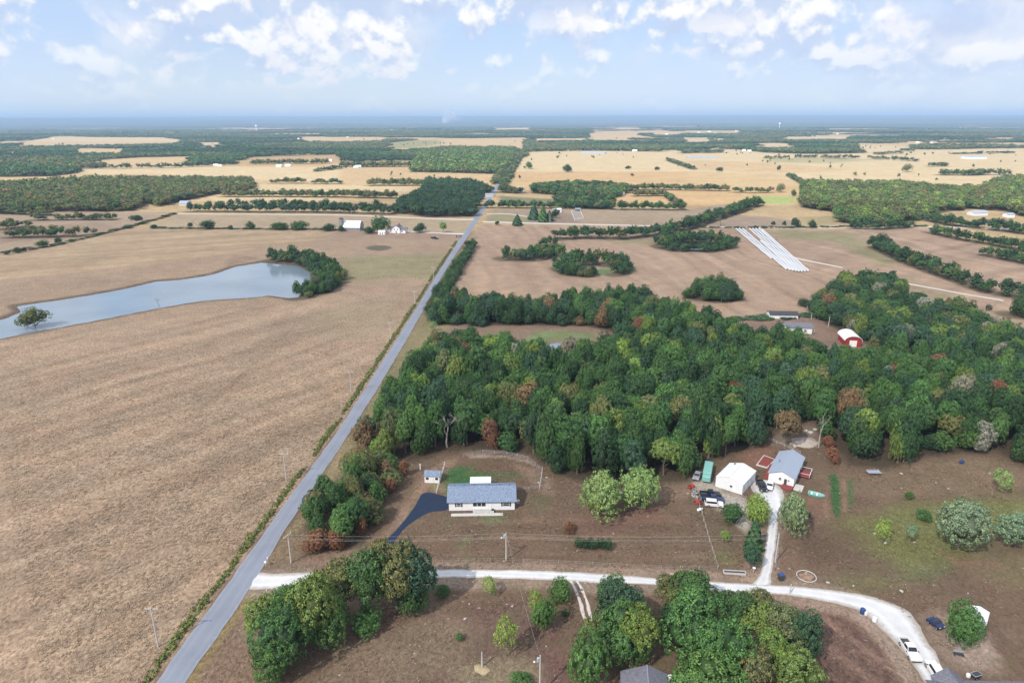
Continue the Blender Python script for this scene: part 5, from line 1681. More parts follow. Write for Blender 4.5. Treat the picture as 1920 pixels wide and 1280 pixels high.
for zi, (zn, poly) in enumerate(WOODW.items()):
    xs, ys = scatter(poly, SPACING[zn], 300 + zi)
    ed = segdist(xs, ys, poly)
    patch = fbm(xs / 26.0, ys / 26.0, 55 + zi, 2)
    for x, y, e, pt in zip(xs, ys, ed, patch):
        if any(inpoly(np.array([x]), np.array([y]), c)[0] for c in CLEAR):
            continue
        h = r_.uniform(*HGT[zn]) * (0.9 + 0.25 * (pt - 0.3))
        if e < 4 and r_.random() < 0.5:
            h *= r_.uniform(0.5, 0.85)
        w = SPACING[zn] / 5.6 * r_.uniform(0.72, 1.18)
        if inpoly(np.array([x]), np.array([y]), SAPLINGS)[0]:
            h, w = r_.uniform(3.0, 6.0), w * 0.7
        mixn = MIX.get(zn, MIX['hedge'])
        t = pick(mixn, r_)
        if zn == 'main' and t in ('brown', 'rust') and r_.random() < 0.4:
            t = 'dark'
        cand.append((x, y, h, w, t, zn, e < 5.0))
for zn, line, wd, sp, hr in HEDGES:
    pts = [Vector(tuple(G(*p))) for p in line]
    ln = sum((b - a).length for a, b in zip(pts, pts[1:]))
    lat = max(1, int(round(wd / (sp * 1.1))))
    for a, b in zip(pts, pts[1:]):
        seg = (b - a).length
        nrm = Vector((-(b - a).y, (b - a).x, 0)).normalized()
        n = max(1, int(seg / (sp * (0.66 if a.y > 800 else 1.0))))
        for i in range(n):
            for j in range(lat):
                if hr[1] > 3 and r_.random() < 0.08:
                    continue
                t = (i + r_.uniform(0.1, 0.9)) / n
                o = ((j + 0.5) / lat - 0.5) * wd + r_.uniform(-0.25, 0.25) * sp if lat > 1 else r_.uniform(-0.3, 0.3) * wd
                p = a.lerp(b, t) + nrm * o
                h = r_.uniform(*hr) * (0.75 if r_.random() < 0.25 else 1)
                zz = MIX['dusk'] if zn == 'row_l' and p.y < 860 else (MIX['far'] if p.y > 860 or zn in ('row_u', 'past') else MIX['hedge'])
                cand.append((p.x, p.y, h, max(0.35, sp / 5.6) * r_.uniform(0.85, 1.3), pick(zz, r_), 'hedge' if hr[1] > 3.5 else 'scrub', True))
cand.sort(key=lambda c: -(c[2] / math.hypot(c[0], c[1])))


def in_view(x, y, z, m=30):
    v = CM.inverted() @ Vector((x, y, z))
    if v.z > -5:
        return False
    px, py = 960 + v.x / -v.z * 1280, 640 - v.y / -v.z * 1280
    return -m < px < 1920 + m and -m < py < 1280 + m


N_SINGLE = 205
single, rest = [], []
for c in cand:
    if len(single) < N_SINGLE and c[5] in PLACE and in_view(c[0], c[1], c[2], 0) and in_view(c[0], c[1], 0.5, 0):
        single.append(c)
    else:
        rest.append(c)
MARKS = {'main': [('the roadside copse', 690, 862), ('the garden shed', 790, 862), ('the ranch house garden', 930, 846), ('the pale end fence', 1030, 878), ('the pair of lawn trees', 1150, 905),
                  ('the teal trailer', 1300, 890), ('the metal garage', 1370, 850), ('the dirt heap', 1470, 800), ('the salmon dry shrub', 1570, 850), ('the flat trailer', 1640, 876),
                  ('the upper right lawn', 1740, 856), ('the blue cart', 1810, 850), ('the right photo edge', 1900, 860), ('the asphalt road', 700, 800), ('the little wood pond', 1040, 705), ('the red barn', 1590, 690)],
         'copse': [('the rusty corner shrubs', 600, 1020), ('the asphalt drive', 700, 980), ('the asphalt road', 600, 960), ('the garden shed', 745, 890), ('the great wood', 690, 885)],
         'band': [('the asphalt road', 820, 600), ('the pasture strip', 950, 610), ('the pond dam', 1080, 612), ('the tilled field', 1130, 560), ('the round grove', 1270, 590)],
         'hedge': [('the asphalt road', 850, 520), ('the tilled field', 1000, 470), ('the creek', 1200, 440), ('the farm track', 1800, 540), ('the far farm', 1000, 400)]}
for c in single:
    x, y, h, w, t, zn = c[:6]
    rk = ''
    if zn in MARKS:
        e_ = float(segdist(np.array([x]), np.array([y]), WOODW[zn])[0]) if zn in WOODW else 0
        nk = min(MARKS[zn], key=lambda m_: (G(m_[1], m_[2]) - Vector((x, y, 0))).length)[0]
        rk = '' if zn == 'hedge' else (', front rank' if e_ < 4.5 else (', second rank' if e_ < 9.5 else ', deeper in')) + ''
        rk += ' near ' + nk
    sz = 'tall ' if h > 14 else ('low ' if h < 9 else '')
    i = _rt.randrange(6)
    crown = (HI + BUSHY)[_rt.randrange(len(HI) + 3)] if zn in ('copse', 'hedge', 'yard') else (BUSHY[_rt.randrange(3)] if c[6] and _rt.random() < 0.8 else HI[_rt.randrange(6)])
    cr, ct = CRAD[crown.name]
    make_tree('wood_tree' if zn != 'hedge' else 'hedgerow_tree', (x, y, 0), h / ct * 10, w * 3.9 / cr, crown, TRUNK[i % 4], tint_of(t, _rt),
              ((sz + SHADE[t] + ' tree ' + PLACE[zn].replace('of the great wood behind the white ranch house', 'of the great wood').replace('of the right hand wood beside the red barn', 'of the right hand wood').replace('of the roadside copse by the asphalt drive', 'of the roadside copse').replace('of the wooded band above the pasture strip', 'of the wooded band') + rk)), 'tree', 'trees ' + PLACE[zn])


def tree_mass(name, protos, items, label, zf=None):
    """many trees as ONE object: points carrying size, turn, hue and crown shape"""
    n = len(items)
    P = np.array([(i[0], i[1], i[2]) for i in items], np.float32)
    me = bpy.data.meshes.new(name)
    me.vertices.add(n)
    me.vertices.foreach_set('co', P.ravel())
    sc = np.array([i[3] for i in items], np.float32)
    a = me.attributes.new('size', 'FLOAT_VECTOR', 'POINT')
    a.data.foreach_set('vector', sc.ravel())
    a = me.attributes.new('turn', 'FLOAT_VECTOR', 'POINT')
    tv = np.zeros((n, 3), np.float32)
    tv[:, 2] = rng.uniform(0, 6.283, n)
    a.data.foreach_set('vector', tv.ravel())
    a = me.attributes.new('tint', 'FLOAT_VECTOR', 'POINT')
    a.data.foreach_set('vector', np.array([i[4] for i in items], np.float32).ravel())
    a = me.attributes.new('shape', 'INT', 'POINT')
    a.data.foreach_set('value', np.array([i[5] for i in items], np.int32))
    o = link(name, me, kind='stuff', label=label)
    ng = bpy.data.node_groups.new(name, 'GeometryNodeTree')
    ng.interface.new_socket('Geometry', in_out='INPUT', socket_type='NodeSocketGeometry')
    ng.interface.new_socket('Geometry', in_out='OUTPUT', socket_type='NodeSocketGeometry')
    gi = ng.nodes.new('NodeGroupInput')
    go = ng.nodes.new('NodeGroupOutput')
    jn = ng.nodes.new('GeometryNodeJoinGeometry')

    def attr(nm, typ):
        nd = ng.nodes.new('GeometryNodeInputNamedAttribute')
        nd.data_type = typ
        nd.inputs[0].default_value = nm
        return next(s for s in nd.outputs if s.enabled and s.name == 'Attribute')
    sz, tn, sh = attr('size', 'FLOAT_VECTOR'), attr('turn', 'FLOAT_VECTOR'), attr('shape', 'INT')
    for k, pr in enumerate(protos):
        ip = ng.nodes.new('GeometryNodeInstanceOnPoints')
        cmp_ = ng.nodes.new('FunctionNodeCompare')
        cmp_.data_type = 'INT'
        cmp_.operation = 'EQUAL'
        ii = [s for s in cmp_.inputs if s.enabled]
        ng.links.new(sh, ii[0])
        ii[1].default_value = k
        oi = ng.nodes.new('GeometryNodeObjectInfo')
        oi.inputs['Object'].default_value = pr
        oi.inputs['As Instance'].default_value = True
        oi.transform_space = 'ORIGINAL'
        ng.links.new(gi.outputs[0], ip.inputs['Points'])
        ng.links.new(cmp_.outputs[0], ip.inputs['Selection'])
        ng.links.new(oi.outputs['Geometry'], ip.inputs['Instance'])
        ng.links.new(tn, ip.inputs['Rotation'])
        ng.links.new(sz, ip.inputs['Scale'])
        ng.links.new(ip.outputs[0], jn.inputs[0])
    ng.links.new(jn.outputs[0], go.inputs[0])
    md = o.modifiers.new('trees', 'NODES')
    md.node_group = ng
    return o


def proto_obj(me):
    """a tree of the scene that already wears this crown"""
    for o in col.objects:
        if o.data is me and o.parent is not None:
            return o
    return None


# every crown shape is first worn by a real tree of the scene
def stand_in(me, x, y, h, t, label, name='hedgerow_tree'):
    cr, ct = CRAD[me.name]
    make_tree(name, (x, y, float(zg(np.array([x]), np.array([y]))[0])), h / ct * 10, 3.6 / cr, me, TRUNK_S[0], tint_of(t, _rt), label, 'tree', 'trees of the far field hedgerows')


take = [c for c in rest if c[5] == 'hedge' and c[1] > 480 and in_view(c[0], c[1], c[2], -20)][:len(MIDC) + len(LOWC)]
for me_, c in zip(MIDC + LOWC, take):
    pp_ = CM.inverted() @ Vector((c[0], c[1], 0))
    px_ = 960 + pp_.x / -pp_.z * 1280
    stand_in(me_, c[0], c[1], c[2], c[4], '%s tree in a far hedgerow %s' % (SHADE[c[4]], 'left of the road' if px_ < 900 else ('right of the road' if px_ < 1250 else 'past the plastic rows')))
    rest.remove(c)
PROTO = [proto_obj(m) for m in HI + BUSHY + MIDC + LOWC]
nH, nB, nM, nL = len(HI), len(BUSHY), len(MIDC), len(LOWC)
PM = HI + BUSHY + MIDC + LOWC
items = []
for x, y, h, w, t, zn, eg in rest:
    d = math.hypot(x, y)
    if zn == 'scrub':
        k = nH + nB + _rt.randrange(nM)
    elif d < 430:
        k = nH + _rt.randrange(nB) if eg else _rt.randrange(nH)
    elif d < 1250:
        k = nH + nB + _rt.randrange(nM)
    else:
        k = nH + nB + nM + _rt.randrange(nL)
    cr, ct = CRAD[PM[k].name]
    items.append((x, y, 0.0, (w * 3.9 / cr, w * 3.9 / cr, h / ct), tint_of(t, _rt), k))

# --- lone trees strewn over the far fields
items2 = []
_n = 0
for i in range(1500):
    d_ = math.sqrt(_rt.uniform(900 ** 2, 3600 ** 2))
    a_ = _rt.uniform(-0.7, 0.7)
    x, y = d_ * math.sin(a_), d_ * math.cos(a_)
    if vnoise(np.array([x / 160.0]), np.array([y / 160.0]), 77)[0] < 0.66:
        continue
    if far_mask(np.array([x]), np.array([y]))[0] or any(inpoly(np.array([x]), np.array([y]), w_)[0] for w_ in WOODW.values()):
        continue
    h = _rt.uniform(3, 8)
    k = nH + nB + nM + _rt.randrange(nL)
    cr, ct = CRAD[PM[k].name]
    w = h / 10 * _rt.uniform(0.9, 1.4)
    items.append((x, y, float(zg(np.array([x]), np.array([y]))[0]), (w * 3.9 / cr, w * 3.9 / cr, h / ct), tint_of(_rt.choice(('dark', 'mid', 'olive')), _rt), k))
    _n += 1
print('lone', _n)
tree_mass('woodland', PROTO, items, 'remaining trees of the woods, groves and hedgerows massed together')

# --- far woods
fr = np.random.default_rng(77)
fx, fy, fs = [], [], []
for d0, d1, sp in ((1600, 2600, 11.0), (2600, 4200, 15.0), (4200, 7000, 25.0)):
    n = int((d1 * d1 - d0 * d0) * 0.5 * 1.52 / (sp * sp))
    d = np.sqrt(fr.uniform(d0 * d0, d1 * d1, n))
    a = fr.uniform(-0.76, 0.76, n)
    x, y = d * np.sin(a), d * np.cos(a)
    k = far_mask(x, y)
    fx.append(x[k])
    fy.append(y[k])
    fs.append(np.full(k.sum(), sp / 8.0))
fx, fy, fs = np.concatenate(fx), np.concatenate(fy), np.concatenate(fs)
fz = zg(fx, fy)
tone = fbm(fx / 500.0, fy / 260.0, 61, 3)
items = []
offk = 0
for x, y, z, s, tt in zip(fx, fy, fz, fs, tone):
    t = 'dark' if tt < 0.42 else ('mid' if tt < 0.5 else _rt.choice(('olive', 'sage', 'sage', 'mid')))
    h = _rt.uniform(7, 10.5)
    c = TINT[t]
    f = _rt.uniform(0.85, 1.15)
    items.append((x, y, z, (s * _rt.uniform(0.85, 1.2), s * _rt.uniform(0.85, 1.2), h / 10), (c[0] * f, c[1] * f, c[2] * f), _rt.randrange(nL)))
PROTO_L = [proto_obj(m) for m in LOWC]
tree_mass('far_woods', PROTO_L, items, 'far woods fading into blue haze between pale fields')


def canopy():
    """closed canopy of the most distant woods"""
    m = (FMASK & (ld > 5500)).reshape(LSH)
    fine = np.zeros(LSH, bool)
    fine[:, :len(np.arange(-46, 46.01, 0.18))] = True
    m &= fine
    qm = m[:-1, :-1] & m[1:, :-1] & m[:-1, 1:] & m[1:, 1:]
    inner = np.zeros(LSH, bool)
    inner[1:-1, 1:-1] = m[1:-1, 1:-1] & m[:-2, 1:-1] & m[2:, 1:-1] & m[1:-1, :-2] & m[1:-1, 2:]
    rr = np.random.default_rng(3)
    zc = lz.reshape(LSH) + np.where(inner, 8.0 + rr.normal(size=LSH) * 2.0, -1.0)
    I, J = np.where(qm)
    F = np.stack([idx[I, J], idx[I + 1, J], idx[I + 1, J + 1], idx[I, J + 1]], 1)[:, ::-1]
    used, inv = np.unique(F.ravel(), return_inverse=True)
    V = np.stack([lx[used], ly[used], zc.ravel()[used]], 1)
    F = inv.reshape(F.shape)
    n = len(used)
    tn = fbm(lx[used] / 900.0, ly[used] / 420.0, 66, 3)
    A = np.stack([np.clip(0.2 + 0.6 * tn + rr.uniform(-0.25, 0.25, n), 0, 1), np.clip(tn, 0, 1), np.zeros(n), np.ones(n)], 1)
    me = np_mesh('distant_forest', V, F, M['leaf'], attrs={'leafvar': ('FLOAT_COLOR', 'POINT', A)})
    if me.polygons[0].normal.z < 0:
        me.flip_normals()
    o = link('distant_forest', me, kind='stuff', label='unbroken blue green forest along the horizon')
    o['tint'] = [0.045, 0.08, 0.042]


canopy()


# ------------------------------------------------------------------ rough verge along the road
def verge():
    r = np.random.default_rng(21)
    Lp = [(205, 1400), (292, 1280), (375, 1164), (439, 1077), (525, 957), (636, 803), (706, 695), (760, 611), (820, 514), (862, 450)]
    P = [np.array(tuple(G(*p))[:2]) for p in Lp]
    C, S, T = [], [], []
    for a, b in zip(P, P[1:]):
        ln = np.linalg.norm(b - a)
        d = (b - a) / ln
        nrm = np.array((-d[1], d[0]))
        n = int(ln * 7)
        t = r.uniform(0, 1, n)
        o = 1.0 + np.abs(r.normal(size=n)) * 0.9 + r.uniform(0, 0.8, n)
        q_ = a + (b - a) * t[:, None] + nrm * o[:, None]
        den = fbm(q_[:, 0] / 5.0, q_[:, 1] / 9.0, 14, 3)
        k = (o < 0.9 + 4.0 * den) & (den > 0.32)
        C.append(q_[k])
        S.append(np.clip(0.12 + 0.72 * den[k] * r.uniform(0.3, 1.4, k.sum()) - 0.03 * o[k], 0.15, 1.1))
        T.append(den[k])
    C, S, T = np.concatenate(C), np.concatenate(S), np.concatenate(T)
    L = 22
    ci = np.repeat(np.arange(len(C)), L)
    n = len(ci)
    d = rand_dirs(n, r, -0.1)
    off = d * (S[ci] * r.uniform(0.5, 1.05, n))[:, None]
    pos = np.concatenate([C[ci], np.zeros((n, 1))], 1) + off * np.array((0.9, 0.9, 1.15)) + np.array((0, 0, 0.08))
    nf = unit(d + 0.5 * r.normal(size=(n, 3)))
    V, F = leaf_quads(pos, nf, 0.20 * r.uniform(0.6, 1.3, n) * (0.7 + 0.5 * S[ci]), r)
    yel = np.clip(r.uniform(0, 1, len(C)) * 1.6 - 0.2, 0, 1)
    A = np.repeat(np.stack([np.clip(0.25 + 0.5 * T[ci] + r.uniform(-0.3, 0.3, n), 0, 1), yel[ci], np.zeros(n), np.ones(n)], 1), 4, 0)
    me = np_mesh('verge_weeds', V, F, M['leaf'], normals=np.repeat(unit(d + np.array((0, 0, 0.4))), 4, 0), attrs={'leafvar': ('FLOAT_COLOR', 'POINT', A)})
    o = link('verge_weeds', me, kind='stuff', label='weedy green verge along the left side of the asphalt road')
    o['tint'] = [0.15, 0.19, 0.06]


verge()


# ------------------------------------------------------------------ buildings
def frame_of(A, B):
    d = B - A
    return math.atan2(d.y, d.x), d.length


def rot90(mb):
    bmesh.ops.transform(mb.bm, matrix=Matrix.Rotation(math.pi / 2, 4, 'Z'), verts=mb.bm.verts[:])
    return mb


def gable(root, w, d, wh, rise, ridge, wmat, rmat, eave=0.45, thick=0.16, z0=0.0):
    """walls and gable roof; ridge 'x' runs along the front, 'y' from front to back"""
    a, b = (w, d) if ridge == 'y' else (d, w)
    mb = MB().prism([(-a / 2, z0 - 0.1), (a / 2, z0 - 0.1), (a / 2, wh), (0, wh + rise), (-a / 2, wh)], -b / 2, b / 2)
    if ridge == 'x':
        rot90(mb)
    mb.build('wall', M[wmat], root)
    sl = rise / (a / 2)
    e = eave
    mb = MB()
    lo = wh - e * sl + 0.03
    mb.prism([(-a / 2 - e, lo), (0, wh + rise + 0.03), (0, wh + rise + 0.03 + thick), (-a / 2 - e, lo + thick)], -b / 2 - e, b / 2 + e)
    mb.prism([(0, wh + rise + 0.03), (a / 2 + e, lo), (a / 2 + e, lo + thick), (0, wh + rise + 0.03 + thick)], -b / 2 - e, b / 2 + e)
    bmesh.ops.remove_doubles(mb.bm, verts=mb.bm.verts[:], dist=0.001)
    if ridge == 'x':
        rot90(mb)
    rf = mb.build('roof', M[rmat], root)
    return rf


def opening(root, face, w, d, u, z, ww, hh, kind='window', frame='white', shutters=False):
    """window or door on a wall: face f(ront) b(ack) l(eft) r(ight); u along the wall"""
    ang = {'f': 0, 'r': math.pi / 2, 'b': math.pi, 'l': -math.pi / 2}[face]
    off = {'f': d / 2, 'b': d / 2, 'l': w / 2, 'r': w / 2}[face]
    mtx = Matrix.Rotation(ang, 4, 'Z') @ Matrix.Translation((u, -off, z))

    def done(mb, name, mat, par):
        bmesh.ops.transform(mb.bm, matrix=mtx, verts=mb.bm.verts[:])
        return mb.build(name, M[mat], par)
    t = 0.09
    fr = MB()
    fr.box((0, -0.03, hh / 2 - t / 2), (ww, 0.08, t)).box((0, -0.03, -hh / 2 + t / 2), (ww, 0.10, t))
    fr.box((-ww / 2 + t / 2, -0.03, 0), (t, 0.075, hh - 2 * t)).box((ww / 2 - t / 2, -0.03, 0), (t, 0.075, hh - 2 * t))
    if kind == 'window':
        fr.box((0, -0.035, 0), (ww - 2 * t, 0.05, 0.05))
        f = done(fr, 'window', frame, root)
        done(MB().box((0, -0.015, 0), (ww - 2 * t, 0.03, hh - 2 * t)), 'pane', 'glass', f)
        if shutters:
            for s in (-1, 1):
                done(MB().box((s * (ww / 2 + 0.22), -0.03, 0), (0.38, 0.05, hh)), 'shutter', 'dark', root)
    else:
        f = done(fr, 'door', frame, root)
        done(MB().box((0, -0.02, 0), (ww - 2 * t, 0.04, hh - 2 * t)), 'panel', 'white' if kind == 'door' else kind, f)
        done(MB().box((ww * 0.32, -0.06, -0.1), (0.06, 0.06, 0.12)), 'handle', 'dark', f)
    return f


# white ranch house
A, B = G(842, 957), G(965, 955)
rz, w = frame_of(A, B)
d = 8.6
mid_ = (A + B) / 2 + Vector((-math.sin(rz), math.cos(rz), 0)) * d / 2
ranch = empty('ranch_house', mid_, rz, 'long white ranch house with grey blue shingle roof and asphalt drive', 'house')
gable(ranch, w, d, 2.65, 1.75, 'x', 'white', 'shingle', 0.5)
opening(ranch, 'f', w, d, -w * 0.35, 1.65, 1.1, 1.1, shutters=True)
for u in (-0.11, -0.055, 0.0, 0.03):
    pass
for u in (-1.75, -0.65, 0.45):
    opening(ranch, 'f', w, d, u, 1.72, 0.95, 1.0, frame='dark')
opening(ranch, 'f', w, d, 2.0, 1.1, 0.95, 2.1, 'white', 'white')
opening(ranch, 'f', w, d, w * 0.37, 1.6, 1.7, 1.05, shutters=True)
opening(ranch, 'r', w, d, 0.5, 1.6, 1.0, 1.0)
opening(ranch, 'l', w, d, -1.0, 1.15, 2.6, 2.2, 'white', 'white')
opening(ranch, 'b', w, d, 3.0, 1.6, 1.2, 1.0)
MB().box((0.4, -d / 2 - 0.75, 0.22), (5.3, 1.46, 0.44)).build('porch', M['concrete'], ranch)
pr = MB()
for i in range(9):
    pr.box((-2.2 + i * 0.52, -d / 2 - 1.42, 0.88), (0.05, 0.05, 0.86))
pr.box((-0.12, -d / 2 - 1.42, 1.34), (4.3, 0.07, 0.07))
pr.build('porch_rail', M['white'], ranch)
MB().box((2.75, -d / 2 - 0.8, 0.62), (0.6, 0.5, 0.34)).build('porch_seat', M['dark'], ranch)
MB().box((-1.2, -d / 2 - 2.1, 0.04), (w * 0.78, 1.15, 0.16)).build('front_walk', M['concrete'], ranch)
for u in (-7, -4.5, -2, 1.8, 4.6, 7.2):
    MB().cyl((u, 0.6, 4.25), 0.09, 0.7, 8).build('roof_vent', M['dark'], ranch)
MB().box((-0.5, d / 2 + 1.9, 2.72), (5.6, 3.4, 0.12)).build('patio_roof', M['white_metal'], ranch)
for sx in (-1, 1):
    MB().box((-0.5 + sx * 2.6, d / 2 + 3.3, 1.33), (0.12, 0.12, 2.66)).build('patio_post', M['white'], ranch)
MB().box((w / 2 + 0.9, -1.0, 0.35), (0.9, 0.9, 0.7)).build('air_conditioner', M['silver'], ranch)

# small shed
A, B = G(798, 904.5), G(824, 905.5)
rz, w = frame_of(A, B)
w = 4.1
shed = empty('garden_shed', (A + B) / 2 + Vector((0, 1.5, 0)), rz, 'small white garden shed with grey blue roof left of the ranch house', 'shed')
gable(shed, w, 3.0, 2.1, 0.85, 'x', 'white', 'shingle', 0.2, 0.1)
for u in (-1.3, 1.3):
    opening(shed, 'f', w, 3.0, u, 1.35, 0.75, 0.7, shutters=False, frame='dark')
opening(shed, 'f', w, 3.0, 0, 0.95, 0.9, 1.8, 'white')

# metal garage
A, B = G(1341, 911), G(1391, 927.5)
rz, w = frame_of(A, B)
dirv = Vector((-math.sin(rz), math.cos(rz), 0))
d = 9.7
gar = empty('metal_garage', (A + B) / 2 + dirv * d / 2, rz, 'white sheet metal garage with plain low gable roof beside the parked trucks', 'garage')
gable(gar, w, d, 2.9, 1.15, 'y', 'white_metal', 'white_metal', 0.08, 0.06)
opening(gar, 'r', w, d, -2.0, 1.25, 2.9, 2.4, 'white', 'silver')
opening(gar, 'r', w, d, 2.2, 1.05, 0.95, 2.05, 'white', 'silver')
opening(gar, 'f', w, d, 0.6, 1.5, 0.6, 0.5, frame='dark')
MB().cyl((-1.9, d / 2 - 1.2, 3.75), 0.16, 0.6, 8).build('roof_vent', M['dark'], gar)
rb = MB()
rb.tube([(0, -d / 2, 4.13), (0, d / 2, 4.13)], 0.06, 6)
rb.build('ridge_cap', M['concrete'], gar)

# grey roofed house
A, B = G(1440, 902), G(1487, 914)
rz, w = frame_of(A, B)
dirv = Vector((-math.sin(rz), math.cos(rz), 0))
d = 14.2
gh = empty('grey_roofed_house', (A + B) / 2 + dirv * d / 2, rz, 'white house with grey metal roof and red brown decks on the right', 'house')
gable(gh, w, d, 2.75, 1.35, 'y', 'white', 'roof_metal', 0.35, 0.12)
opening(gh, 'f', w, d, -0.3, 1.7, 0.8, 0.9)
opening(gh, 'f', w, d, 1.9, 1.7, 0.6, 0.6)
opening(gh, 'f', w, d, 1.15, 1.1, 0.9, 2.05, 'dark')
for u in (-4.5, -1.2):
    opening(gh, 'r', w, d, u, 1.6, 1.1, 1.0)
opening(gh, 'r', w, d, 2.6, 1.1, 1.6, 2.05, 'glass')
for u in (-3, 3):
    opening(gh, 'l', w, d, u, 1.6, 1.1, 1.0)
MB().cyl((-1.9, -0.6, 3.75), 0.1, 0.7, 8).build('roof_vent', M['dark'], gh)
MB().box((1.9, -d / 2 - 1.2, 0.25), (2.8, 2.1, 0.5)).build('front_step', M['deck_red'], gh)
MB().box((-w / 2 - 0.9, -1.5, 0.14), (1.5, 9.0, 0.28)).build('side_walk', M['deck_red'], gh)
dk = MB().box((w / 2 + 1.5, 1.8, 0.45), (2.9, 4.2, 0.14))
dk.build('side_deck', M['deck_red'], gh)
rl = MB()
for yy in (-0.2, 1.8, 3.8):
    rl.box((w / 2 + 2.9, yy, 0.95), (0.08, 0.08, 0.9))
rl.box((w / 2 + 2.9, 1.8, 1.42), (0.09, 4.2, 0.07)).box((w / 2 + 1.5, -0.25, 1.42), (2.8, 0.09, 0.07)).box((w / 2 + 1.5, 3.85, 1.42), (2.8, 0.09, 0.07))
rl.build('deck_rail', M['white'], gh)
for i, (xx, yy) in enumerate(((w / 2 + 0.3, 0), (w / 2 + 2.6, 0), (w / 2 + 0.3, 3.7), (w / 2 + 2.6, 3.7))):
    MB().box((xx, yy, 0.19), (0.12, 0.12, 0.38)).build('deck_post', M['deck_red'], gh)
MB().box((w / 2 + 1.3, -d / 2 + 0.6, 0.06), (2.2, 3.6, 0.14)).build('concrete_pad', M['concrete'], gh)


def slab_poly(name, pts, h, mat, parent=None, **kw):
    P = [G(*p) for p in pts]
    c = sum(P, Vector()) / len(P)
    mb = MB()
    lo = [mb.bm.verts.new((p.x - c.x, p.y - c.y, -0.05)) for p in P]
    hi = [mb.bm.verts.new((p.x - c.x, p.y - c.y, h)) for p in P]
    n = len(P)
    for i in range(n):
        mb.bm.faces.new((lo[i], lo[(i + 1) % n], hi[(i + 1) % n], hi[i]))
    mb.bm.faces.new(hi)
    o = mb.build(name, M[mat], parent, **kw)
    o.location = c
    return o


def scaled(pts, f):
    cx, cy = sum(p[0] for p in pts) / len(pts), sum(p[1] for p in pts) / len(pts)
    return [(cx + (x - cx) * f, cy + (y - cy) * f) for x, y in pts]


pool_pts = [(1417, 872), (1432, 853), (1455, 861.5), (1438, 878)]
slab_poly('concrete_pad', pool_pts, 0.10, 'concrete', label='pale square slab carrying the red covered deck behind the garage', cat='slab')
slab_poly('red_deck', scaled(pool_pts, 0.78), 0.34, 'deck_red', label='square red brown deck behind the metal garage', cat='deck')

# grey roofed house at the bottom edge
P0, L0, R0 = G(1212, 1243, 4.4), G(1163, 1257, 2.7), G(1262, 1267, 2.7)
rz = math.atan2((R0 - L0).y, (R0 - L0).x)
w = (R0 - L0).length - 0.8
dirv = Vector((-math.sin(rz), math.cos(rz), 0))
d = 11.0
mid_ = (L0 + R0) / 2 - dirv * (d / 2 + 0.45)
mid_.z = 0
bh = empty('bottom_house', mid_, rz, 'grey shingled house roof cut by the bottom edge among trees', 'house')
gable(bh, w, d, 2.75, 1.7, 'y', 'white', 'shingle_dark', 0.4)
opening(bh, 'b', w, d, 2.0, 1.6, 1.1, 1.0)
opening(bh, 'b', w, d, -2.0, 1.1, 0.95, 2.05, 'white')
dish = MB().cyl((w / 2 - 0.2, d / 2 - 0.6, 3.6), 0.45, 0.06, 14)
dish.cyl((w / 2 - 0.2, d / 2 - 0.6, 3.2), 0.04, 0.8, 6)
dish.build('satellite_dish', M['white'], bh)
rc = MB().tube([(0, -d / 2 - 0.4, 4.66), (0, d / 2 + 0.4, 4.66)], 0.08, 6)
rc.build('ridge_cap', M['roof_metal'], bh)

# house at the lower right corner: long roof with a wing
E1, E2 = G(1735, 1274, 2.7), G(1925, 1277, 2.7)
rz = math.atan2((E2 - E1).y, (E2 - E1).x)
dirv = Vector((-math.sin(rz), math.cos(rz), 0))
w, d = (E2 - E1).length, 9.0
mid_ = (E1 + E2) / 2 - dirv * (d / 2 + 0.4)
mid_.z = 0
ch = empty('corner_house', mid_, rz, 'dark grey roofed house with a gabled wing at the lower right corner', 'house')
gable(ch, w - 0.9, d, 2.7, 1.8, 'x', 'white', 'shingle_dark', 0.45)
pk = G(1776, 1250, 4.4)
loc_ = Matrix.Rotation(-rz, 4, 'Z') @ (pk - mid_)
wd_ = 4.3
mb = MB().prism([(-wd_ / 2, 0), (wd_ / 2, 0), (wd_ / 2, 2.7), (0, 4.2), (-wd_ / 2, 2.7)], d / 2 - 0.5, loc_.y - 0.3)
bmesh.ops.translate(mb.bm, vec=(loc_.x, 0, 0), verts=mb.bm.verts[:])
mb.build('wing_wall', M['white'], ch)
mb = MB()
for s in (-1, 1):
    mb.prism([(0, 4.23), (s * (wd_ / 2 + 0.4), 2.45), (s * (wd_ / 2 + 0.4), 2.6), (0, 4.39)], d / 2 - 2.5, loc_.y)
bmesh.ops.translate(mb.bm, vec=(loc_.x, 0, 0), verts=mb.bm.verts[:])
mb.build('wing_roof', M['shingle_dark'], ch)
MB().box((0, d / 2 + 0.42, 2.42), (w - 0.2, 0.08, 0.16)).build('gutter', M['silver'], ch)

# white shed at lower right
A, B = G(1812, 1172), G(1829, 1179)
rz = math.radians(-40)
ws = empty('lawn_shed', G(1829, 1170), rz, 'small shed with white roof half hidden by the bright green tree', 'shed')
gable(ws, 3.0, 4.4, 2.2, 0.5, 'y', 'silver', 'white_metal', 0.2, 0.08)
opening(ws, 'f', 3.0, 4.4, 0, 0.95, 0.9, 1.8, 'white')


# farm across the left field
def px_box_house(name, label, cat, a, b, depth, wh, rise, ridge, wm, rm, eave=0.4, zf=False):
    A, B = G(*a), G(*b)
    rz, w = frame_of(A, B)
    c = (A + B) / 2 + Vector((-math.sin(rz), math.cos(rz), 0)) * depth / 2
    if zf:
        c.z = float(zg(np.array([c.x]), np.array([c.y]))[0])
    r = empty(name, c, rz, label, cat)
    gable(r, w, depth, wh, rise, ridge, wm, rm, eave)
    return r, w


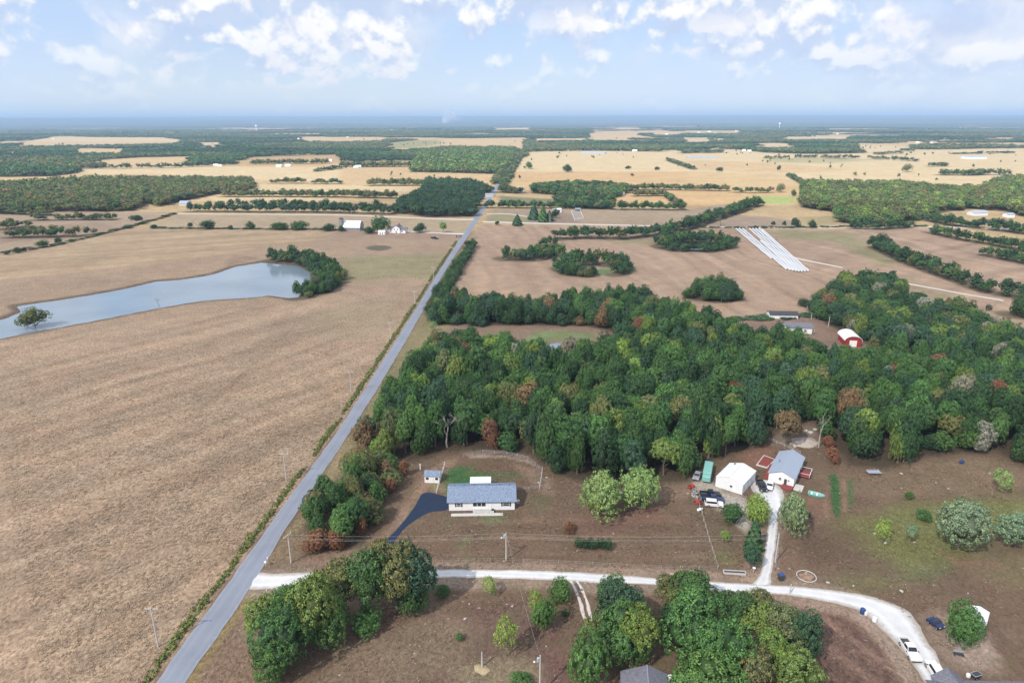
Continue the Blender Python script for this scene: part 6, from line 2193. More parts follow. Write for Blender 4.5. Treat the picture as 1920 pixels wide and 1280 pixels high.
# gambrel barn
A, B = G(645, 433), G(676, 433.5)
rz, w = frame_of(A, B)
d = 11.0
barn = empty('gambrel_barn', (A + B) / 2 + Vector((0, d / 2, 0)), rz, 'big barn with white gambrel roof and stone lower wall beside the silo', 'barn')
rot90(MB().prism([(-d / 2, -0.1), (d / 2, -0.1), (d / 2, 3.2), (d / 2 - 1.5, 6.4), (0, 8.2), (-d / 2 + 1.5, 6.4), (-d / 2, 3.2)], -w / 2, w / 2)).build('wall', M['brick_barn'], barn)
mb = MB()
for s in (-1, 1):
    mb.prism([(s * (d / 2 + 0.5), 2.9), (s * (d / 2 - 1.45), 6.5), (s * (d / 2 - 1.45), 6.75), (s * (d / 2 + 0.6), 3.05)], -w / 2 - 0.4, w / 2 + 0.4)
    mb.prism([(s * (d / 2 - 1.45), 6.52), (0, 8.3), (0, 8.55), (s * (d / 2 - 1.45), 6.76)], -w / 2 - 0.4, w / 2 + 0.4)
rot90(mb).build('roof', M['white_metal'], barn)
for u in (-5.5, -3.3, -1.1, 1.1, 3.3, 5.5):
    opening(barn, 'f', w, d, u, 1.7, 1.3, 1.2, frame='white')
opening(barn, 'r', w, d, 0, 1.6, 3.0, 3.0, 'dark', 'white')
silo = empty('silo', G(641, 432.5), 0, 'grey cylindrical silo at the left end of the white barn', 'silo')
MB().cyl((0, 0, 5.2), 2.2, 10.6, 16).build('shaft', M['brick_barn'], silo)
MB().tube([(0, 0, 10.5), (0, 0, 10.9), (0, 0, 11.6)], [2.3, 2.0, 0.3], 16).build('roof', M['dark'], silo)
hb = MB()
for i in range(7):
    hb.cyl((0, 0, 0.8 + i * 1.5), 2.23, 0.07, 16)
hb.build('hoops', M['dark'], silo)
fh, w = px_box_house('farmhouse', 'white two storey farmhouse with grey roof right of the shade tree', 'house', (736, 437), (750, 437.5), 8.0, 4.2, 2.4, 'y', 'white', 'shingle_dark')
for u in (-1.5, 1.5):
    opening(fh, 'f', w, 8.0, u, 3.3, 0.9, 1.3)
opening(fh, 'f', w, 8.0, 0, 1.1, 1.0, 2.1, 'dark')
wi = MB()
rot90(wi.prism([(-3, -0.1), (3, -0.1), (3, 3.0), (0, 4.8), (-3, 3.0)], -8.0, 8.5)).build('wing_wall', M['white'], fh)
mb = MB()
for s in (-1, 1):
    mb.prism([(0, 4.85), (s * 3.4, 2.8), (s * 3.4, 2.98), (0, 5.05)], -8.4, 8.9)
rot90(mb).build('wing_roof', M['shingle_dark'], fh)
for u in (-5.5, 5.0):
    f_ = opening(fh, 'f', w, 6.0, u, 1.6, 1.4, 1.4)
MB().box((1.2, 1.0, 7.2), (0.8, 0.8, 1.6)).build('chimney', M['barn_red'], fh)
fs_, w = px_box_house('farm_shed', 'small white shed left of the white farmhouse', 'shed', (709, 440), (721, 440.5), 4.0, 2.4, 1.0, 'x', 'white', 'white_metal', 0.2)
opening(fs_, 'f', w, 4.0, -1.0, 1.0, 0.9, 2.0, 'dark')
opening(fs_, 'f', w, 4.0, 1.2, 1.0, 0.9, 2.0, 'dark')
# arena farm right of the road
af, w = px_box_house('arena_shed', 'white open shed at the riding arena farm', 'shed', (1041, 399), (1053, 398.5), 8, 3.2, 0.8, 'x', 'white', 'white_metal')
opening(af, 'f', w, 8, 0, 1.5, 3.2, 2.6, 'dark')
a2, w = px_box_house('arena_stall', 'low pale roofed stall behind the riding arena', 'shed', (1079, 396), (1088, 396), 5, 2.3, 0.5, 'x', 'dark', 'roof_metal')
fence_pts = [(1071, 397), (1078, 414), (1094, 410), (1088, 396)]
# pale barn in the grove
wb, w = px_box_house('grove_barn', 'white arched barn with a dark door at the far grove', 'barn', (1157, 366.5), (1171, 366.5), 16, 3.4, 3.2, 'y', 'white', 'white_metal')
opening(wb, 'f', w, 16, 0, 2.0, 4.5, 4.0, 'dark')
gr_, w = px_box_house('grove_house', 'pale low farmhouse beside the dark trees of the far grove', 'house', (1110, 383), (1130, 384), 8, 2.8, 1.5, 'x', 'concrete', 'shingle_dark')
rh, w = px_box_house('road_house', 'small pale house at the roadside trees in the distance', 'house', (971, 361), (982, 361), 8, 2.8, 1.6, 'x', 'white', 'roof_metal')
rs_, w = px_box_house('road_shelter', 'long pale roof by the shaded road wood', 'shed', (910, 369), (925, 369), 8, 3.0, 0.8, 'x', 'concrete', 'roof_metal')
hh_, w = px_box_house('hedge_house', 'grey roofed house between trees in the left tree row', 'house', (336, 386), (353, 386), 9, 3.0, 2.2, 'x', 'concrete', 'roof_metal')
# red barn in the wood clearing
A, B = G(1586, 651), G(1611, 649.5)
rz, w = frame_of(A, B)
rz = -0.16
d = 10.5
rbn = empty('red_barn', (A + B) / 2 + Vector((-math.sin(rz), math.cos(rz), 0)) * d / 2, rz, 'red barn with rounded white roof in the wood clearing', 'barn')
mb = MB()
arc = [(-w / 2 * math.cos(t), 2.9 + 1.9 * math.sin(t)) for t in np.linspace(0, math.pi, 11)]
mb.prism([(w / 2, 0), (-w / 2, 0)][::-1] + arc[::-1], -d / 2, d / 2)
mb.build('wall', M['barn_red'], rbn)
mb = MB()
arc2 = [(-(w / 2 + 0.35) * math.cos(t), 2.75 + 2.05 * math.sin(t)) for t in np.linspace(0, math.pi, 11)]
arc3 = [(-(w / 2 + 0.5) * math.cos(t), 2.75 + 2.2 * math.sin(t)) for t in np.linspace(0, math.pi, 11)]
mb.prism(arc2 + arc3[::-1], -d / 2 - 0.35, d / 2 + 0.35)
mb.build('roof', M['white_metal'], rbn)
opening(rbn, 'f', w, d, 0, 1.5, 3.0, 2.8, 'white', 'white')
ls, w = px_box_house('long_shed', 'long low shed with dark roof behind the trees of the red barn yard', 'shed', (1444, 597), (1496, 598), 6, 2.0, 1.0, 'x', 'white', 'dark')
yh, w = px_box_house('yard_house', 'white house seen through the trees left of the red barn', 'house', (1474, 624), (1522, 626), 8, 2.8, 1.2, 'x', 'white', 'shingle_dark')
for u in (-6, -2, 2.5, 6):
    opening(yh, 'f', w, 9, u, 1.6, 1.2, 1.1)
# houses on the wooded ridge
rd1, w = px_box_house('ridge_house', 'long white house in the pale clearing of the wooded ridge', 'house', (1826, 405), (1852, 404.5), 10, 3.0, 1.8, 'x', 'white', 'silver')
rd2, w = px_box_house('ridge_shed', 'white shed right of the long house on the wooded ridge', 'shed', (1889, 408), (1902, 408), 8, 3.0, 1.2, 'x', 'white', 'roof_metal')
fb1, w = px_box_house('field_barn', 'long low pale barn on the far right field', 'barn', (1810, 298), (1850, 298), 20, 4, 2, 'x', 'white', 'roof_metal')
fb2, w = px_box_house('field_barn', 'broad pale greenhouse block beyond the orange field', 'barn', (1290, 297), (1345, 297), 30, 3, 1.0, 'x', 'silver', 'roof_metal')
fb3, w = px_box_house('field_barn', 'long grey roofed barn at the end of the pale far field', 'barn', (1090, 288), (1135, 288.5), 18, 3.5, 1.6, 'x', 'silver', 'roof_metal')

# tiny farmsteads far out: alike, only told apart by place
far_spots = [(1015, 281), (1032, 282), (1050, 280), (1068, 281.5), (1082, 280), (1165, 283), (1190, 284), (1215, 282), (1395, 283), (1405, 284), (612, 304), (618, 303), (540, 312), (524, 313),
             (405, 311), (412, 312), (316, 272), (302, 277), (245, 283), (250, 253.5), (716, 244), (742, 246), (735, 246.5), (900, 246), (912, 244.5), (928, 242), (1070, 257), (1058, 259),
             (1105, 256), (1292, 252), (1310, 250), (1330, 249), (1380, 247), (1440, 258), (1510, 250), (1570, 252), (1625, 266), (1815, 297.5), (1720, 268), (1745, 269), (560, 261), (652, 258), (100, 262), (1600, 258), (1250, 253), (668, 315), (672, 314.5)]
fp = None
for i, (px, py) in enumerate(far_spots):
    p = G(px, py)
    p.z = float(zg(np.array([p.x]), np.array([p.y]))[0])
    d_ = p.length
    if fp is None:
        fp = empty('distant_building', p, 0.2, 'tiny pale farm building among the far fields', 'building', 'distant farm buildings')
        gable(fp, 16, 9, 4, 2.6, 'x', 'white', 'white_metal', 0.4)
        o = fp
    else:
        o = copy_tree(fp)
    o.location = p
    s = (0.5 + 0.4 * _rt.random()) * max(1.0, d_ / 3600)
    o.scale = (s, s, s)
    o.rotation_euler = (0, 0, _rt.uniform(-0.5, 0.5))


def water_tower(px, py, label):
    p = G(px, py + 5)
    p.z = float(zg(np.array([p.x]), np.array([p.y]))[0])
    r = empty('water_tower', p, 0, label, 'water tower')
    MB().ball((0, 0, 44), 11, 1, 1, 0.8, 2).build('tank', M['white'], r, smooth=True)
    MB().tube([(0, 0, 0), (0, 0, 5), (0, 0, 36), (0, 0, 38)], [6, 2.6, 2.4, 5], 12).build('shaft', M['white'], r)
    r.scale = (0.9, 0.9, 0.9)


water_tower(481, 240, 'tiny white water tower above the far woods on the left')
water_tower(1461, 238, 'tiny white water tower above the far woods on the right')

# ------------------------------------------------------------------ plastic wrapped bale rows
near = [(1446, 486), (1474, 506), (1481, 507.5), (1487, 508.5), (1493, 509.3), (1498.5, 510), (1504, 510.3), (1509.5, 510.2), (1515, 509.4)]
farx = [(1380, 430), (1386, 430), (1392, 430), (1426, 453), (1405, 430), (1411, 430), (1417, 430), (1423, 430), (1428, 431)]
nm = ['leftmost and shortest', 'second from the left', 'third from the left', 'short topped fourth', 'middle', 'fourth from the right', 'third from the right', 'second from the right', 'rightmost']
for i, (a, b) in enumerate(zip(near, farx)):
    A, B = G(*a), G(*b)
    ln = (B - A).length
    n = int(ln / 0.75)
    r = random.Random(i)
    mb = MB()
    pts, rad = [], []
    for k in range(n + 1):
        t = k / n
        p = A.lerp(B, t)
        pts.append((p.x - A.x + math.sin(k * 0.13 + i) * 0.12, p.y - A.y, 0.62))
        rad.append((0.76 if k % 2 else 0.84) * (1 if 0 < k < n else 0.5) * r.uniform(0.97, 1.03))
    mb.tube(pts, rad, 10)
    o = mb.build('bale_row', M['plastic'], None, True, label='%s row of hay bales wrapped in white plastic' % nm[i], cat='bale row', group='plastic wrapped bale rows')
    o.location = A
for k, (pts, lb) in enumerate((([(1421, 429), (1432, 433), (1447, 446), (1441, 447), (1428, 437)], 'grey tarpaulin scraps by the upper end of the plastic rows'),
                               ([(1452, 449), (1456, 449), (1475, 474), (1470, 474)], 'dark strip of spent wrap along the right plastic row'))):
    slab_poly('tarp_scraps', pts, 0.25, 'silver' if k == 0 else 'dark', label=lb, cat='tarp')

# ------------------------------------------------------------------ utility poles, wires


def pole(base, ytop, label, arm=True, h=None, cat='utility pole', armdir=0.0, lamp=False, name='utility_pole'):
    p = G(*base)
    h = h or top_height(p, ytop)
    r = empty(name, p, armdir, label, cat)
    MB().tube([(0, 0, -0.3), (0, 0, h)], [0.17, 0.11], 8).build('post', M['pole'], r)
    if arm:
        MB().box((0, 0.14, h - 0.35), (2.5, 0.11, 0.13)).build('crossarm', M['pole'], r)
        for s in (-1.1, -0.45, 1.1):
            MB().cyl((s, 0.14, h - 0.17), 0.06, 0.24, 7).build('insulator', M['lamp_glass'], r)
        mb = MB()
        for s in (-1, 1):
            mb.tube([(0, 0.12, h - 1.0), (s * 0.7, 0.14, h - 0.42)], 0.03, 4)
        mb.build('brace', M['pole'], r)
    if lamp:
        MB().cyl((-0.35, 0, h - 0.9), 0.24, 0.75, 10).build('transformer', M['silver'], r)
        MB().tube([(0, 0, h - 1.6), (-0.9, 0, h - 1.3)], 0.04, 5).build('lamp_arm', M['silver'], r)
        MB().ball((-1.0, 0, h - 1.35), 0.2, 1, 1, 0.7).build('lamp', M['lamp_glass'], r, smooth=True)
    return r, p, h


pole((297, 1212), 1138, 'wooden utility pole with crossarm on the left field, nearest the bottom edge', h=8.9)
pole((537, 900), 848, 'wooden utility pole with crossarm on the left of the road, opposite the roadside copse')
pole((659, 738), 695, 'wooden utility pole with crossarm on the left of the road, opposite the great wood')
pole((733, 635), 603, 'wooden utility pole on the left of the road, opposite the pasture strip')
pole((778, 572), 545, 'wooden utility pole on the left of the road, opposite the wooded band')
pole((813, 522), 500, 'small far utility pole on the left of the road, beside the greenish patch')
r1, p1, h1 = pole((546, 1055), 1000, 'wooden utility pole near the road junction below the roadside copse', armdir=1.2)
r2, p2, h2 = pole((949, 1050), 998, 'utility pole with lamp and transformer on the brown lawn', False, lamp=True)
r3, p3, h3 = pole((1481, 1112), 1096, 'short dark post at the edge of the gravel lane', False, name='lane_post', cat='post')
for base, yt, lb in (((1553, 613), 595, 'pale utility pole beside the red barn yard'), ((1521, 598), 588, 'short pale pole at the edge of the red barn yard'), ((1186, 440), 428, 'pale pole in the creek hedge'),
                     ((1513, 580), 575, 'tiny pale post by the right hand wood'), ((659, 402), 390, 'pale pole before the shaded tree row, left of two'), ((724, 404), 389, 'pale pole before the shaded tree row, right of two'),
                     ((1031, 418), 400, 'pale pole by the arena farm conifers')):
    pole(base, yt, lb, False)
r4, p4, h4 = pole((1012, 1300), 1228, 'metal light pole with a round lamp at the bottom edge', False, lamp=True)
r5, p5, h5 = pole((904, 1250), 1222, 'white post standing in a round patch of dry straw', False, name='white_post', cat='post')


def wire(a, b, sag, label, r=0.012):
    c = (a + b) / 2
    pts = []
    for i in range(17):
        t = i / 16
        p = a.lerp(b, t)
        p.z -= sag * 4 * t * (1 - t)
        pts.append(p - c)
    o = MB().tube(pts, r, 4).build('power_line', M['wire'], None, label=label, cat='power line')
    o.location = c


far_end = p2 + (p2 - p1) * 1.25 + Vector((0, -2, 0))
pole_e = empty('utility_pole', far_end, 0, 'utility pole hidden in the grey green tree right of the gravel drive', 'utility pole')
MB().tube([(0, 0, -0.3), (0, 0, 7.6)], [0.17, 0.11], 8).build('post', M['pole'], pole_e)
for k, (dz, nm_) in enumerate(((0.0, 'upper'), (0.9, 'middle'), (1.25, 'lowest'))):
    wire(p1 + Vector((0, 0, h1 - 0.1 - dz)), p2 + Vector((0, 0, h2 - 0.1 - dz)), 0.7, '%s overhead wire crossing the asphalt drive' % nm_)
    wire(p2 + Vector((0, 0, h2 - 0.1 - dz)), far_end + Vector((0, 0, 7.5 - dz)), 0.9, '%s overhead wire running over the lawn to the gravel drive' % nm_)
wire(p2 + Vector((0, 0, h2 - 0.4)), p4 + Vector((0, 0, h4 - 0.3)), 1.0, 'thin wire running down to the metal light pole')
wire(p2 + Vector((0, 0, h2 - 0.5)), p2 + Vector((2.0, -0.6, 0.0)), 0.0, 'slanting guy wire of the lamp pole')


# ------------------------------------------------------------------ fences
_post_me = {}


def fence(label, line, h, step, pmat, rails, rmat, pr=0.05, rr=0.025, cat='fence'):
    P = [G(*p) for p in line]
    r = empty('fence', P[0], 0, label, cat)
    key = (h, pmat, pr)
    if key not in _post_me:
        o = MB().tube([(0, 0, -0.2), (0, 0, h)], pr, 6).build('post', M[pmat])
        _post_me[key] = o.data
        bpy.data.objects.remove(o)
    tops = []
    for a, b in zip(P, P[1:]):
        n = max(1, int((b - a).length / step))
        for i in range(n + (1 if b is P[-1] else 0)):
            q_ = a.lerp(b, i / n)
            o = link('post', _post_me[key], r)
            o.location = q_ - P[0]
            tops.append(q_ - P[0])
    for z in rails:
        link_ = MB().tube([Vector((t.x, t.y, z)) for t in tops], rr, 4)
        link_.build('rail', M[rmat], r)
    return r


fence('low white fence between garden shed and ranch house', [(834, 872), (826, 898), (818, 925)], 1.2, 2.4, 'white', (1.15, 0.6, 0.2), 'white', 0.05, 0.03)
fence('wire fence round the back garden of the ranch house along the wood', [(868, 857), (905, 850.5), (950, 853), (990, 863), (1017, 884)], 1.3, 3.0, 'silver', (1.25, 0.85, 0.45), 'silver', 0.045, 0.02)
fence('pale fence with thick rail at the right end of the ranch garden', [(1017, 884), (1012, 916)], 1.5, 2.5, 'white', (1.45, 0.75), 'silver', 0.08, 0.05)
fence('low wire fence from the ranch house to the pale end fence', [(970, 920), (1012, 917)], 1.1, 2.5, 'silver', (1.05, 0.6), 'silver', 0.04, 0.02)
fence('pale rail fence dividing the brown lawn from the truck yard', [(1303, 926), (1316, 965), (1330, 1015), (1346, 1066)], 1.1, 2.6, 'pole', (1.0, 0.55), 'pole', 0.055, 0.018)
fence('dark wire fence along the right side of the gravel drive', [(1461, 1004), (1459, 1040), (1453, 1070)], 1.0, 2.4, 'dark', (0.95, 0.5), 'silver', 0.05, 0.02)
fence('thin wire fence above the gravel lane', [(800, 1053), (949, 1052), (1080, 1058), (1240, 1066), (1346, 1067)], 0.9, 3.2, 'pole', (0.85, 0.45), 'wire', 0.04, 0.012)
fence('pale fence behind the grey roofed house', [(1442, 826), (1470, 838), (1500, 852)], 1.1, 2.2, 'concrete', (1.05, 0.6), 'concrete', 0.05, 0.04)
fence('rail fence of the riding arena', fence_pts + [fence_pts[0]], 1.4, 4.0, 'white', (1.3, 0.7), 'white', 0.08, 0.06)


# ------------------------------------------------------------------ vehicles
def wheels(root, L, W, r, xs):
    for x in xs:
        for s in (-1, 1):
            ty = MB().cyl((x, s * (W / 2 - 0.08), r), r, 0.24, 14, 'Y').build('wheel', M['tyre'], root)
            MB().cyl((x, s * (W / 2 + 0.045), r), r * 0.6, 0.03, 10, 'Y').build('rim', M['rim'], ty)


def vehicle(kind, rear, front, paint_, label, name, cat, L=None):
    A, B = G(*rear), G(*front)
    c = (A + B) / 2
    rz = math.atan2((B - A).y, (B - A).x)
    root = empty(name, c, rz, label, cat)
    if kind == 'pickup':
        L, W, H, hz = L or 5.7, 1.95, 1.85, 1.08
        body = [(-L / 2, 0.5), (-L / 2 + 0.1, 0.42), (L / 2 - 0.15, 0.40), (L / 2, 0.62), (L / 2 - 0.05, 0.98), (L / 2 - 0.35, 1.08), (L * 0.17, 1.14), (-0.75, 1.14), (-0.76, 0.72), (-L / 2 + 0.05, 0.72)]
        MB().prism(body, -W / 2, W / 2).build('body', M[paint_], root, bevel=0.03)
        bd = MB()
        bd.box(((-L / 2 - 0.72) / 2, W / 2 - 0.06, 0.90), (L / 2 - 0.74, 0.115, 0.5)).box(((-L / 2 - 0.72) / 2, -W / 2 + 0.06, 0.90), (L / 2 - 0.74, 0.115, 0.5)).box((-L / 2 + 0.06, 0, 0.90), (0.1, W - 0.24, 0.5))
        bd.build('bed', M[paint_], root)
        MB().box(((-L / 2 - 0.75) / 2, 0, 0.735), (L / 2 - 0.85, W - 0.26, 0.02)).build('bed_liner', M['dark'], root)
        x0, x1, x2, x3 = -0.72, -0.6, 0.62, L * 0.2
    elif kind == 'suv':
        L, W, H, hz = L or 4.8, 1.9, 1.8, 1.05
        body = [(-L / 2, 0.5), (-L / 2 + 0.1, 0.42), (L / 2 - 0.15, 0.40), (L / 2, 0.62), (L / 2 - 0.05, 0.95), (L / 2 - 0.3, 1.03), (L * 0.2, 1.1), (-L / 2 + 0.03, 1.1)]
        MB().prism(body, -W / 2, W / 2).build('body', M[paint_], root, bevel=0.03)
        x0, x1, x2, x3 = -L / 2 + 0.05, -L / 2 + 0.35, 0.5, L * 0.22
    else:
        L, W, H, hz = L or 4.6, 1.8, 1.45, 0.92
        body = [(-L / 2, 0.45), (-L / 2 + 0.1, 0.36), (L / 2 - 0.15, 0.34), (L / 2, 0.55), (L / 2 - 0.08, 0.78), (L / 2 - 0.4, 0.86), (L * 0.2, 0.95), (-L / 2 + 0.55, 0.96), (-L / 2 + 0.02, 0.9)]
        MB().prism(body, -W / 2, W / 2).build('body', M[paint_], root, bevel=0.03)
        x0, x1, x2, x3 = -L / 2 + 0.55, -L / 2 + 1.15, 0.35, L * 0.22
    zb = hz + 0.03
    ins = lambda z: 0.02 + max(0, (z - zb)) * 0.22
    MB().prism([(x0, zb), (x1, H), (x2, H), (x3, zb)], -W / 2 + 0.05, W / 2 - 0.05, ins).build('cabin', M[paint_], root)
    # glazing: windscreen, rear window and a side window on each side, set proud
    dz = H - zb

    def pane(p, q_, yy, name):
        # slanting pane between (x,z) points
        mb = MB()
        nx, nz = (q_[1] - p[1]), -(q_[0] - p[0])
        l = math.hypot(nx, nz)
        nx, nz = nx / l * 0.015, nz / l * 0.015
        w0 = W / 2 - 0.05 - ins(p[1]) - 0.07
        w1 = W / 2 - 0.05 - ins(q_[1]) - 0.07
        mb.quad((p[0] + nx, -w0, p[1] + nz), (p[0] + nx, w0, p[1] + nz), (q_[0] + nx, w1, q_[1] + nz), (q_[0] + nx, -w1, q_[1] + nz))
        mb.build(name, M['glass'], root)
    lerp = lambda a, b, t: (a[0] + (b[0] - a[0]) * t, a[1] + (b[1] - a[1]) * t)
    f0, f1 = (x3, zb), (x2, H)
    pane(lerp(f1, f0, 0.92), lerp(f1, f0, 0.06), 0, 'windscreen') if False else None
    mb_dirs = ((lerp(f0, f1, 0.10), lerp(f0, f1, 0.92), 1, 'windscreen'), (lerp((x0, zb), (x1, H), 0.15), lerp((x0, zb), (x1, H), 0.9), -1, 'rear_window'))
    for p, q_, sg, nm_ in mb_dirs:
        mb = MB()
        tx, tz = q_[0] - p[0], q_[1] - p[1]
        l = math.hypot(tx, tz)
        nx, nz = (tz / l * 0.02 * sg, abs(tx) / l * 0.02)
        w0 = W / 2 - 0.05 - ins(p[1]) - 0.06
        w1 = W / 2 - 0.05 - ins(q_[1]) - 0.06
        mb.quad((p[0] + nx, -w0, p[1] + nz), (p[0] + nx, w0, p[1] + nz), (q_[0] + nx, w1, q_[1] + nz), (q_[0] + nx, -w1, q_[1] + nz))
        mb.build(nm_, M['glass'], root)
    for s in (-1, 1):
        za, zb2 = zb + 0.12 * dz, H - 0.14 * dz
        xa0, xa1 = x0 + (x1 - x0) * 0.12 + 0.14, x0 + (x1 - x0) * 0.86 + 0.12
        xb0, xb1 = x3 + (x2 - x3) * 0.12 - 0.16, x3 + (x2 - x3) * 0.86 - 0.1
        mb = MB()
        ya, yb = s * (W / 2 - 0.05 - ins(za) + 0.015), s * (W / 2 - 0.05 - ins(zb2) + 0.015)
        mb.quad((xa0, ya, za), (xb0, ya, za), (xb1, yb, zb2), (xa1, yb, zb2))
        mb.build('side_window', M['glass'], root)
        MB().box((L / 2 - 0.03, s * (W / 2 - 0.3), 0.76 if kind != 'car' else 0.66), (0.08, 0.36, 0.16)).build('headlight', M['lamp_glass'], root)
        MB().box((-L / 2 + 0.0, s * (W / 2 - 0.14), 0.86 if kind != 'car' else 0.74), (0.06, 0.16, 0.22)).build('tail_light', M['red'], root)
        MB().box((x3 - 0.15, s * (W / 2 + 0.08), zb + 0.02), (0.14, 0.2, 0.14)).build('mirror', M['dark'], root)
    MB().box((L / 2 + 0.02, 0, 0.52), (0.09, W * 0.9, 0.16)).build('front_bumper', M['dark'], root)
    MB().box((-L / 2 - 0.02, 0, 0.52), (0.09, W * 0.9, 0.16)).build('rear_bumper', M['rim'], root)
    wheels(root, L, W, 0.36 if kind != 'car' else 0.31, (-L * 0.30, L * 0.31))
    return root


vehicle('suv', (1325, 947), (1352, 949.5), 'car_white', 'white utility vehicle parked lowest of the row beside the metal garage', 'parked_suv', 'car', 4.7)
vehicle('pickup', (1321, 938), (1351, 941), 'car_navy', 'dark navy pickup parked in the middle of the row beside the metal garage', 'parked_pickup', 'pickup truck')
vehicle('pickup', (1319, 930), (1344, 931), 'car_black', 'black pickup parked topmost of the row beside the metal garage', 'parked_pickup', 'pickup truck', 5.4)
vehicle('pickup', (1424, 908), (1431, 921), 'car_black', 'black pickup parked on the gravel between garage and house', 'parked_pickup', 'pickup truck', 5.2)
vehicle('car', (1445, 907), (1441, 920), 'car_white', 'white car parked on the gravel close to the grey roofed house', 'parked_car', 'car')
vehicle('car', (1311, 887), (1303, 903), 'car_grey', 'pale grey car parked under the trees left of the teal trailer', 'parked_car', 'car', 4.6)
vehicle('pickup', (1694, 1206), (1715, 1239), 'car_white', 'white pickup standing on the gravel lane at the lower right', 'parked_pickup', 'pickup truck', 5.8)
vehicle('suv', (1762, 1277), (1743, 1247), 'car_white', 'white car parked beside the lower right house', 'parked_car', 'car', 4.8)
vehicle('car', (1748, 1168), (1759, 1176), 'car_navy', 'small dark blue car next to the bright green tree', 'parked_car', 'car', 2.9)
vehicle('pickup', (810, 447), (820, 448.5), 'car_black', 'black farm truck alone on the far field before the farmhouse', 'parked_pickup', 'pickup truck', 7.5)

# teal trailer beside the garage
A, B = G(1323, 909), G(1329, 876)
rz = math.atan2((B - A).y, (B - A).x)
tl = empty('box_trailer', (A + B) / 2, rz, 'long teal box trailer under the trees left of the metal garage', 'trailer')
L_ = (B - A).length * 0.86
MB().box((0.9, 0, 1.45), (L_ - 1.9, 2.3, 2.0)).build('box', M['teal'], tl, bevel=0.12)
MB().box((-L_ / 2 + 0.95, 0, 1.3), (1.8, 2.25, 1.7)).build('front_box', M['teal'], tl, bevel=0.2)
MB().box((0.2, 0, 0.42), (L_ - 0.6, 2.0, 0.12)).build('chassis', M['dark'], tl)
wheels(tl, L_, 2.3, 0.36, (0.8, 1.7))

# red ride-on mowers and yard clutter
def mower(px, py, rz, label):
    r = empty('ride_on_mower', G(px, py), rz, label, 'mower')
    MB().prism([(-0.2, 0.35), (0.85, 0.32), (0.9, 0.62), (0.7, 0.8), (0.15, 0.82), (-0.1, 0.5)], -0.36, 0.36).build('hood', M['red'], r, bevel=0.03)
    MB().prism([(-0.95, 0.35), (-0.2, 0.35), (-0.25, 0.5), (-0.9, 0.68)], -0.48, 0.48).build('fender', M['red'], r)
    MB().box((-0.55, 0, 0.78), (0.42, 0.46, 0.12)).box((-0.78, 0, 1.0), (0.1, 0.46, 0.4)).build('seat', M['dark'], r)
    MB().box((0.0, 0, 0.2), (0.9, 1.15, 0.16)).build('mowing_deck', M['red'], r)
    MB().tube([(0.1, 0, 0.8), (-0.1, 0, 1.05)], 0.03, 5).cyl((-0.1, 0, 1.06), 0.18, 0.04, 10).build('steering_wheel', M['dark'], r)
    for x, rr, w_ in ((-0.6, 0.3, 0.42), (0.65, 0.2, 0.36)):
        for s in (-1, 1):
            MB().cyl((x, s * w_, rr), rr, 0.2, 10, 'Y').build('wheel', M['tyre'], r)


mower(1296, 914, 0.6, 'red ride on mower at the wood edge, the upper of two')
mower(1309, 943, 2.2, 'red ride on mower next to the rail fence, the lower of two')
tk = empty('propane_tank', G(1312, 958), 0.4, 'small white gas tank below the lower red mower', 'gas tank')
MB().cyl((0, 0, 0.55), 0.34, 1.1, 12, 'X').ball((0.55, 0, 0.55), 0.34).ball((-0.55, 0, 0.55), 0.34).build('tank', M['white'], tk, smooth=True)
MB().box((-0.5, 0, 0.1), (0.12, 0.7, 0.3)).box((0.5, 0, 0.1), (0.12, 0.7, 0.3)).build('legs', M['concrete'], tk)
MB().cyl((0, 0, 0.93), 0.10, 0.16, 8).build('valve_cap', M['white'], tk)
rj = random.Random(9)
for i, (px, py, lb, mt) in enumerate(((1301, 922, 'grey scrap bin among the yard clutter, upper', 'silver'), (1305, 927, 'black scrap crate among the yard clutter', 'dark'), (1300, 930, 'pale scrap box at the edge of the yard clutter', 'concrete'),
                                      (1307, 934, 'grey folded frame in the yard clutter', 'rim'), (1393, 903, 'dark grill at the garage wall', 'dark'))):
    r = empty('yard_crate', G(px, py), rj.uniform(0, 3), lb, 'crate')
    a, b, c = rj.uniform(0.8, 1.3), rj.uniform(0.6, 0.9), rj.uniform(0.5, 0.9)
    mb = MB()
    mb.box((0, b / 2, c / 2), (a, 0.07, c)).box((0, -b / 2, c / 2), (a, 0.07, c)).box((a / 2, 0, c / 2), (0.07, b - 0.08, c)).box((-a / 2, 0, c / 2), (0.07, b - 0.08, c)).box((0, 0, 0.06), (a - 0.1, b - 0.1, 0.1))
    mb.build('box', M[mt], r)
    MB().box((0.1, 0.05, c * 0.7), (a * 0.6, b * 0.6, c * 0.5), 0.4).build('scrap', M['stone' if i % 2 else 'dark'], r)


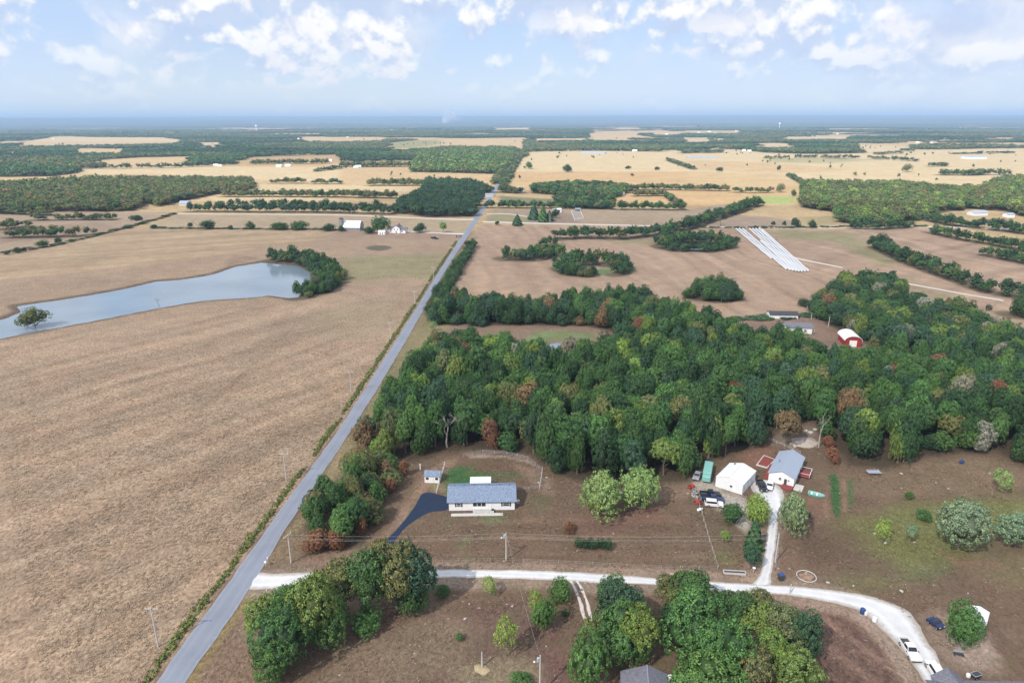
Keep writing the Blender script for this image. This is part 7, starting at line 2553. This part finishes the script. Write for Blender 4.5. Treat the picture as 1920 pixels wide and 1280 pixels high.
def heap(name, px, py, rx, ry, h, mat, label, cat, seed=0):
    """low mound with an uneven surface"""
    n, m = 20, 7
    r = np.random.default_rng(seed)
    V = [(0, 0, h)]
    ph = r.uniform(0, 6, 3)
    for j in range(1, m + 1):
        t = j / m
        for i in range(n):
            a = i / n * 6.2832
            k = 1 + 0.15 * math.sin(2 * a + ph[0]) + 0.1 * math.sin(5 * a + ph[1])
            V.append((rx * t * k * math.cos(a), ry * t * k * math.sin(a), max(-0.08, h * (0.5 + 0.5 * math.cos(math.pi * t)) * r.uniform(0.75, 1.15)) - (0.1 if j == m else 0)))
    bm = bmesh.new()
    vs = [bm.verts.new(v) for v in V]
    for i in range(n):
        bm.faces.new((vs[0], vs[1 + i], vs[1 + (i + 1) % n]))
        for j in range(m - 1):
            a, b = 1 + j * n + i, 1 + j * n + (i + 1) % n
            bm.faces.new((vs[a], vs[a + n], vs[b + n], vs[b]))
    mb = MB()
    mb.bm.free()
    mb.bm = bm
    o = mb.build(name, M[mat], None, True, label=label, cat=cat)
    o.location = G(px, py)
    return o


heap('dirt_heap', 1508, 829, 5.2, 3.6, 1.5, 'dirt_pale', 'pale dirt heap in the clearing above the grey roofed house', 'heap', 4)
heap('straw_mound', 903, 1254, 1.6, 1.4, 0.25, 'straw', 'flat straw mound round the white post at the bottom', 'straw', 6)
heap('rubble_heap', 1165, 922, 3.0, 1.0, 0.5, 'stone', 'low pale rubble heap between the two round lawn trees', 'heap', 8)
for i, (px, py, s) in enumerate(((1520, 812, 0.9), (1512, 808, 0.6), (1528, 806, 0.7), (1490, 838, 0.5))):
    o = MB().ball((0, 0, s * 0.3), s, 1.2, 0.9, 0.7, 1).build('boulder', M['stone'], None, label=['largest pale boulder behind the dirt heap', 'small boulder touching the left of the largest one', 'boulder at the wood edge behind the dirt heap', 'small boulder at the foot of the dirt heap'][i], cat='rock', group='boulders at the dirt heap')
    o.location = G(px, py)

# teal tub boat on the lawn, trailer cap, planter, ring, bins
bt = empty('small_boat', G(1530, 929), -0.5, 'small teal boat lying on the lawn right of the grey roofed house', 'boat')
mb = MB()
prof = [(-2.0, 0.85), (-1.9, 1.0), (0.6, 1.05), (1.5, 0.7), (2.2, 0.06)]
lo = [mb.bm.verts.new((x * 0.9, y * 0.75, 0.0)) for x, y in prof] + [mb.bm.verts.new((x * 0.9, -y * 0.75, 0.0)) for x, y in prof[::-1]]
hi = [mb.bm.verts.new((x, y, 0.62)) for x, y in prof] + [mb.bm.verts.new((x, -y, 0.62)) for x, y in prof[::-1]]
inn = [mb.bm.verts.new((x * 0.9, y * 0.85, 0.60)) for x, y in prof] + [mb.bm.verts.new((x * 0.9, -y * 0.85, 0.60)) for x, y in prof[::-1]]
flo = [mb.bm.verts.new((x * 0.8, y * 0.7, 0.22)) for x, y in prof] + [mb.bm.verts.new((x * 0.8, -y * 0.7, 0.22)) for x, y in prof[::-1]]
for ra, rb_ in ((lo, hi), (hi, inn), (inn, flo)):
    for i in range(10):
        mb.bm.faces.new((ra[i], ra[(i + 1) % 10], rb_[(i + 1) % 10], rb_[i]))
mb.bm.faces.new(flo)
mb.bm.faces.new(lo[::-1])
mb.build('hull', M['teal'], bt)
for x in (-1.1, 0.2):
    MB().box((x, 0, 0.45), (0.35, 1.5, 0.06)).build('bench', M['white'], bt)
tc_ = empty('flat_trailer', G(1638, 888), 0.02, 'low grey flat trailer at the wood edge on the right lawn', 'trailer')
MB().box((0, 0, 0.62), (3.6, 1.7, 0.12)).build('bed', M['silver'], tc_)
rl = MB()
for s in (-1, 1):
    rl.box((0, s * 0.85, 0.9), (3.6, 0.06, 0.08))
    for x in (-1.7, -0.6, 0.6, 1.7):
        rl.box((x, s * 0.85, 0.78), (0.06, 0.06, 0.3))
rl.build('side_rail', M['silver'], tc_)
MB().tube([(-1.8, 0, 0.55), (-2.9, 0, 0.4)], 0.05, 6).build('tow_bar', M['dark'], tc_)
wheels(tc_, 3.6, 1.9, 0.3, (0.3,))
tb = empty('blue_cart', G(1803, 868), 0.7, 'small blue cart at the wood edge in the upper right lawn', 'cart')
MB().box((0, 0, 0.5), (1.5, 0.9, 0.4), 0, 1.1).build('tray', M['blue'], tb)
wheels(tb, 1.5, 0.9, 0.22, (0.1,))
MB().tube([(-0.7, 0, 0.5), (-1.5, 0, 0.3)], 0.04, 5).build('tow_bar', M['dark'], tb)
pl = empty('raised_bed', G(1377, 1074), -0.1, 'long narrow white edged raised bed at the end of the rail fence', 'planter')
mb = MB()
mb.box((0, 0.5, 0.2), (4.7, 0.14, 0.42)).box((0, -0.5, 0.2), (4.7, 0.14, 0.42)).box((2.35, 0, 0.2), (0.14, 0.86, 0.42)).box((-2.35, 0, 0.2), (0.14, 0.86, 0.42))
mb.build('rim', M['concrete'], pl)
MB().box((0, 0, 0.12), (4.5, 0.84, 0.22)).build('soil', M['dark'], pl)
rg = empty('garden_ring', G(1512, 1080), 0, 'white edged round flower ring on the lawn right of the gravel drive', 'garden ring')
mb = MB()
n = 28
mb.tube([(2.0 * math.cos(i / n * 6.2832), 2.0 * math.sin(i / n * 6.2832), 0.07) for i in range(n + 1)], 0.10, 6, cap=False)
mb.build('edging', M['concrete'], rg)
h_ = heap('soil', 1512, 1080, 1.7, 1.7, 0.25, 'soil', None, None, 3)
h_.parent = rg
h_.location = (0, 0, 0)
MB().box((0.1, 0.5, 0.4), (0.35, 0.3, 0.5), 0.4).build('ornament', M['stone'], rg)
bn = empty('wheeled_bin', G(1464, 1087), 0.1, 'dark blue wheeled bin beside the mouth of the gravel drive', 'bin')
MB().box((0, 0, 0.75), (0.95, 0.9, 1.3), 0, 1.12).build('bin_body', M['dark'], bn)
MB().box((0, 0.04, 1.46), (1.14, 1.08, 0.1)).build('lid', M['blue'], bn)
for s in (-1, 1):
    MB().cyl((s * 0.42, 0.42, 0.14), 0.14, 0.1, 8, 'X').build('wheel', M['tyre'], bn)


def mailbox(px, py, label, mat='white'):
    r = empty('mailbox', G(px, py), 1.0, label, 'mailbox')
    MB().box((0, 0, 0.55), (0.1, 0.1, 1.1)).build('post', M['pole'], r)
    MB().prism([(-0.16, 1.1), (0.16, 1.1), (0.16, 1.3), (0.09, 1.4), (-0.09, 1.4), (-0.16, 1.3)], -0.3, 0.3).build('box', M[mat], r)
    MB().box((0.19, 0.1, 1.32), (0.03, 0.05, 0.2)).build('flag', M['red'], r)


mailbox(499, 1062, 'white mailbox on a post at the road junction, lower of two')
mailbox(503, 1054, 'grey mailbox on a post at the road junction, upper of two', 'silver')
mailbox(1413, 1073, 'white mailbox at the foot of the small dark drive tree')
st = empty('marker_post', G(500, 1107), 0, 'short white marker post at the lower corner of the gravel lane', 'post')
MB().box((0, 0, 0.45), (0.12, 0.12, 0.95)).build('stake', M['white'], st)
MB().box((0, -0.07, 0.8), (0.14, 0.02, 0.16)).build('reflector', M['red'], st)
st = empty('marker_post', G(788, 880), 0, 'white post at the wood edge above the garden shed', 'post')
MB().box((0, 0, 0.8), (0.22, 0.22, 1.6)).build('stake', M['white'], st)
MB().box((0, 0, 1.65), (0.3, 0.3, 0.1)).build('cap', M['white'], st)


def drum(px, py, r_, h_, mat, label, cat='barrel'):
    r = empty('barrel', G(px, py), 0, label, cat)
    MB().tube([(0, 0, 0), (0, 0, 0.05), (0, 0, h_ * 0.5), (0, 0, h_ - 0.05), (0, 0, h_)], [r_ * 0.93, r_, r_ * 1.06, r_, r_ * 0.93], 14).build('drum', M[mat], r)
    MB().cyl((0, 0, h_ + 0.03), r_ * 0.8, 0.06, 12).build('lid', M[mat], r)


drum(1617, 1149, 0.5, 1.1, 'blue', 'blue barrel at the edge of the gravel turning area')
drum(1623, 1152, 0.3, 0.7, 'white', 'small white drum touching the blue barrel')
drum(1639, 1164, 0.42, 0.9, 'white', 'white drum beside the gravel lane below the blue barrel')
be = empty('garden_bench', G(1797, 1229), -0.2, 'dark slatted bench on bare ground below the bright green tree', 'bench')
for i in range(4):
    MB().box((0, -0.2 + i * 0.15, 0.46), (1.7, 0.11, 0.05)).build('seat_slat', M['dark'], be)
for i in range(3):
    MB().box((0, 0.36, 0.62 + i * 0.15), (1.7, 0.05, 0.11)).build('back_slat', M['silver'], be)
for s in (-1, 1):
    MB().box((s * 0.7, 0.05, 0.21), (0.08, 0.55, 0.42)).box((s * 0.7, 0.40, 0.65), (0.08, 0.05, 0.6)).build('leg', M['dark'], be)
gk = empty('yard_cart', G(1829, 1270), 0.3, 'dark green garden cart with pale frame behind the lower right house', 'cart')
MB().box((0, 0, 0.6), (1.4, 0.9, 0.5), 0, 1.15).build('tray', M['dark'], gk)
fr_ = MB().tube([(-0.8, -0.5, 0.9), (-0.8, 0.5, 0.9), (0.8, 0.5, 0.9), (0.8, -0.5, 0.9), (-0.8, -0.5, 0.9)], 0.05, 5)
fr_.build('frame', M['silver'], gk)
wheels(gk, 1.4, 1.0, 0.25, (-0.4, 0.4))
drum(1815, 1268, 0.35, 0.6, 'white', 'white tub left of the dark garden cart')
gt = empty('farm_gate', G(860, 445), 0.2, 'dark gate leaf at the farmhouse drive mouth', 'gate')
for s in (-1, 1):
    MB().box((s * 2.0, 0, 0.9), (0.5, 0.5, 1.9)).build('gate_pier', M['dark'], gt)
for i in range(4):
    MB().box((0, 0, 0.35 + i * 0.35), (3.5, 0.06, 0.1)).build('bar', M['dark'], gt)

# small scattered stones and dead wood on the lawns
rs = random.Random(31)
spots = [(1230, 940), (1290, 925), (1215, 968), (1150, 1000), (880, 1132), (872, 1160), (1010, 905), (1025, 895), (1030, 915), (1690, 888), (1755, 905), (1778, 916), (1690, 915), (1640, 1000), (1690, 1108), (1600, 1098), (1552, 1092), (1815, 1112), (1660, 1018), (1715, 1016)]
ob = None
for i, (px, py) in enumerate(spots):
    if ob is None:
        ob = MB().ball((0, 0, 0.1), 0.34, 1.4, 0.9, 0.5, 1).build('stone', M['stone'], None, label='small pale stone or clod lying on the dry lawn', cat='stone', group='pale stones on the lawns')
        o = ob
    else:
        o = ob.copy()
        col.objects.link(o)
    o.location = G(px, py)
    s = rs.uniform(0.5, 1.2)
    o.scale = (s, s, s)
    o.rotation_euler = (0, 0, rs.uniform(0, 6))


# ------------------------------------------------------------------ smoke, clouds, haze
def volume_mat(name, c, density, aniso=0.0):
    m = bpy.data.materials.new(name)
    m.use_nodes = True
    t = NT(m.node_tree)
    v = t.n('ShaderNodeVolumePrincipled')
    v.inputs['Color'].default_value = (*c, 1)
    v.inputs['Density'].default_value = density
    v.inputs['Anisotropy'].default_value = aniso
    o = t.n('ShaderNodeOutputMaterial')
    t.l(v.outputs[0], o.inputs['Volume'])
    return m


hz = MB().box((0, 12500, 87), (64000, 42000, 256)).build('haze', volume_mat('haze', (0.50, 0.71, 1.0), 9.5e-5, 0.0), None, kind='stuff', label='pale blue haze over the whole country')


def cloud():
    """the low cumulus bank over the near country; sun comes through it dimmed and softened"""
    zc = 1000.0
    off = SUN_DIR * (zc / SUN_DIR.z)
    # outline of the shade it throws on the fields
    out = [(-1500, -400), (-1500, 520), (-900, 790), (-600, 800), (-420, 780), (-300, 790), (-220, 960), (-120, 1010), (-20, 930), (20, 790), (120, 720),
           (230, 690), (330, 640), (480, 700), (700, 640), (1000, 560), (1150, 200), (1000, -300), (0, -500)]
    out = np.array(out, float)
    g = 46.0
    xs = np.arange(-1600, 1250, g)
    ys = np.arange(-620, 1130, g)
    X, Y = np.meshgrid(xs, ys, indexing='ij')
    x, y = X.ravel(), Y.ravel()
    sd = segdist(x, y, out)
    sd = np.where(inpoly(x, y, out), sd, -sd) + (fbm(x / 110, y / 110, 88, 3) - 0.5) * 90
    th = sstep(sd, -10, 110)
    n1 = fbm(x / 170.0, y / 170.0, 93, 4)
    thk = np.clip(th * (0.62 + 0.7 * n1), 0, 1)
    top = zc + 20 + th * (60 + 230 * n1)
    bot = zc - th * 25 * n1
    ins = sd > -10
    id_ = -np.ones(len(x), int)
    id_[ins] = np.arange(ins.sum())
    nI = int(ins.sum())
    I = np.arange(len(x)).reshape(X.shape)
    q_ = np.stack([I[:-1, :-1], I[1:, :-1], I[1:, 1:], I[:-1, 1:]], -1).reshape(-1, 4)
    q_ = q_[ins[q_].all(1)]
    Ft = id_[q_]
    V = np.concatenate([np.stack([x + off.x, y + off.y, top], 1)[ins], np.stack([x + off.x, y + off.y, bot], 1)[ins]])
    F = np.concatenate([Ft, Ft[:, ::-1] + nI])
    m = bpy.data.materials.new('cloud')
    m.use_nodes = True
    t = NT(m.node_tree)
    a = t.n('ShaderNodeAttribute', attribute_type='GEOMETRY', attribute_name='thickness')
    tr = t.n('ShaderNodeBsdfTransparent')
    tl = t.n('ShaderNodeBsdfTranslucent')
    tl.inputs[0].default_value = (0.74, 0.75, 0.78, 1)
    mx = t.n('ShaderNodeMixShader')
    t.l(t.math('MULTIPLY', a.outputs['Fac'], 0.25), mx.inputs[0])
    t.l(tr.outputs[0], mx.inputs[1])
    t.l(tl.outputs[0], mx.inputs[2])
    o = t.n('ShaderNodeOutputMaterial')
    t.l(mx.outputs[0], o.inputs[0])
    me = np_mesh('cloud', V, F, m, attrs={'thickness': ('FLOAT', 'POINT', np.concatenate([thk[ins], thk[ins]]))})
    link('cloud', me, kind='stuff', label='broad thin cloud bank shading the near fields and woods')


cloud()


def smoke():
    p = G(834, 233)
    p.z = float(zg(np.array([p.x]), np.array([p.y]))[0])
    r = random.Random(4)
    m = bpy.data.materials.new('smoke')
    m.use_nodes = True
    t = NT(m.node_tree)
    tr = t.n('ShaderNodeBsdfTransparent')
    df = t.n('ShaderNodeBsdfDiffuse')
    df.inputs[0].default_value = (0.95, 0.95, 0.96, 1)
    mx = t.n('ShaderNodeMixShader')
    mx.inputs[0].default_value = 0.05
    t.l(tr.outputs[0], mx.inputs[1])
    dl = t.n('ShaderNodeBsdfTranslucent')
    dl.inputs[0].default_value = (0.95, 0.95, 0.96, 1)
    m2 = t.n('ShaderNodeMixShader')
    t.l(df.outputs[0], m2.inputs[1])
    t.l(dl.outputs[0], m2.inputs[2])
    t.l(m2.outputs[0], mx.inputs[2])
    o_ = t.n('ShaderNodeOutputMaterial')
    t.l(mx.outputs[0], o_.inputs[0])
    top = 198 - p.z
    mb = MB()
    for i in range(26):
        k = r.random() ** 1.3
        q_ = 30 + 55 * k
        mb.ball((k * k * 130 + r.uniform(-40, 60) * (0.5 + k), r.uniform(-60, 60), min(top - q_, 20 + k * top * 0.8)), q_, r.uniform(0.9, 1.4), 1, 1, 2)
    o = mb.build('smoke', m, None, True, kind='stuff', label='faint white smoke plume rising on the far horizon')
    o.location = p


smoke()


# ------------------------------------------------------------------ dry grass standing on the near ground
def tuft_mesh(name, seed, n, h, spread, leaf):
    """a few lodged blades lying over one another"""
    r = np.random.default_rng(seed)
    pos = np.stack([r.normal(size=n) * spread, r.normal(size=n) * spread * 0.6, h * r.uniform(0.1, 1.0, n)], 1)
    nf = unit(np.stack([r.normal(size=n) * 0.42, r.normal(size=n) * 0.42, np.ones(n)], 1))
    V, F = leaf_quads(pos, nf, leaf * r.uniform(0.6, 1.4, n), r, 1.5)
    A = np.repeat(np.stack([r.uniform(0.15, 0.85, n), r.uniform(0, 0.25, n), np.zeros(n), np.ones(n)], 1), 4, 0)
    return np_mesh(name, V, F, M['leaf'], normals=np.repeat(unit(nf + np.array((0, 0, 0.5))), 4, 0), attrs={'leafvar': ('FLOAT_COLOR', 'POINT', A)})


def land_at(x, y):
    """colour of the ground sheet at a point (nearest grid vertex)"""
    d = np.hypot(x, y)
    i = np.clip(np.searchsorted(lr, d), 0, len(lr) - 1)
    nf = len(np.arange(-46, 46.01, 0.18))
    j = np.clip(np.round((np.degrees(np.arctan2(x, y)) + 46) / 0.18).astype(int), 0, nf - 1)
    k = i * len(la) + j
    return land[k], cover[k]


ROADS = [np.array([tuple(G(*p))[:2] for p in q_]) for q_ in (
    [(100, 1500), (275, 1280), (420, 1077), (515, 957), (625, 803), (760, 611), (860, 455), (890, 455), (796, 611), (682, 803), (570, 957), (500, 1062), (500, 1110), (425, 1192), (362, 1280), (230, 1500)],
    [(462, 1108), (580, 1101), (810, 1086), (1130, 1096), (1350, 1111), (1480, 1119), (1608, 1147), (1680, 1210), (1740, 1300), (1800, 1300), (1748, 1212), (1722, 1168), (1640, 1117), (1480, 1095), (1350, 1088), (1130, 1072), (810, 1064), (580, 1070), (484, 1069)],
    [(1405, 1096), (1424, 1070), (1436, 1000), (1430, 940), (1404, 918), (1404, 895), (1490, 900), (1500, 920), (1466, 940), (1462, 1000), (1452, 1070), (1448, 1096)],
    [(704, 1036), (737, 997), (790, 922), (842, 928), (842, 960), (800, 966), (758, 998), (734, 1030)],
    [(836, 962), (970, 960), (966, 900), (842, 902)], [(1336, 912), (1392, 930), (1412, 900), (1380, 872), (1350, 874)], [(1436, 904), (1500, 922), (1520, 868), (1470, 850)],
    [(1410, 875), (1432, 850), (1460, 862), (1440, 882)], [(795, 907), (828, 907), (828, 890), (797, 890)])]


def grass():
    protos = []
    for i, (n, h, sp, lf) in enumerate(((11, 0.34, 0.30, 0.15), (9, 0.26, 0.26, 0.13), (6, 0.12, 0.18, 0.10))):
        me = tuft_mesh('grass_tuft', 400 + i, n, h, sp, lf)
        o = link('grass_tuft', me, kind='stuff', label=['upright tuft of dry grass in the left field', 'bent tuft of dry grass in the left field', 'short tuft of dry grass on the lawn'][i])
        o.location = [G(150, 1180), G(180, 1150), G(1200, 1045)][i]
        o['tint'] = [0.3, 0.22, 0.16]
        protos.append(o)
    r = np.random.default_rng(91)
    items = []
    for (x0, x1, y0, y1, dens, tall) in ((-300, -52, 92, 330, 1.9, True), (-66, 175, 92, 205, 1.5, False)):
        n = int((x1 - x0) * (y1 - y0) * dens)
        x, y = r.uniform(x0, x1, n), r.uniform(y0, y1, n)
        k = np.abs(x) < 0.80 * y + 6
        k &= r.uniform(0, 1, n) < np.clip(1.6 - np.hypot(x, y) / 210.0, 0.0, 1)
        for p in ROADS + [WOODW['main'], WOODW['copse']]:
            k &= ~inpoly(x, y, p)
        patch = fbm(x / 4.0, y / 4.0, 17, 3)
        k &= patch > (0.36 if tall else 0.46)
        x, y, patch = x[k], y[k], patch[k]
        c, cv = land_at(x, y)
        left = cv[:, 0] > 0.8
        keep = left if tall else ~left
        x, y, c, patch = x[keep], y[keep], c[keep], patch[keep]
        f = r.uniform(0.72, 1.28, len(x))
        straw = (r.uniform(0, 1, len(x)) < (0.05 if tall else 0.14))
        for a, b, cc, ff, st_, pt in zip(x, y, c, f, straw, patch):
            t = np.clip(cc * ff * 1.15, 0.02, 0.7)
            if st_:
                t = np.array((0.34, 0.27, 0.19)) * (0.7 + 0.5 * r.random())
            s = (0.5 + 0.6 * pt) * r.uniform(0.7, 1.3) * (0.85 if tall else 0.8)
            items.append((a, b, 0.0, (s, s, s * r.uniform(0.6, 1.2)), tuple(t), int(r.integers(0, 2)) if tall else int(r.integers(1, 3))))
    tree_mass('dry_grass', protos, items, 'dry grass tufts and straw on the near field and lawns')
    print('tufts', len(items))


grass()
